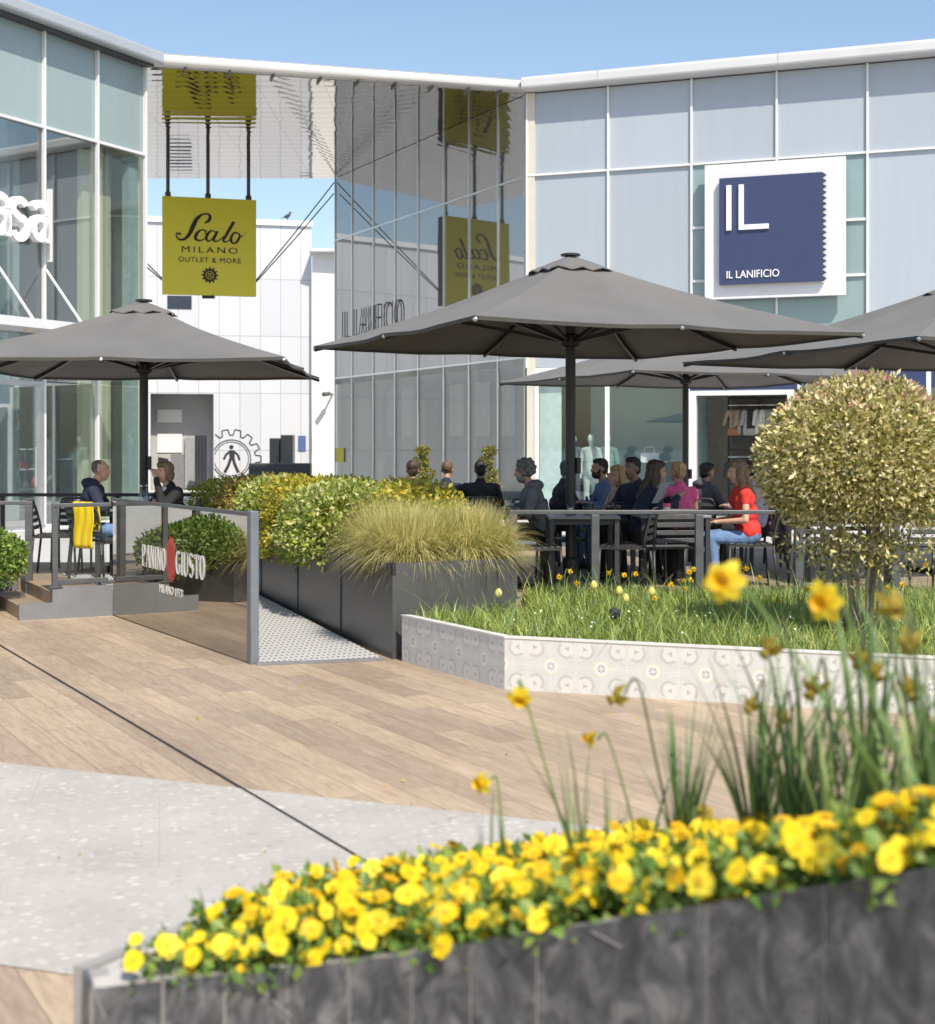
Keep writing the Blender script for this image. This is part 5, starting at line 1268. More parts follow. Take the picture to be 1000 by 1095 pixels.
def petal_ring(c, axis, n, L, W, cup, mats, name, parent, tw=0, tube_=None, tone=None):
    """n petals round an axis at c"""
    ax = Vector(axis).normalized(); u = ax.orthogonal().normalized(); w_ = ax.cross(u)
    V = []; Fc = []; 
    for k in range(n):
        a = 2 * math.pi * k / n + tw + random.uniform(-.12, .12); d = u * math.cos(a) + w_ * math.sin(a); sd = ax.cross(d)
        Lk = L * random.uniform(.9, 1.1); o = len(V); cu = cup + random.uniform(-.12, .12)
        rows = []
        for i, (t_, ww) in enumerate(((.0, .25), (.3, .85), (.6, 1.0), (.85, .6), (1.0, .12))):
            h = ax * (cu * Lk * t_ ** 1.5 - .15 * Lk * t_ ** 3)
            p = Vector(c) + d * Lk * t_ + h
            V += [p - sd * W * ww * .5 + ax * W * .10 * ww, p - ax * 0, p + sd * W * ww * .5 + ax * W * .10 * ww]
        for i in range(4):
            for j in range(2): Fc.append((o + i * 3 + j, o + i * 3 + j + 1, o + i * 3 + j + 4, o + i * 3 + j + 3))
    return np_mesh(name, np.array([tuple(v_) for v_ in V]), np.array(Fc), mats, parent, rng.uniform(0, 1, len(Fc)) if tone is None else np.full(len(Fc), tone), smooth=True)
def trumpet(c, axis, r, L, mat, parent, name='trumpet'):
    ax = Vector(axis).normalized(); u = ax.orthogonal().normalized(); w_ = ax.cross(u); V = []; Fc = []; K = 14
    for i, (t_, q) in enumerate(((0, .5), (.25, .72), (.6, .8), (.85, .95), (1.0, 1.25))):
        for k in range(K):
            a = 2 * math.pi * k / K; fr_ = 1 + (.10 * math.sin(a * 6) if i == 4 else 0)
            V.append(Vector(c) + ax * L * t_ + (u * math.cos(a) + w_ * math.sin(a)) * r * q * fr_)
    for i in range(4):
        for k in range(K): Fc.append((i * K + k, i * K + (k + 1) % K, (i + 1) * K + (k + 1) % K, (i + 1) * K + k))
    return np_mesh(name, np.array([tuple(v_) for v_ in V]), np.array(Fc), mat, parent, rng.uniform(0, 1, len(Fc)), smooth=True)
def daffodil(label, base, head, face, size=.04, group=None, old=False, nl=3, leafh=.35, stem_mat=None, pet=None, lean=None, hook=.05):
    """base: foot of the stem; head: where the flower sits; face: where the flower looks"""
    t = thing('daffodil', label, 'daffodil', base, group)
    b_, h = Vector(base), Vector(head); fc = Vector(face).normalized()
    neck = h - fc * size * .9
    mid_ = b_.lerp(neck, .55) + Vector((random.uniform(-.02, .02), random.uniform(-.02, .02), .02))
    m = MB(); pts = [tuple(b_), tuple(mid_), tuple(neck - fc * hook * .6 + Vector((0, 0, hook * .25))), tuple(neck)]
    r_ = .0042 if size > .03 else .004; q = spl(pts, 6); m.tube(q, [r_ * (1 - .3 * i / len(q)) for i in range(len(q))], 6); m.build('stem', stem_mat or stem_m, t, smooth=True)
    fl = petal_ring(h, fc, 6, size * 1.05, size * .78, -.05 if not old else -.7, pet or (daf_old if old else daf_y), 'flower', t, random.uniform(0, 1))
    trumpet(h - fc * size * .05, fc, size * .38, size * (.75 if not old else .5), daf_o if not old else daf_old, fl)
    if nl:
        a = rng.uniform(0, 2 * math.pi, nl); d = np.stack([np.cos(a), np.sin(a), 0 * a], 1)
        root = np.tile(np.array(base, dtype=float), (nl, 1)) + d * .015
        H = leafh * rng.uniform(.7, 1.15, nl)
        v, f, ix = blades(root, H, rng.uniform(.010, .016, nl) * (1 if size > .03 else .8), H * rng.uniform(.1, .55, nl), 7, d, 1.8)
        for k in range(nl):
            s0 = f[ix == k]; o0 = s0.min(); o1 = s0.max() + 1
            np_mesh('leaf', v[o0:o1], s0 - o0, daf_leaf, t, np.full(len(s0), rng.uniform()))
    return t
def bed_at(px, py, Y): p = at(px, py, Y); return p
GRP = 'small daffodils in the grass bed'
cs = [(598, 617, 12.6), (610, 611, 12.9), (617, 624, 12.5), (651, 613, 12.9), (668, 615, 12.8), (680, 614, 12.8), (718, 625, 12.4), (731, 621, 12.7), (733, 630, 12.5), (737, 612, 12.8), (739, 620, 12.6), (742, 609, 12.9), (798, 608, 12.7), (832, 642, 11.6), (862, 630, 11.9), (866, 629, 12.2), (908, 632, 12.0), (949, 629, 12.2), (965, 625, 12.3), (990, 604, 12.1), (700, 640, 12.0), (812, 618, 12.8)]
for k, (px, py, Y) in enumerate(cs):
    h = at(px, py, Y); a = random.uniform(-.4, .4)
    base = (h.x + random.uniform(-.05, .05) + (.05 if px < 640 else 0) * -1, h.y + random.uniform(-.05, .1), BZ - .05)
    pt = daf_y if random.random() < .6 else daf_o
    daffodil('small daffodil nodding above the bed grass in front of the railing', base, h, (random.uniform(-.8, .8), -.7, random.uniform(-.3, .1)), .026, GRP, False, 3, .3 * random.uniform(.7, 1.2), pet=pt)
# more daffodil leaves without flowers standing in the bed
n = 420; x = rng.uniform(-.2, 5.2, n); y = rng.uniform(9.6, 13.3, n); k = in_poly(x, y, PB); x, y = x[k], y[k]; n = len(x)
cl_ = rng.normal(0, 1, (60, 2)); H = rng.uniform(.16, .36, n)
v, f, ix = blades(np.stack([x, y, np.full(n, BZ - .05)], 1), H, rng.uniform(.008, .013, n), H * rng.uniform(.1, .6, n), 5, None, 1.9)
stuff(np_mesh('bulb_leaves', v, f, daf_leaf, None, rng.uniform(0, 1, n)[ix], (2.5, 11.5, BZ - .05)))
tulip_y = pale_y
for px, py, Y in ((533, 634.5, 11.75), (635, 626, 12.1), (662, 632, 12.0), (669, 640, 11.8), (697, 633, 11.9), (941, 614, 12.4)):
    h = at(px, py, Y); t = thing('tulip', 'pale yellow tulip bud on a short stem in the grass bed', 'tulip', (h.x + .01, h.y, BZ - .05), 'yellow tulips in the grass bed')
    m = MB(); m.tube([(h.x + .01, h.y, BZ - .06), (h.x - .005, h.y, (h.z + BZ) / 2), (h.x, h.y, h.z - .02)], .004, 6); m.build('stem', stem_m, t)
    V = []; Fc = []; K = 12
    for i, (r_, z) in enumerate(((.006, -.036), (.024, -.026), (.030, -.004), (.027, .016), (.015, .036), (.004, .042))):
        for k in range(K): a = 2 * math.pi * k / K; V.append((h.x + r_ * math.cos(a) * (1 + .06 * math.cos(3 * a)), h.y + r_ * math.sin(a) * (1 + .06 * math.cos(3 * a)), h.z + z))
    for i in range(5):
        for k in range(K): Fc.append((i * K + k, i * K + (k + 1) % K, (i + 1) * K + (k + 1) % K, (i + 1) * K + k))
    np_mesh('flower', np.array(V), np.array(Fc), pale_y, t, rng.uniform(0, 1, len(Fc)), smooth=True)
    v, f, ix = blades(np.array([[h.x, h.y, BZ - .05]] * 2), np.array([.2, .17]), np.array([.03, .026]), np.array([.08, .1]), 6); np_mesh('leaf', v, f, daf_leaf, t, np.full(len(f), .6))
# garden spotlight
sp_ = at(659, 657, 11.2); t = thing('garden_spotlight', 'small round black garden spotlight on a spike in the grass bed', 'spotlight', (sp_.x, sp_.y, BZ - .05))
ax = Vector((.35, -.25, .9)).normalized(); rot = ax.to_track_quat('Z', 'Y').to_matrix()
m = MB(); m.lathe([(.03, -.05), (.05, -.03), (.058, .0), (.058, .03), (.052, .032)], (0, 0, 0), 18); m.v = [tuple(rot @ Vector(v_) + sp_) for v_ in m.v]; m.build('head', anthracite, t)
m = MB(); m.tube([sp_ - ax * .045, sp_ + Vector((-.03, 0, -.1)), (sp_.x - .03, sp_.y, BZ - .05)], .009, 6); m.build('spike', anthracite, t)
# the bed right beside the tall lily-like leaves at the right edge
# ---------------------------------------------------------------- pansies in the foreground planter
pan_leaf = leaf_mat('pansy leaves', [(0, (.07, .14, .025)), (.5, (.17, .30, .05)), (1, (.34, .44, .12))], .3, .45)
pan_y = leaf_mat('yellow pansy petals', [(0, (.76, .45, .01)), (.08, (.85, .60, .01)), (.3, (.87, .67, .012)), (.85, (.90, .74, .02)), (1, (.91, .79, .07))], .3, .6)
pan_dark = pm('pansy eye', (.62, .30, .01), .7)
def pansy_flower(c, axis, r, parent, foot):
    ax = Vector(axis).normalized(); u = ax.orthogonal().normalized(); w_ = ax.cross(u); a0 = random.uniform(0, 6.28); V = []; Fc = []; tn = []; tf = random.random()
    for k, (a, s_, off, lift) in enumerate(((90, 1.0, .55, 0), (150, 1.0, .55, .06), (30, 1.0, .55, .06), (215, .95, .5, .12), (270, 1.15, .55, .16), (325, .95, .5, .12))[:6]):
        a = R(a) + a0; d = u * math.cos(a) + w_ * math.sin(a); sd = ax.cross(d); o = len(V); rr = r * .68 * s_
        cc = Vector(c) + d * r * off + ax * lift * r * .6; V.append(cc - ax * r * .10)
        for i in range(10):
            b_ = 2 * math.pi * i / 10; rad = rr * (1 + .07 * math.sin(b_ * 4 + k)); V.append(cc + d * math.cos(b_) * rad + sd * math.sin(b_) * rad * 1.05 + ax * r * (.12 * math.sin(b_ * 3 + k * 1.7) + .04))
        tk = min(1, max(0, tf + random.uniform(-.12, .12)))
        for i in range(10): Fc.append((o, o + 1 + i, o + 1 + (i + 1) % 10)); tn.append(tk)
    mi = [0] * len(Fc)
    def disc(cc, rad, mat_i):
        o = len(V); V.append(cc)
        for i in range(7): b_ = 2 * math.pi * i / 7; V.append(cc + (u * math.cos(b_) + w_ * math.sin(b_)) * rad - ax * rad * .2)
        for i in range(7): Fc.append((o, o + 1 + i, o + 1 + (i + 1) % 7)); tn.append(.5); mi.append(mat_i)
    disc(Vector(c) + ax * r * .26, r * .24, 1)
    o = len(V); q = Vector(c) - ax * r * .1; sd = ax.cross(Vector((0, 0, 1))).normalized() * .0016; f_ = Vector(foot)
    V += [q - sd, q + sd, q.lerp(f_, .4) - ax * .01 + sd, q.lerp(f_, .4) - ax * .01 - sd, f_ + sd, f_ - sd]
    for t3 in ((0, 1, 2), (0, 2, 3), (3, 2, 4), (3, 4, 5)): Fc.append(tuple(o + i for i in t3)); tn.append(.5); mi.append(2)
    return np_mesh('flower', np.array([tuple(v_) for v_ in V]), np.array(Fc), [pan_y, pan_dark, stem_m], parent, tn, smooth=True, midx=mi)
def pansy_plant(nfl, seed):
    random.seed(seed); t = thing('pansy_plant', 'yellow pansy plant in full bloom in the slate planter', 'pansy', (0, 0, 0), 'yellow pansies in the slate planter')
    n = 150; a = rng.uniform(0, 6.28, n); rr = .10 * np.sqrt(rng.uniform(0, 1, n)); p = np.stack([rr * np.cos(a), rr * np.sin(a), rng.uniform(.0, .10, n)], 1)
    v, f = leaves(p, unit(np.stack([np.cos(a), np.sin(a), np.full(n, .9)], 1)), .034, .6); np_mesh('foliage', v, f, pan_leaf, t, np.repeat(rng.uniform(0, 1, n), 2))
    for k in range(nfl):
        a = k * 2.4 + random.uniform(-.5, .5); q = .11 * math.sqrt((k + .5) / nfl); z = .055 + random.uniform(0, .065) + .015 * (1 - q / .1)
        ax = Vector((math.cos(a) * .6 + random.uniform(-.6, .6) + .1, math.sin(a) * .5 - .5 + random.uniform(-.5, .5), .55 + random.uniform(-.35, .5)))
        c = Vector((math.cos(a) * q, math.sin(a) * q, z)); pansy_flower(c, ax, .0185 * random.uniform(.6, 1.5), t, (c.x * .5, c.y * .5, 0))
    return t
protos = [pansy_plant(n_, s_) for n_, s_ in ((10, 1), (12, 2), (9, 3), (13, 4), (11, 6), (9, 8))]
random.seed(5); spots = []
for i in range(5200):
    u, v_ = random.uniform(.085, .97), random.uniform(.03, 1.0); p = bed_pt(u, v_)
    if u < .11 and v_ > .8 or (u > .7 and random.random() < .55 and (int(u * 40) + int(v_ * 4)) % 2): continue
    if all((p.x - q.x) ** 2 + (p.y - q.y) ** 2 > .084 ** 2 for q in spots): spots.append(p)
for k, p in enumerate(spots):
    s_ = random.uniform(.85, 1.2)
    place(protos[k % 6], USED, (p.x, p.y, p.z - .005), random.uniform(-.9, .9), sc=s_)
print('pansies', len(spots))
# narrow leaf tufts between the pansies
random.seed(9)
def bed_xy(px, Y):
    """planter soil point below a pixel column at depth Y"""
    X = (px - CX) * Y / F; best = None
    for i in range(60):
        for j in range(12):
            q = bed_pt(i / 59, j / 11); d_ = (q.x - X) ** 2 + (q.y - Y) ** 2
            if best is None or d_ < best[0]: best = (d_, q)
    return best[1]
def tuft(label, px, Y, n, h, lean=.4, w_=.008, group='loose leaf tufts among the pansies', mat=daf_leaf):
    b_ = bed_xy(px, Y); t = thing('leaf_tuft', label, 'leaf tuft', b_, group)
    a = rng.uniform(0, 6.28, n); d = np.stack([np.cos(a), np.sin(a), 0 * a], 1); H = h * rng.uniform(.6, 1.1, n)
    v, f, ix = blades(np.tile(np.array(b_), (n, 1)) + d * .02, H, np.full(n, w_) * rng.uniform(.7, 1.2, n), H * lean * rng.uniform(.2, 1.3, n), 7, d, 1.7)
    np_mesh('leaf', v, f, mat, t, rng.uniform(0, 1, n)[ix])
tuft('slim green leaf tuft at the left end of the pansies', 235, 3.72, 7, .20)
tuft('grassy green tuft rising behind the pansies left of the drain line', 345, 3.9, 5, .16)
tuft('arching grassy leaf tuft behind the middle of the pansies', 465, 4.0, 9, .19, .7)
tuft('upright blue green leaf tuft below the first small daffodil', 530, 3.95, 8, .30, .15)
tuft('tall upright leaf tuft right of the lone tall daffodil', 608, 3.9, 7, .40, .10, .012)
tuft('pair of dark upright leaves left of the daffodil cluster', 655, 3.95, 4, .38, .12, .012)
tuft('dense tall leaf tuft at the left of the daffodil cluster', 735, 3.9, 30, .50, .28, .014)
tuft('dense leaf tuft in the middle of the daffodil cluster', 800, 3.8, 40, .58, .32, .017)
tuft('broad leaf tuft under the withered daffodils', 860, 3.7, 44, .62, .32, .018)
tuft('bright leaf tuft near the right end of the daffodils', 925, 3.5, 44, .64, .34, .019)
tuft('broad bright leaf tuft at the right edge of the planter', 985, 3.2, 38, .64, .34, .020)
tuft('soft near leaf tuft at the planter corner right of the pansies', 1040, 3.0, 18, .60, .45, .020)
near_leaf = leaf_mat('light green broad leaves', [(0, (.2, .31, .09)), (.5, (.34, .46, .15)), (1, (.46, .56, .22))], .35, .4)  # lighter green than the other daffodil leaves
tuft('pale green broad leaf tuft nearest the camera at the right edge', 985, 2.92, 14, .40, .34, .022, mat=near_leaf)
tuft('pale green leaf tuft in front of the withered daffodils', 905, 3.25, 12, .38, .36, .018, mat=near_leaf)
tuft('pale green leaf tuft under the second blurred daffodil', 945, 3.1, 12, .44, .36, .020, mat=near_leaf)
# foreground daffodils: (flower px, py, depth, foot px, face, size, old, label)
FD = [
    (556, 747, 3.75, 617, (-.1, -.9, -.25), .034, 0, 'tall fresh daffodil standing alone left of the cluster'),
    (515, 838, 3.85, 545, (-.6, -.6, .1), .032, 0, 'low fresh daffodil with wide yellow petals at the left'),
    (631, 790, 3.9, 690, (-.9, -.4, .2), .027, 0, 'small fresh daffodil on a leaning dark stem'),
    (657, 747, 3.8, 735, (-.9, -.3, -.3), .033, 1, 'nodding dull yellow daffodil on an arched stem left of the cluster'),
    (774, 621, 2.75, 985, (-.45, -.85, .1), .042, 0, 'largest nearest blurred daffodil above the tiled planter'),
    (882, 643, 2.8, 1030, (-.6, -.7, .0), .040, 0, 'second blurred daffodil at the top right of the cluster'),
    (957, 652, 3.1, 1010, (.2, -.9, -.4), .034, 1, 'dull drooping daffodil high at the right edge'),
    (972, 692, 3.2, 1000, (-.3, -.7, -.6), .032, 1, 'dull drooping daffodil below the high right one'),
    (820, 697, 3.5, 880, (-.7, -.4, -.6), .032, 1, 'withered daffodil nodding in front of the tile pattern'),
    (868, 740, 3.5, 905, (-.5, -.5, -.7), .036, 1, 'withered daffodil in the cluster centre'),
    (802, 757, 3.7, 845, (-.6, -.4, -.6), .028, 1, 'small withered daffodil left of the cluster centre'),
    (835, 772, 3.7, 850, (-.4, -.4, -.7), .028, 1, 'small withered daffodil low in the cluster'),
    (918, 708, 3.4, 945, (-.3, -.6, -.6), .032, 1, 'withered daffodil between the two right hand ones'),
    (938, 722, 3.4, 960, (.3, -.6, -.6), .030, 1, 'withered daffodil hanging close to the right leaves'),
    (975, 742, 3.3, 985, (.1, -.6, -.7), .032, 1, 'withered daffodil lowest at the right edge'),
    (752, 866, 3.7, 760, (-.3, -.5, .6), .024, 1, 'tiny withered daffodil between leaf bases')]
for px, py, Y, fpx, fc, sz, old, lab in FD:
    h = at(px, py, Y); b_ = bed_xy(fpx, Y + .02)
    daffodil(lab, b_, h, fc, sz, None, bool(old), 3 if py < 800 else 2, min(.5, max(.2, (h.z - b_.z) * .95)), stem_dark if old else stem_m, hook=.07 if old else .05)
# ================================================================ furniture
def chair_proto():
    t = thing('chair', 'grey slatted metal chair', 'chair', (0, 0, 0), 'slatted metal chairs on the terrace')
    rail = lambda s: [(s * .225, -.26, .0), (s * .222, -.225, .44), (s * .218, -.275, .70), (s * .205, -.305, .79), (s * .17, -.312, .825), (0, -.315, .83)]
    m = MB(); L = spl(rail(-1), 4); Rr = spl(rail(1), 4); k = len(L)
    up = [p for p in L if p[2] > .43]; ur = [p for p in Rr if p[2] > .43][::-1][1:]
    m.tube(up + ur, .0135, 8); m.build('back_frame', anthracite, t, smooth=True)
    for s in (-1, 1):
        m = MB(); m.tube([(s * .225, -.27, 0.004), (s * .222, -.225, .44)], .0135, 8); m.build('leg', anthracite, t, smooth=True)
        m = MB(); m.tube([(s * .225, .235, 0.004), (s * .222, .215, .43)], .0135, 8); m.build('leg', anthracite, t, smooth=True)
    m = MB()
    for i in range(4):
        z = .53 + i * .077; y = -.235 - (z - .44) * .19; m.bev((0, y, z), (.42, .014, .048), .004, 0, 0, -.19)
    m.build('backrest', anthracite, t)
    m = MB()
    for i in range(7): m.bev((0, -.19 + i * .064, .447 + .006 * abs(i - 3) / 3), (.44, .05, .014), .004)
    for s in (-1, 1): m.beam((s * .213, -.23, .433), (s * .213, .225, .433), .022, .024)
    m.build('seat', anthracite, t)
    return t
def table_proto():
    t = thing('table', 'square dark metal terrace table', 'table', (0, 0, 0), 'square tables on the terrace')
    m = MB(); m.bev((0, 0, .735), (.72, .72, .03), .006); m.build('tabletop', pm('grey tabletop', (.20, .205, .21), .35, 0, .08, 5), t)
    m = MB(); m.box((0, 0, .69), (.62, .62, .05)); m.build('apron', anthracite, t)
    for a in (-1, 1):
        for b_ in (-1, 1): m = MB(); m.bev((a * .325, b_ * .325, .36), (.05, .05, .72), .006); m.build('leg', anthracite, t)
    return t
CH, TB = chair_proto(), table_proto()
FA = {'N': 0, 'S': math.pi, 'E': -math.pi / 2, 'W': math.pi / 2}     # direction the sitter looks (N: away from the camera)
def X_(px, Y): return (px - CX) * Y / F
def chair(px, Y, face, label, tw=0.0):
    a = FA[face] + tw; return place(CH, USED, (X_(px, Y), Y, DZ + .001), a, label)
def table(px, Y, label, tw=0): return place(TB, USED, (X_(px, Y), Y, DZ + .001), tw, label)
# right terrace, front row
chair(573, 14.45, 'E', 'metal chair nearest the straw coloured grass, left end of the railing', .1)
table(622, 14.75, 'square table with its corner by the first railing post', .0)
chair(668, 14.6, 'W', 'metal chair turned left with rounded back beside the dark haired reader', -.25)
table(716, 14.95, 'square table with the pink cup in front of the woman in red', .05)
chair(716, 14.32, 'N', 'empty metal chair close behind the railing below the pink cup', .15)
chair(799, 14.95, 'W', 'metal chair holding the woman in red', .0)
chair(871, 14.5, 'N', 'metal chair behind the railing at the left of the ball tree stems', -.1)
table(905, 15.2, 'square table hidden behind the ball tree stems', 0)
chair(985, 14.5, 'N', 'metal chair behind the railing at the right picture edge', .1)
chair(925, 15.9, 'S', 'metal chair across the table behind the ball tree', 0)
# second and third rows
chair(600, 15.7, 'W', 'metal chair under the grey haired man in the hooded jacket', .15)
table(553, 15.8, 'square table in front of the grey haired man', .1)
chair(688, 15.3, 'E', 'metal chair under the dark haired woman reading', -.1)
table(665, 16.9, 'square table with the orange drink behind the reader', .05)
chair(724, 16.1, 'E', 'metal chair under the blonde woman in pink', .4)
chair(655, 17.6, 'E', 'metal chair under the bearded man in blue', -.1)
chair(668, 16.2, 'N', 'metal chair under the woman in the floral scarf', .1)
chair(690, 16.0, 'W', 'metal chair under the dark haired man beside the scarf', .2)
chair(748, 17.4, 'N', 'metal chair under the person in the grey hood', -.3)
table(770, 17.9, 'square table behind the person in the grey hood', 0)
chair(812, 16.7, 'W', 'metal chair under the person in lilac behind the ball tree', .1)
chair(600, 17.7, 'E', 'metal chair under the man in the dark suit', .1)
table(625, 17.9, 'square table between the pole and the man in the dark suit', 0)
chair(845, 17.6, 'S', 'empty metal chair two rows behind the railing left of the ball tree', .2)
chair(560, 17.3, 'N', 'empty metal chair behind the grey haired man', .2)
for px, Y, f, lab in ((442, 17.9, 'N', 'brown haired diner'), (476, 18.0, 'N', 'shaven diner'), (514, 17.9, 'N', 'black haired diner')):
    chair(px, Y, f, 'metal chair under the ' + lab + ' behind the hedge')
table(470, 18.7, 'square table in front of the diners behind the hedge')
# left terrace
c_ = chair(110, 15.45, 'N', 'grey metal chair with a yellow jacket over its back', -.55)
chair(62, 16.4, 'E', 'metal chair at the left of the man in the navy hoodie', .1)
chair(80, 17.0, 'S', 'metal chair in the shade behind the man in the navy hoodie', .1)
chair(103, 16.55, 'E', 'metal chair under the man in the navy hoodie', 0)
table(143, 16.45, 'square table with two glass bottles on the left terrace', .0)
chair(184, 16.6, 'W', 'metal chair under the woman with sunglasses and black jacket', .2)
chair(222, 16.9, 'W', 'empty metal chair next to the woman in the black jacket', .2)

# ================================================================ people
def capsule(mb, p, q, r0, r1, n=12):
    p, q = Vector(p), Vector(q); d = (q - p); L = d.length
    if L < 1e-5: d = Vector((0, 0, 1)); 
    d = d.normalized(); pts = []; rs = []
    for i in range(4): a = math.pi / 2 * (1 - i / 4); pts.append(p - d * r0 * math.sin(a)); rs.append(max(r0 * math.cos(a), r0 * .02))
    pts.append(p); rs.append(r0); pts.append(q); rs.append(r1)
    for i in range(1, 5): a = math.pi / 2 * i / 4; pts.append(q + d * r1 * math.sin(a)); rs.append(max(r1 * math.cos(a), r1 * .02))
    if L < 1e-5: pts.pop(4); rs.pop(4)
    mb.tube(pts, rs, n)
def ruffle(me, fq, amp):
    """cloth folds or hair strands: small waves along the normals"""
    n = len(me.vertices); co = np.empty(n * 3, np.float32); me.vertices.foreach_get('co', co); co = co.reshape(-1, 3)
    nr = np.empty(n * 3, np.float32); me.vertex_normals.foreach_get('vector', nr); nr = nr.reshape(-1, 3); w_ = np.zeros(n); g = np.random.default_rng(n)
    for k in range(7):
        d = g.normal(0, 1, 3); s_ = 1 + .35 * k; w_ += np.sin((co * np.array(fq) * d).sum(1) * s_ * 1.3 + g.uniform(0, 6)) / s_ ** .7
    co += nr * (w_ * amp * .55)[:, None].astype(np.float32); me.vertices.foreach_set('co', co.ravel())
def fuse(name, prims, mat, parent, voxel=.011, smooth=3, M=None):
    """all the limbs grown together into one continuous skin"""
    mb = MB()
    for pr in prims:
        if pr[0] == 'c': capsule(mb, pr[1], pr[2], pr[3], pr[4])
        else:
            k0 = len(mb.v); mb.ball((0, 0, 0), 1, 16); c, r_ = Vector(pr[1]), pr[2]; e = pr[3] if len(pr) > 3 else Matrix.Identity(3)
            for i in range(k0, len(mb.v)): mb.v[i] = tuple(c + e @ Vector((mb.v[i][0] * r_[0], mb.v[i][1] * r_[1], mb.v[i][2] * r_[2])))
    me = bpy.data.meshes.new('tmp'); me.from_pydata(mb.v, [], mb.f); o = bpy.data.objects.new('tmp', me); COL.objects.link(o)
    md = o.modifiers.new('r', 'REMESH'); md.mode = 'VOXEL'; md.voxel_size = voxel
    if smooth: s = o.modifiers.new('s', 'SMOOTH'); s.factor = .5; s.iterations = smooth
    dg = bpy.context.evaluated_depsgraph_get(); r = bpy.data.meshes.new_from_object(o.evaluated_get(dg)); bpy.data.objects.remove(o); bpy.data.meshes.remove(me)
    if name in ('jacket', 'top', 'trousers', 'suit_jacket', 'leather_jacket_cloth', 'floral_scarf'):
        ruffle(r, (19, 19, 11), .0055)
    elif name == 'hair': ruffle(r, (95, 95, 16), .0045)
    r.name = name; r.materials.clear(); r.materials.append(mat)
    if M is not None: r.transform(M)
    r.polygons.foreach_set('use_smooth', [True] * len(r.polygons))
    q = bpy.data.objects.new(name, r); COL.objects.link(q); q.parent = parent
    return q
def cloth(name, col, var=.15): return pm(name, col, .85, 0, var, 14, .35, 26)
def skin_m(tone): return pm('skin %d' % int(tone * 100), (.52 * tone, .31 * tone, .215 * tone), .5, 0, .06, 12)
def hair_m(name, col):
    return pm('hair ' + name, col, .5, 0, .45, 26, .5, 120, 0, (1, 1, .25))
denim = cloth('blue denim', (.13, .22, .40)); darkcloth = cloth('black cloth', (.015, .015, .017)); lens = pm('sunglass lens', (.01, .01, .012), .1, 0, 0, 5, coat=.5)
shoe = pm('dark shoe', (.03, .028, .026), .5)
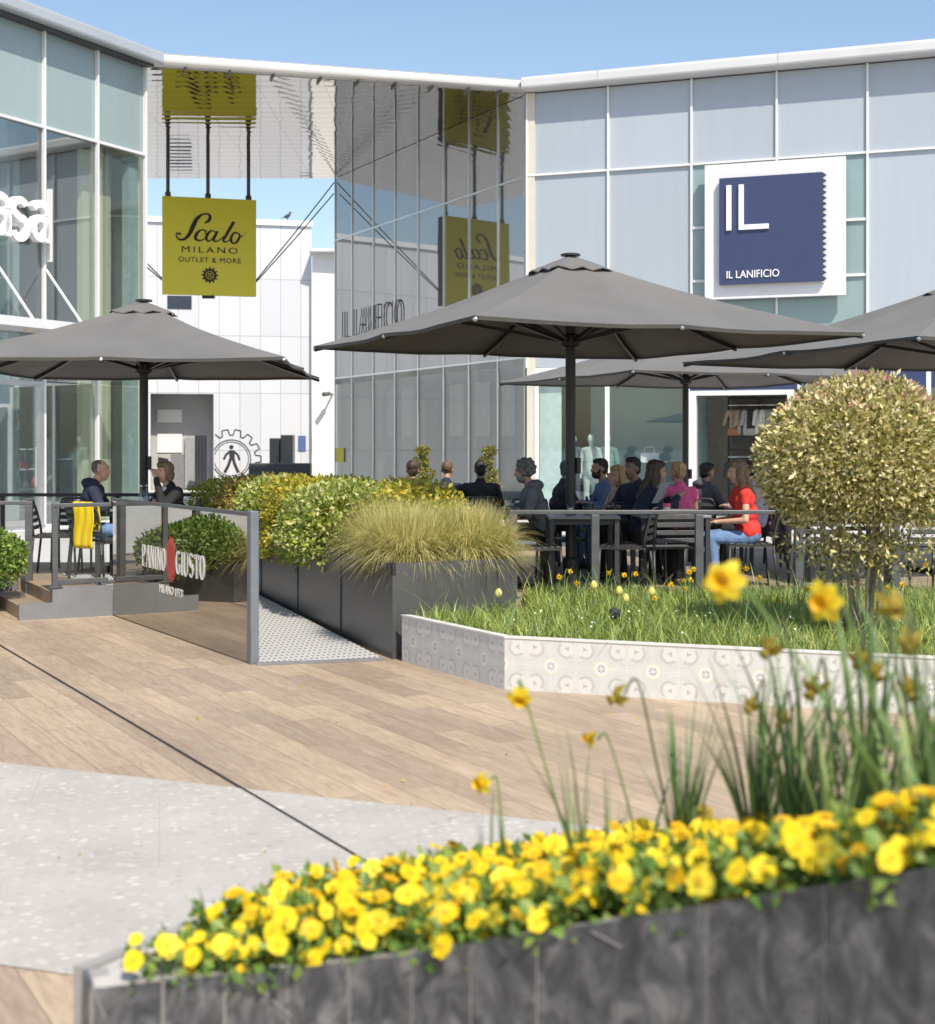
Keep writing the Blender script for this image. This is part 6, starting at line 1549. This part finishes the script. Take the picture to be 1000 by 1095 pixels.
def person(label, px, Y, face, tw=0., shirt=None, trousers=None, hair=None, hstyle='short', pose='table', tone=1.0, yaw=0., nod=0., lean=.05, glasses=False, sleeves=True, beard=None, inner=None, hood=False, sc=.95, extra=None, seat_dx=0, collar=True, dz=0):
    loc = Vector((X_(px, Y), Y, DZ + dz)); ang = FA[face] + tw
    t = thing('person', label, 'person', loc); t.rotation_euler = (0, 0, ang); t.scale = (sc, sc, sc)
    sk = skin_m(tone); E = lambda x, y, z: Vector((x, y, z)); l = lean
    up = lambda z: l * (z - .5) / .5                              # forward shift of the trunk
    neck0, neck1 = E(0, up(1.04), 1.04), E(0, up(1.12) + .012, 1.125); hc = E(0, up(1.2) + .03, 1.215)
    HR = Matrix.Rotation(yaw, 3, 'Z') @ Matrix.Rotation(-nod, 3, 'X'); H = lambda x, y, z: hc + HR @ Vector((x, y, z))
    P = [('c', neck0, neck1, .056, .052),
         ('e', H(0, -.012, .03), (.073, .092, .088), HR), ('e', H(0, .022, -.035), (.058, .066, .075), HR), ('c', H(0, .05, -.085), H(0, .03, -.09), .030, .034),
         ('c', H(0, .087, .02), H(0, .104, -.022), .009, .014), ('c', H(-.03, .083, .036), H(.03, .083, .036), .012, .012),
         ('e', H(-.074, -.008, -.008), (.012, .02, .03), HR), ('e', H(.074, -.008, -.008), (.012, .02, .03), HR),
         ('c', H(-.016, .086, -.052), H(.016, .086, -.052), .009, .009)]
    sh = [E(s * .185, up(1.0), .985) for s in (-1, 1)]
    A = {'table': [(E(-.27, .13, .76), E(-.10, .36, .80)), (E(.27, .13, .76), E(.10, .37, .80))],
         'crossed': [(E(-.28, .16, .78), E(.06, .34, .81)), (E(.28, .16, .78), E(-.06, .30, .81))],
         'chin': [(E(-.25, .16, .76), E(-.05, .36, .80)), (E(.20, .24, .80), H(.03, .145, -.06))],
         'chinl': [(E(-.20, .24, .80), H(-.03, .145, -.06)), (E(.25, .16, .76), E(.05, .36, .80))],
         'read': [(E(-.26, .12, .78), E(-.11, .36, .93)), (E(.26, .12, .78), E(.10, .38, .95))],
         'lap': [(E(-.26, .04, .72), E(-.12, .30, .70)), (E(.26, .04, .72), E(.10, .32, .70))]}[pose]
    skinP = []
    for s, sh_, (el, ha_) in zip((-1, 1), sh, A):
        el = el + E(0, l * .5, 0); 
        P += [('c', sh_, el, .045, .036), ('c', el, ha_, .036, .025)]
        d = (ha_ - el).normalized(); side = d.cross(E(0, 0, 1)).normalized() * s; dn = side.cross(d) * s
        if dn.z > 0: dn = -dn
        pc = ha_ + d * .045; P += [('c', ha_ + d * .01, pc + side * .012, .026, .024), ('c', pc - side * .018, pc + side * .022, .02, .018)]
        for i, (o_, L_) in enumerate(((-.030, .062), (-.010, .074), (.011, .07), (.030, .055))):
            b_ = pc + d * .022 + side * o_; k1 = b_ + d * L_ * .5 + dn * .006; k2 = k1 + d * L_ * .42 + dn * .022
            P += [('c', b_, k1, .0105, .0095), ('c', k1, k2, .0095, .008)]
        th0 = ha_ + d * .02 - side * .022; P += [('c', th0, th0 - side * .03 + d * .025, .0125, .011), ('c', th0 - side * .03 + d * .025, th0 - side * .026 + d * .055, .011, .009)]
    # trunk and legs
    hp = [E(s * .09, -.03, .53) for s in (-1, 1)]; kn = [E(s * .13, .40, .535) for s in (-1, 1)]; an = [E(s * .13, .36 + .03 * s, .10) for s in (-1, 1)]
    P += [('c', E(-.07, -.03, .56), E(.07, -.03, .56), .10, .10), ('c', E(0, up(.7) - .03, .70), E(0, up(.95) - .02, .93), .09, .09), ('c', sh[0] + E(.05, 0, -.04), sh[1] + E(-.05, 0, -.04), .065, .065)]
    for h_, k_, a_ in zip(hp, kn, an): P += [('c', h_, k_, .068, .048), ('c', k_, a_, .045, .032), ('c', a_ + E(0, 0, -.04), a_ + E(0, .13, -.065), .036, .028)]
    fuse('body', P, sk, t, .0105, 2)
    S_ = [('c', E(-.075, -.03, .60), E(.075, -.03, .60), .125, .125), ('c', E(-.05, up(.78) - .03, .78), E(.05, up(.78) - .03, .78), .125, .125), ('c', E(-.075, up(.92), .92), E(.075, up(.92), .92), .125, .125), ('c', E(0, up(.75) - .02, .74), E(0, up(.95), .95), .13, .128), ('c', sh[0] + E(.03, 0, -.01), sh[1] + E(-.03, 0, -.01), .078, .078), ('c', neck0 + E(0, -.02, -.04), neck0 + E(0, -.012, .015), .085, .072)]
    for sh_, (el, ha_) in zip(sh, A):
        el = el + E(0, l * .5, 0); d = (ha_ - el).normalized()
        if sleeves: S_ += [('c', sh_, el, .066, .054), ('c', el, ha_ - d * .015, .054, .036), ('c', sh_.lerp(el, .85), el + d * .03, .055, .056)]
        else: S_ += [('c', sh_, sh_.lerp(el, .30), .064, .056)]
    if hood: S_ += [('e', E(0, up(1.05) - .075, 1.07), (.125, .085, .06)), ('c', E(-.08, up(1.04), 1.07), E(.08, up(1.04), 1.07), .045, .045)]
    gm = fuse('jacket' if sleeves else 'top', S_, shirt, t, .0125, 2)
    T_ = [('c', E(-.07, -.03, .55), E(.07, -.03, .55), .125, .125)]
    for h_, k_, a_ in zip(hp, kn, an): T_ += [('c', h_, k_, .088, .066), ('c', k_, a_ + E(0, 0, .0), .064, .05)]
    fuse('trousers', T_, trousers or darkcloth, t, .014, 2)
    for a_ in an: fuse('shoe', [('c', a_ + E(0, -.03, -.055), a_ + E(0, .15, -.062), .042, .036)], shoe, t, .012, 1)
    # face details
    if glasses:
        m = MB()
        for s in (-1, 1): m.ball(H(s * .034, .088, .016), 1, 10, sc=(.03, .012, .024))
        m.tube([H(-.07, .06, .02), H(-.074, -.01, .015)], .004, 5); m.tube([H(.07, .06, .02), H(.074, -.01, .015)], .004, 5); m.tube([H(-.03, .098, .022), H(.03, .098, .022)], .004, 5)
        m.build('sunglasses', lens, t)
    else:
        m = MB()
        for s in (-1, 1): m.ball(H(s * .031, .079, .015), .011, 8)
        m.build('eyes', pm('eye dark', (.05, .03, .02), .2), t)
    m = MB(); m.tube([H(-.022, .088, -.052), H(0, .096, -.05), H(.022, .088, -.052)], [.003, .006, .003], 6); m.build('lips', pm('lips', (.33, .12, .10), .5), t)
    if beard: fuse('beard', [('e', H(0, .035, -.07), (.062, .062, .055), HR), ('c', H(-.055, .02, -.03), H(-.06, .0, .02), .02, .014), ('c', H(.055, .02, -.03), H(.06, .0, .02), .02, .014), ('c', H(-.03, .085, -.036), H(.03, .085, -.036), .010, .010)], beard, t, .009, 1)
    if hair:
        hp_ = []
        e = lambda x, y, z, r_: hp_.append(('e', H(x, y, z), r_, HR))
        if hstyle == 'shaved': e(0, -.03, .038, (.0745, .087, .083))
        elif hstyle == 'short': e(0, -.028, .052, (.081, .094, .082)); e(0, .02, .095, (.062, .06, .034)); e(0, -.06, -.01, (.066, .052, .07))
        elif hstyle == 'curly':
            for i in range(26):
                a = i * 2.4; z = .125 - .17 * (i / 26); q = math.sqrt(max(0, 1 - ((z - .03) / .1) ** 2)) * .075 + .014; x_, y_ = q * math.cos(a), q * math.sin(a) - .03
                if y_ > .05 and z < .06: continue
                e(x_, y_, z, (.034, .034, .03))
        elif hstyle == 'bob':
            e(0, -.028, .05, (.086, .098, .086)); e(0, .03, .092, (.068, .06, .034))
            for s in (-1, 1): e(s * .07, -.02, -.03, (.026, .055, .085))
            e(0, -.075, -.03, (.07, .045, .085))
        elif hstyle == 'long':
            e(0, -.028, .05, (.085, .097, .085)); e(0, .03, .092, (.066, .06, .034))
            for s in (-1, 1): e(s * .072, -.015, -.05, (.026, .05, .11)); hp_.append(('c', H(s * .07, -.03, -.1), E(s * .085, up(.97) + .02, .96), .034, .022))
            e(0, -.08, -.06, (.075, .045, .13)); hp_.append(('c', H(0, -.09, -.12), E(0, up(.95) - .12, .93), .06, .035))
        h_ = fuse('hair', hp_, hair, t, .0085, 1)
        rs_ = np.random.default_rng(3); co = np.empty(len(h_.data.vertices) * 3, dtype=np.float32); h_.data.vertices.foreach_get('co', co); co = co.reshape(-1, 3)
        co += (np.sin(co[:, [1, 0, 0]] * 300) * np.sin(co[:, [2, 2, 1]] * 90 + co[:, [0, 1, 2]] * 200))[:, :] * .0022; h_.data.vertices.foreach_set('co', co.ravel())
    if inner:
        fuse('shirt_front', [('c', E(-.02, up(.8) + .085, .80), E(-.02, up(1.0) + .055, 1.0), .045, .055), ('c', E(.02, up(.8) + .085, .80), E(.02, up(1.0) + .055, 1.0), .045, .055)], inner, t, .012, 2)
    if extra: extra(t, E, H, A)
    return t
navy = cloth('navy cloth', (.018, .024, .05)); greyj = cloth('grey jacket cloth', (.17, .175, .18)); suit = cloth('charcoal suit', (.03, .031, .036)); blue = cloth('faded blue shirt', (.13, .18, .29))
pink = cloth('pink cotton', (.75, .13, .30), .08); red = cloth('red cotton', (.66, .045, .035), .1); hoodg = cloth('grey hood cloth', (.085, .085, .105)); lilac = cloth('lilac cloth', (.45, .42, .50)); white_c = cloth('white cotton', (.7, .7, .72), .05)
h_dark, h_brown, h_grey, h_blond, h_lt = hair_m('dark', (.018, .014, .012)), hair_m('brown', (.06, .035, .022)), hair_m('grey', (.19, .18, .175)), hair_m('blond', (.48, .34, .15)), hair_m('light brown', (.20, .13, .075))
def logo(t, E, H, A):
    m = MB(); m.bev((.0, .185, .90), (.14, .012, .05), .004); m.build('chest_print', pm('pale print', (.45, .45, .5), .8), t)
person('man in a navy hoodie with arms folded on the left terrace table', 92, 16.2, 'E', .15, navy, denim, hair_m('cropped', (.12, .095, .08)), 'shaved', 'crossed', .95, -.1, 0, .1, beard=None, hood=True, sc=.97, extra=logo)
person('woman with sunglasses in a black jacket touching her mouth, left terrace', 187, 16.35, 'W', .75, darkcloth, darkcloth, h_lt, 'bob', 'chinl', 1.05, .1, .05, .08, True, inner=white_c)
person('curly grey haired man in a grey hooded jacket facing left', 579, 15.55, 'W', .12, greyj, darkcloth, h_grey, 'curly', 'table', 1.0, .05, .18, .12, beard=hair_m('grey beard', (.22, .21, .2)), hood=True, sc=.97)
person('grey haired man in a dark suit behind the parasol pole', 597, 17.6, 'E', .25, suit, suit, hair_m('dark grey', (.10, .10, .10)), 'short', 'table', .95, 0, .05, .08)
person('black bearded man in a faded blue shirt facing left', 655, 17.3, 'W', .2, blue, denim, h_dark, 'short', 'table', .8, .1, 0, .1, beard=h_dark, sc=.97)
def scarf(t, E, H, A):
    fuse('floral_scarf', [('c', E(-.12, .0, .98), E(.1, .1, .90), .07, .06), ('c', E(-.1, .08, .98), E(-.05, .14, .80), .06, .05), ('e', E(.0, -.02, 1.03), (.12, .1, .06))], pm('floral scarf', (.55, .36, .28), .85, 0, .5, 40), t, .012, 2)
person('long haired blonde woman with a floral scarf between two men', 676, 16.5, 'W', .5, cloth('beige floral cloth', (.45, .33, .26), .45), darkcloth, h_blond, 'long', 'chinl', 1.05, .25, .1, .14, extra=scarf, sc=.92)
person('dark haired man in navy just behind the reading woman', 684, 15.9, 'W', .6, navy, darkcloth, h_dark, 'short', 'table', .5, .2, 0, .06, sc=.99)
def menu(t, E, H, A):
    pass
person('dark haired woman with sunglasses in navy holding a menu', 686, 15.15, 'E', .15, cloth('blue black cloth', (.02, .028, .055)), darkcloth, h_brown, 'long', 'read', .95, .0, .1, .10, True, sc=.97)
person('short haired blonde woman in a pink top seen from behind', 729, 16.2, 'N', .35, pink, darkcloth, h_blond, 'short', 'table', 1.0, .35, .05, .06, sleeves=False, sc=.95)
person('person in a grey hood sitting before the shop door', 748, 17.5, 'E', .6, hoodg, darkcloth, h_dark, 'short', 'table', .75, -.1, .05, .08, hood=True, sc=.93)
person('woman in a red sleeveless top and jeans facing left', 797, 14.9, 'W', .05, red, denim, h_lt, 'long', 'lap', 1.1, .05, .1, .04, True, sleeves=False, sc=.97)
person('person in a lilac jacket half hidden by the ball tree', 812, 16.6, 'W', -.2, lilac, darkcloth, h_dark, 'short', 'table', .9, 0, 0, .08, inner=white_c)
person('brown haired diner seen from behind above the hedge', 442, 17.8, 'N', .2, darkcloth, darkcloth, h_brown, 'short', 'table', .9, 0, 0, .04, sc=.95)
person('diner with a close shaven brown head above the hedge', 476, 17.9, 'N', -.2, navy, darkcloth, hair_m('shaven brown', (.13, .075, .045)), 'shaved', 'table', .7, 0, .1, .08, sc=.95)
person('black haired diner seen from behind above the tufted grass', 514, 17.8, 'N', 0, darkcloth, darkcloth, h_dark, 'short', 'table', .6, 0, 0, .04, sc=.95)

# ================================================================ small things on the tables and chairs
TT = DZ + .751
clear = glass_mat('bottle glass', (.85, .9, .9), .06)
def bottle(px, Y, label, h=.26):
    p = (X_(px, Y), Y, TT); t = thing('bottle', label, 'bottle', p, None)
    m = MB(); m.lathe([(.03, 0), (.034, .01), (.034, h * .55), (.026, h * .68), (.013, h * .8), (.013, h * .93)], p, 14); m.build('glass', clear, t, smooth=True)
    m = MB(); m.lathe([(.0155, h * .93), (.0155, h)], p, 12); m.build('cap', white_metal, t)
    m = MB(); m.lathe([(.0345, h * .25), (.0345, h * .48)], p, 14); m.build('label', pm('bottle label', (.6, .63, .66), .6), t)
bottle(151, 16.3, 'clear water bottle at the left on the left terrace table'); bottle(157, 16.5, 'clear water bottle at the right on the left terrace table')
def glass(px, Y, label, liquid, h=.14, r=.036):
    p = (X_(px, Y), Y, TT); t = thing('glass', label, 'glass', p)
    m = MB(); m.lathe([(r * .75, 0), (r, h), (r * .94, h), (r * .7, .008)], p, 16); m.build('tumbler', clear, t, smooth=True)
    m = MB(); m.lathe([(r * .7, .01), (r * .88, h * .7)], p, 16); m.build('drink', liquid, t)
amber = pm('orange drink', (.75, .2, .02), .2, coat=.4); cola = pm('dark cola', (.05, .015, .012), .15, coat=.5)
glass(658, 16.75, 'tumbler of orange aperitif on the table behind the reader', amber); glass(633, 17.7, 'tall glass of dark cola on the left', cola, .15); glass(640, 17.75, 'tall glass of dark cola on the right', cola, .15)
glass(166, 16.3, 'small pink drink beside the bottles', pm('pink drink', (.7, .15, .2), .3))
def cup(px, Y, label, col):
    p = (X_(px, Y), Y, TT); t = thing('paper_cup', label, 'cup', p)
    m = MB(); m.lathe([(.032, 0), (.042, .115), (.038, .115), (.03, .01)], p, 18); m.build('cup', col, t, smooth=True)
    m = MB(); m.lathe([(.0365, .035), (.0395, .075)], p, 18); m.build('band', pm('white band', (.75, .72, .72), .6), t)
for px, Y, lab in ((610, 14.6, 'empty water tumbler on the table by the first railing post'), (700, 15.1, 'water tumbler beside the menu of the dark haired woman'), (548, 15.7, 'water tumbler in front of the grey haired man'), (893, 15.1, 'water tumbler on the table behind the ball tree stems')):
    glass(px, Y, lab, pm('water', (.5, .55, .56), .1), .11, .034)
def plate(px, Y, label):
    p = (X_(px, Y), Y, TT); m = MB(); m.lathe([(.07, .0), (.13, .018), (.125, .021), (.068, .006)], p, 22); tag(m.build('plate', pm('white china', (.78, .77, .75), .25, coat=.4), loc=p, smooth=True), label, 'plate')
plate(634, 14.7, 'white plate on the table by the first railing post'); plate(668, 16.95, 'white plate near the orange drink'); plate(556, 15.65, 'white plate in front of the grey haired man')
cup(713, 14.75, 'pink paper cup on the table in front of the woman in red', pm('pink cup', (.72, .12, .2), .5))
p = (X_(733, 14.85), 14.85, TT); m = MB(); m.bev((p[0], p[1], TT + .008), (.14, .19, .006), .003, .3); tag(m.build('napkin', pm('white napkin', (.75, .74, .74), .8), loc=p), 'white napkin lying on the front table by the pink cup', 'napkin')
p = (X_(728, 14.6), 14.7, TT); m = MB(); m.bev((p[0], p[1], TT + .006), (.25, .12, .008), .003, -.1); tag(m.build('place_mat', pm('pink place mat', (.65, .25, .3), .8), loc=p), 'pinkish paper place mat at the railing edge of the front table', 'place mat')
p = at(707, 527, 14.85); m = MB(); m.bev((p.x, p.y, p.z), (.16, .012, .24), .003, .9, 0, .5); tag(m.build('menu_card', pm('grey menu card', (.36, .38, .41), .5), loc=p), 'grey menu card held up by the dark haired woman', 'menu')
# black handbag / jacket on the red woman's chair
px_c = X_(799, 14.95); jx, jy = px_c + .30, 14.9
def drape(name, prims, mat, label, cat, loc, voxel=.012):
    t = thing(name, label, cat, loc); o = fuse(name + '_cloth', [tuple([p[0]] + [Vector(p[1]) - Vector(loc)] + ([Vector(p[2]) - Vector(loc)] if p[0] == 'c' else [p[2]]) + list(p[3:])) for p in prims], mat, t, voxel, 2)
    return t
leather = pm('black leather', (.018, .018, .02), .33, 0, .3, 18, .6, 22, .2)
drape('leather_jacket', [('c', (jx, jy - .14, DZ + .86), (jx, jy + .14, DZ + .86), .04, .04), ('c', (jx + .03, jy - .13, DZ + .80), (jx + .05, jy - .10, DZ + .42), .055, .075), ('c', (jx + .03, jy + .1, DZ + .80), (jx + .05, jy + .1, DZ + .40), .055, .075), ('c', (jx + .05, jy, DZ + .75), (jx + .06, jy, DZ + .42), .06, .08), ('c', (jx + .07, jy - .17, DZ + .72), (jx + .06, jy - .18, DZ + .30), .045, .035), ('c', (jx - .04, jy - .1, DZ + .83), (jx - .05, jy - .1, DZ + .6), .03, .04)], leather, 'black leather jacket hanging over the chair of the woman in red', 'jacket', (jx, jy, DZ + .4))
# yellow jacket draped over the front-left chair: a folded sheet with creases
yc = Vector((X_(110, 15.45), 15.45, DZ)); ya = FA['N'] - .55; Mx = Matrix.Translation(yc) @ Matrix.Rotation(ya, 4, 'Z')
m = MB(); rows = 16; cols = 9; vs = []
for i in range(rows + 1):
    for j in range(cols + 1):
        t_ = i / rows; x = -.07 + .29 * j / cols; L_ = t_ * .78
        if L_ < .28: z = .845 - (.28 - L_); y = -.285 - .02 + .008 * math.sin(j * 1.7)  - 0.0 + .035
        else: z = .852 - max(0, L_ - .31) if L_ > .31 else .858; y = -.335 - .012 * math.sin(j * 1.9 + i * .3) - .02 * (L_ - .3)
        vs.append(Mx @ Vector((x + .012 * math.sin(i * .8), y, z)))
fs = [(i * (cols + 1) + j, i * (cols + 1) + j + 1, (i + 1) * (cols + 1) + j + 1, (i + 1) * (cols + 1) + j) for i in range(rows) for j in range(cols)]
m.add(vs, fs); o = m.build('yellow_jacket', pm('bright yellow fabric', (.82, .58, .01), .7, 0, .06, 14, .3, 30), loc=Mx @ Vector((.1, -.3, .8)), smooth=True)
sd = o.modifiers.new('thickness', 'SOLIDIFY'); sd.thickness = .012; tag(o, 'bright yellow jacket draped over a chair back behind the glass panel', 'jacket')

# ================================================================ inside the shops
mann = pm('pale mannequin plastic', (.52, .60, .58), .4, 0, .04, 5)
def mannequin(px, dep, label, suitc):
    s_ = FR.s_at(px); b_ = FR.p(s_, .16, -dep); t = thing('mannequin', label, 'mannequin', b_, None); t.rotation_euler = (0, 0, math.atan2(FR.n.y, FR.n.x) - math.pi / 2)
    E = lambda x, y, z: Vector((x, y, z))
    P = [('e', E(0, .02, 1.74), (.08, .1, .12)), ('c', E(0, 0, 1.55), E(0, .01, 1.66), .05, .045), ('c', E(-.12, 0, 1.45), E(.12, 0, 1.45), .08, .08), ('c', E(0, 0, 1.3), E(0, 0, 1.0), .13, .13)]
    for s in (-1, 1): P += [('c', E(s * .19, 0, 1.46), E(s * .25, -.02, 1.15), .05, .042), ('c', E(s * .25, -.02, 1.15), E(s * .24, .06, .88), .042, .03), ('e', E(s * .24, .08, .82), (.025, .035, .06)), ('c', E(s * .09, 0, .95), E(s * .1, .01, .5), .085, .06), ('c', E(s * .1, .01, .5), E(s * .11, 0, .1), .055, .04), ('c', E(s * .11, -.02, .04), E(s * .12, .15, .03), .04, .03)]
    fuse('body', P, mann, t, .016, 2)
    J = [('c', E(-.11, .0, 1.45), E(.11, .0, 1.45), .10, .10), ('c', E(0, .01, 1.3), E(0, .01, .95), .16, .17)] + [q for s in (-1, 1) for q in (('c', E(s * .19, 0, 1.46), E(s * .25, -.02, 1.15), .068, .06), ('c', E(s * .25, -.02, 1.15), E(s * .24, .05, .9), .058, .048))]
    fuse('suit_jacket', J, suitc, t, .016, 2)
    fuse('suit_trousers', [('c', E(s * .09, 0, .95), E(s * .1, .01, .5), .105, .085) for s in (-1, 1)] + [('c', E(s * .1, .01, .5), E(s * .11, 0, .1), .082, .07) for s in (-1, 1)], suitc, t, .016, 2)
m = MB(); FR.slab(m, 1.2, FR.s_at(733), .025, .155, -2.4, -.15); tag(m.build('window_plinth', pm('pale display plinth', (.5, .55, .55), .5), loc=FR.p(2, 0, -1)), 'pale display plinth under the shop window mannequins', 'plinth')
mannequin(626, .5, 'mannequin in a pale suit just right of the parasol pole', cloth('pale mint suit', (.42, .5, .47)))
mannequin(641, .75, 'mannequin in a darker teal suit behind the pale one', cloth('teal suit', (.13, .25, .23)))
mannequin(606, .6, 'mannequin hidden behind the parasol pole', cloth('slate suit', (.06, .09, .11)))
# display table with a white bag
tp = FR.p(FR.s_at(681), 0, -1.3); t = thing('display_table', 'white display table behind the shop window', 'table', tp); aR = math.atan2(FR.U.y, FR.U.x)
zt_d = EYE - (493 - HY) * tp.y / F
m = MB(); m.bev((tp.x, tp.y, zt_d - .02), (1.0, .5, .04), .008, aR); m.build('tabletop', white_c, t); m = MB(); m.tube([(tp.x, tp.y, .156), (tp.x, tp.y, zt_d - .04)], .05); m.lathe([(.3, .156), (.3, .18)], (tp.x, tp.y, 0), 16); m.build('leg', white_metal, t)
t = thing('handbag', 'white handbag on the white display table', 'bag', (tp.x, tp.y, zt_d)); m = MB(); m.prism([(tp.x - .22, tp.y - .08), (tp.x + .22, tp.y - .08), (tp.x + .22, tp.y + .08), (tp.x - .22, tp.y + .08)], zt_d, zt_d + .2); m.build('body', white_c, t)
m = MB(); m.tube(spl([(tp.x - .12, tp.y, zt_d + .2), (tp.x - .1, tp.y, zt_d + .33), (tp.x + .1, tp.y, zt_d + .33), (tp.x + .12, tp.y, zt_d + .2)], 5), .012, 6); m.build('handle', white_c, t)
# clothes shelving behind the open door
def FRb(px, dep, z): return FR.p(FR.s_at(px), z, -dep)
dp = 1.7
rk = thing('clothes_rack', 'tall dark clothes rack with shelves behind the open shop door', 'rack', FRb(792, dp, .02))
xa, xb = FR.s_at(764) , FR.s_at(832); U = FR.U
k_ = (FR.p(0, 0, -dp).y) ; 
zr1, zr2 = 2.72, 1.42
m = MB()
for t_ in (xa, (xa + xb) / 2, xb): FR.slab(m, t_ - .025, t_ + .025, .02, 2.9, -dp - .2, -dp - .15)
for z in (2.9, 1.55 + .4, 1.55 + .1, .45): FR.slab(m, xa, xb, z - .02, z + .02, -dp - .45, -dp + .02)
m.build('frame', black_metal, rk)
for z in (2.72, 1.46): m = MB(); m.tube([FR.p(xa, z, -dp - .1), FR.p(xb, z, -dp - .1)], .018, 8); m.build('hanging_rail', alu, rk)
off_poly(FR, -dp - .5, -dp - .46, xa, xb, .03, 2.95, pm('rack back', (.26, .22, .2), .7), 'back_panel', rk)
def shirt_proto(mat, lab):
    t = thing('hanging_shirt', lab, 'shirt', (0, 0, 0), 'shirts hanging on the clothes rack')
    fuse('shirt_body', [('c', (-.16, 0, -.14), (.16, 0, -.14), .05, .05), ('c', (0, 0, -.2), (0, 0, -.62), .05, .06), ('c', (-.09, 0, -.2), (-.11, 0, -.64), .05, .05), ('c', (.09, 0, -.2), (.11, 0, -.64), .05, .05), ('c', (-.19, 0, -.16), (-.27, 0, -.45), .05, .04), ('c', (.19, 0, -.16), (.27, 0, -.45), .05, .04)], mat, t, .016, 2)
    m = MB(); m.tube([(0, 0, -.09), (0, 0, .0), (.02, 0, .02)], .006, 5); m.build('hanger', black_metal, t); return t
cols_ = [cloth('cream shirt', (.75, .72, .66)), cloth('grey shirt', (.42, .42, .43)), cloth('dark shirt', (.05, .05, .06)), cloth('brown shirt', (.42, .34, .27))]
names_ = ['cream', 'grey', 'dark', 'brown']; pr_s = [shirt_proto(c, n + ' shirt hanging on the rack behind the open shop door') for c, n in zip(cols_, names_)]
for row, z in ((0, 2.72), (1, 1.46)):
    for j in range(9):
        t_ = xa + .16 + j * (xb - xa - .3) / 8; p = FR.p(t_, z - .02, -dp - .1); c = ((3, 3, 1, 2, 0, 0, 1, 0, 2), (2, 2, 2, 1, 3, 3, 0, 2, 1))[row][j]
        place(pr_s[c], USED, p, aR + (1.25 if j % 3 else .35))
for j, (px, c, lab) in enumerate(((773, (.45, .17, .08), 'terracotta box on the clothes rack shelf'), (786, (.4, .37, .33), 'beige box on the clothes rack shelf'))):
    p = FRb(px, dp + .15, 1.68); m = MB(); m.bev((p.x, p.y, 1.971 + .09), (.4, .3, .18), .01, aR); tag(m.build('storage_box', pm(lab[:5] + ' card', c, .7), loc=(p.x, p.y, 1.97)), lab, 'box')
# left shop: display shelves with goods, and track spotlights
sp2 = FL.p(FL.L - 1.35, 0, -2.2); aL = math.atan2(FL.U.y, FL.U.x); t = thing('display_shelf', 'white display shelf with goods inside the left shop', 'shelf', sp2)
m = MB()
for dx in (-.5, .5): q = sp2 + FL.U * dx; m.box((q.x, q.y, .95), (.05, .35, 1.85), aL)
for z in (.3, .75, 1.2, 1.65): m.box((sp2.x, sp2.y, z), (1.0, .35, .035), aL)
m.build('frame', white_c, t)
random.seed(12)
for i, z in enumerate((.32, .77, 1.22)):
    for j in range(4):
        q = sp2 + FL.U * (-.36 + j * .24) + FL.n * .05; h = random.uniform(.14, .3); c = random.choice([(.6, .6, .58), (.5, .08, .08), (.12, .12, .13), (.62, .5, .1), (.2, .3, .32)])
        m = MB(); m.lathe([(.05, 0), (.075, h * .3), (.06, h * .7), (.03, h)], (q.x, q.y, z), 12)
        tag(m.build('vase', pm('glaze %d' % int(sum(c) * 100), c, .3, coat=.4), loc=(q.x, q.y, z)), 'small glazed vase standing on the white shelf in the left shop', 'vase', 'vases on the left shop shelf')
for k, px in enumerate((12, 26, 58, 82)):
    s_ = FL.s_at(px); p = FL.p(s_, 3.30, -1.6); t = thing('track_spotlight', 'small dark track spotlight under the left shop mezzanine', 'spotlight', p, 'track spotlights in the left shop')
    m = MB(); m.tube([p, p + Vector((.08, -.1, -.2))], [.07, .055], 10); m.build('head', grey_steel, t); m = MB(); m.tube([p, p + Vector((0, 0, .35))], .015, 6); m.build('arm', grey_steel, t)
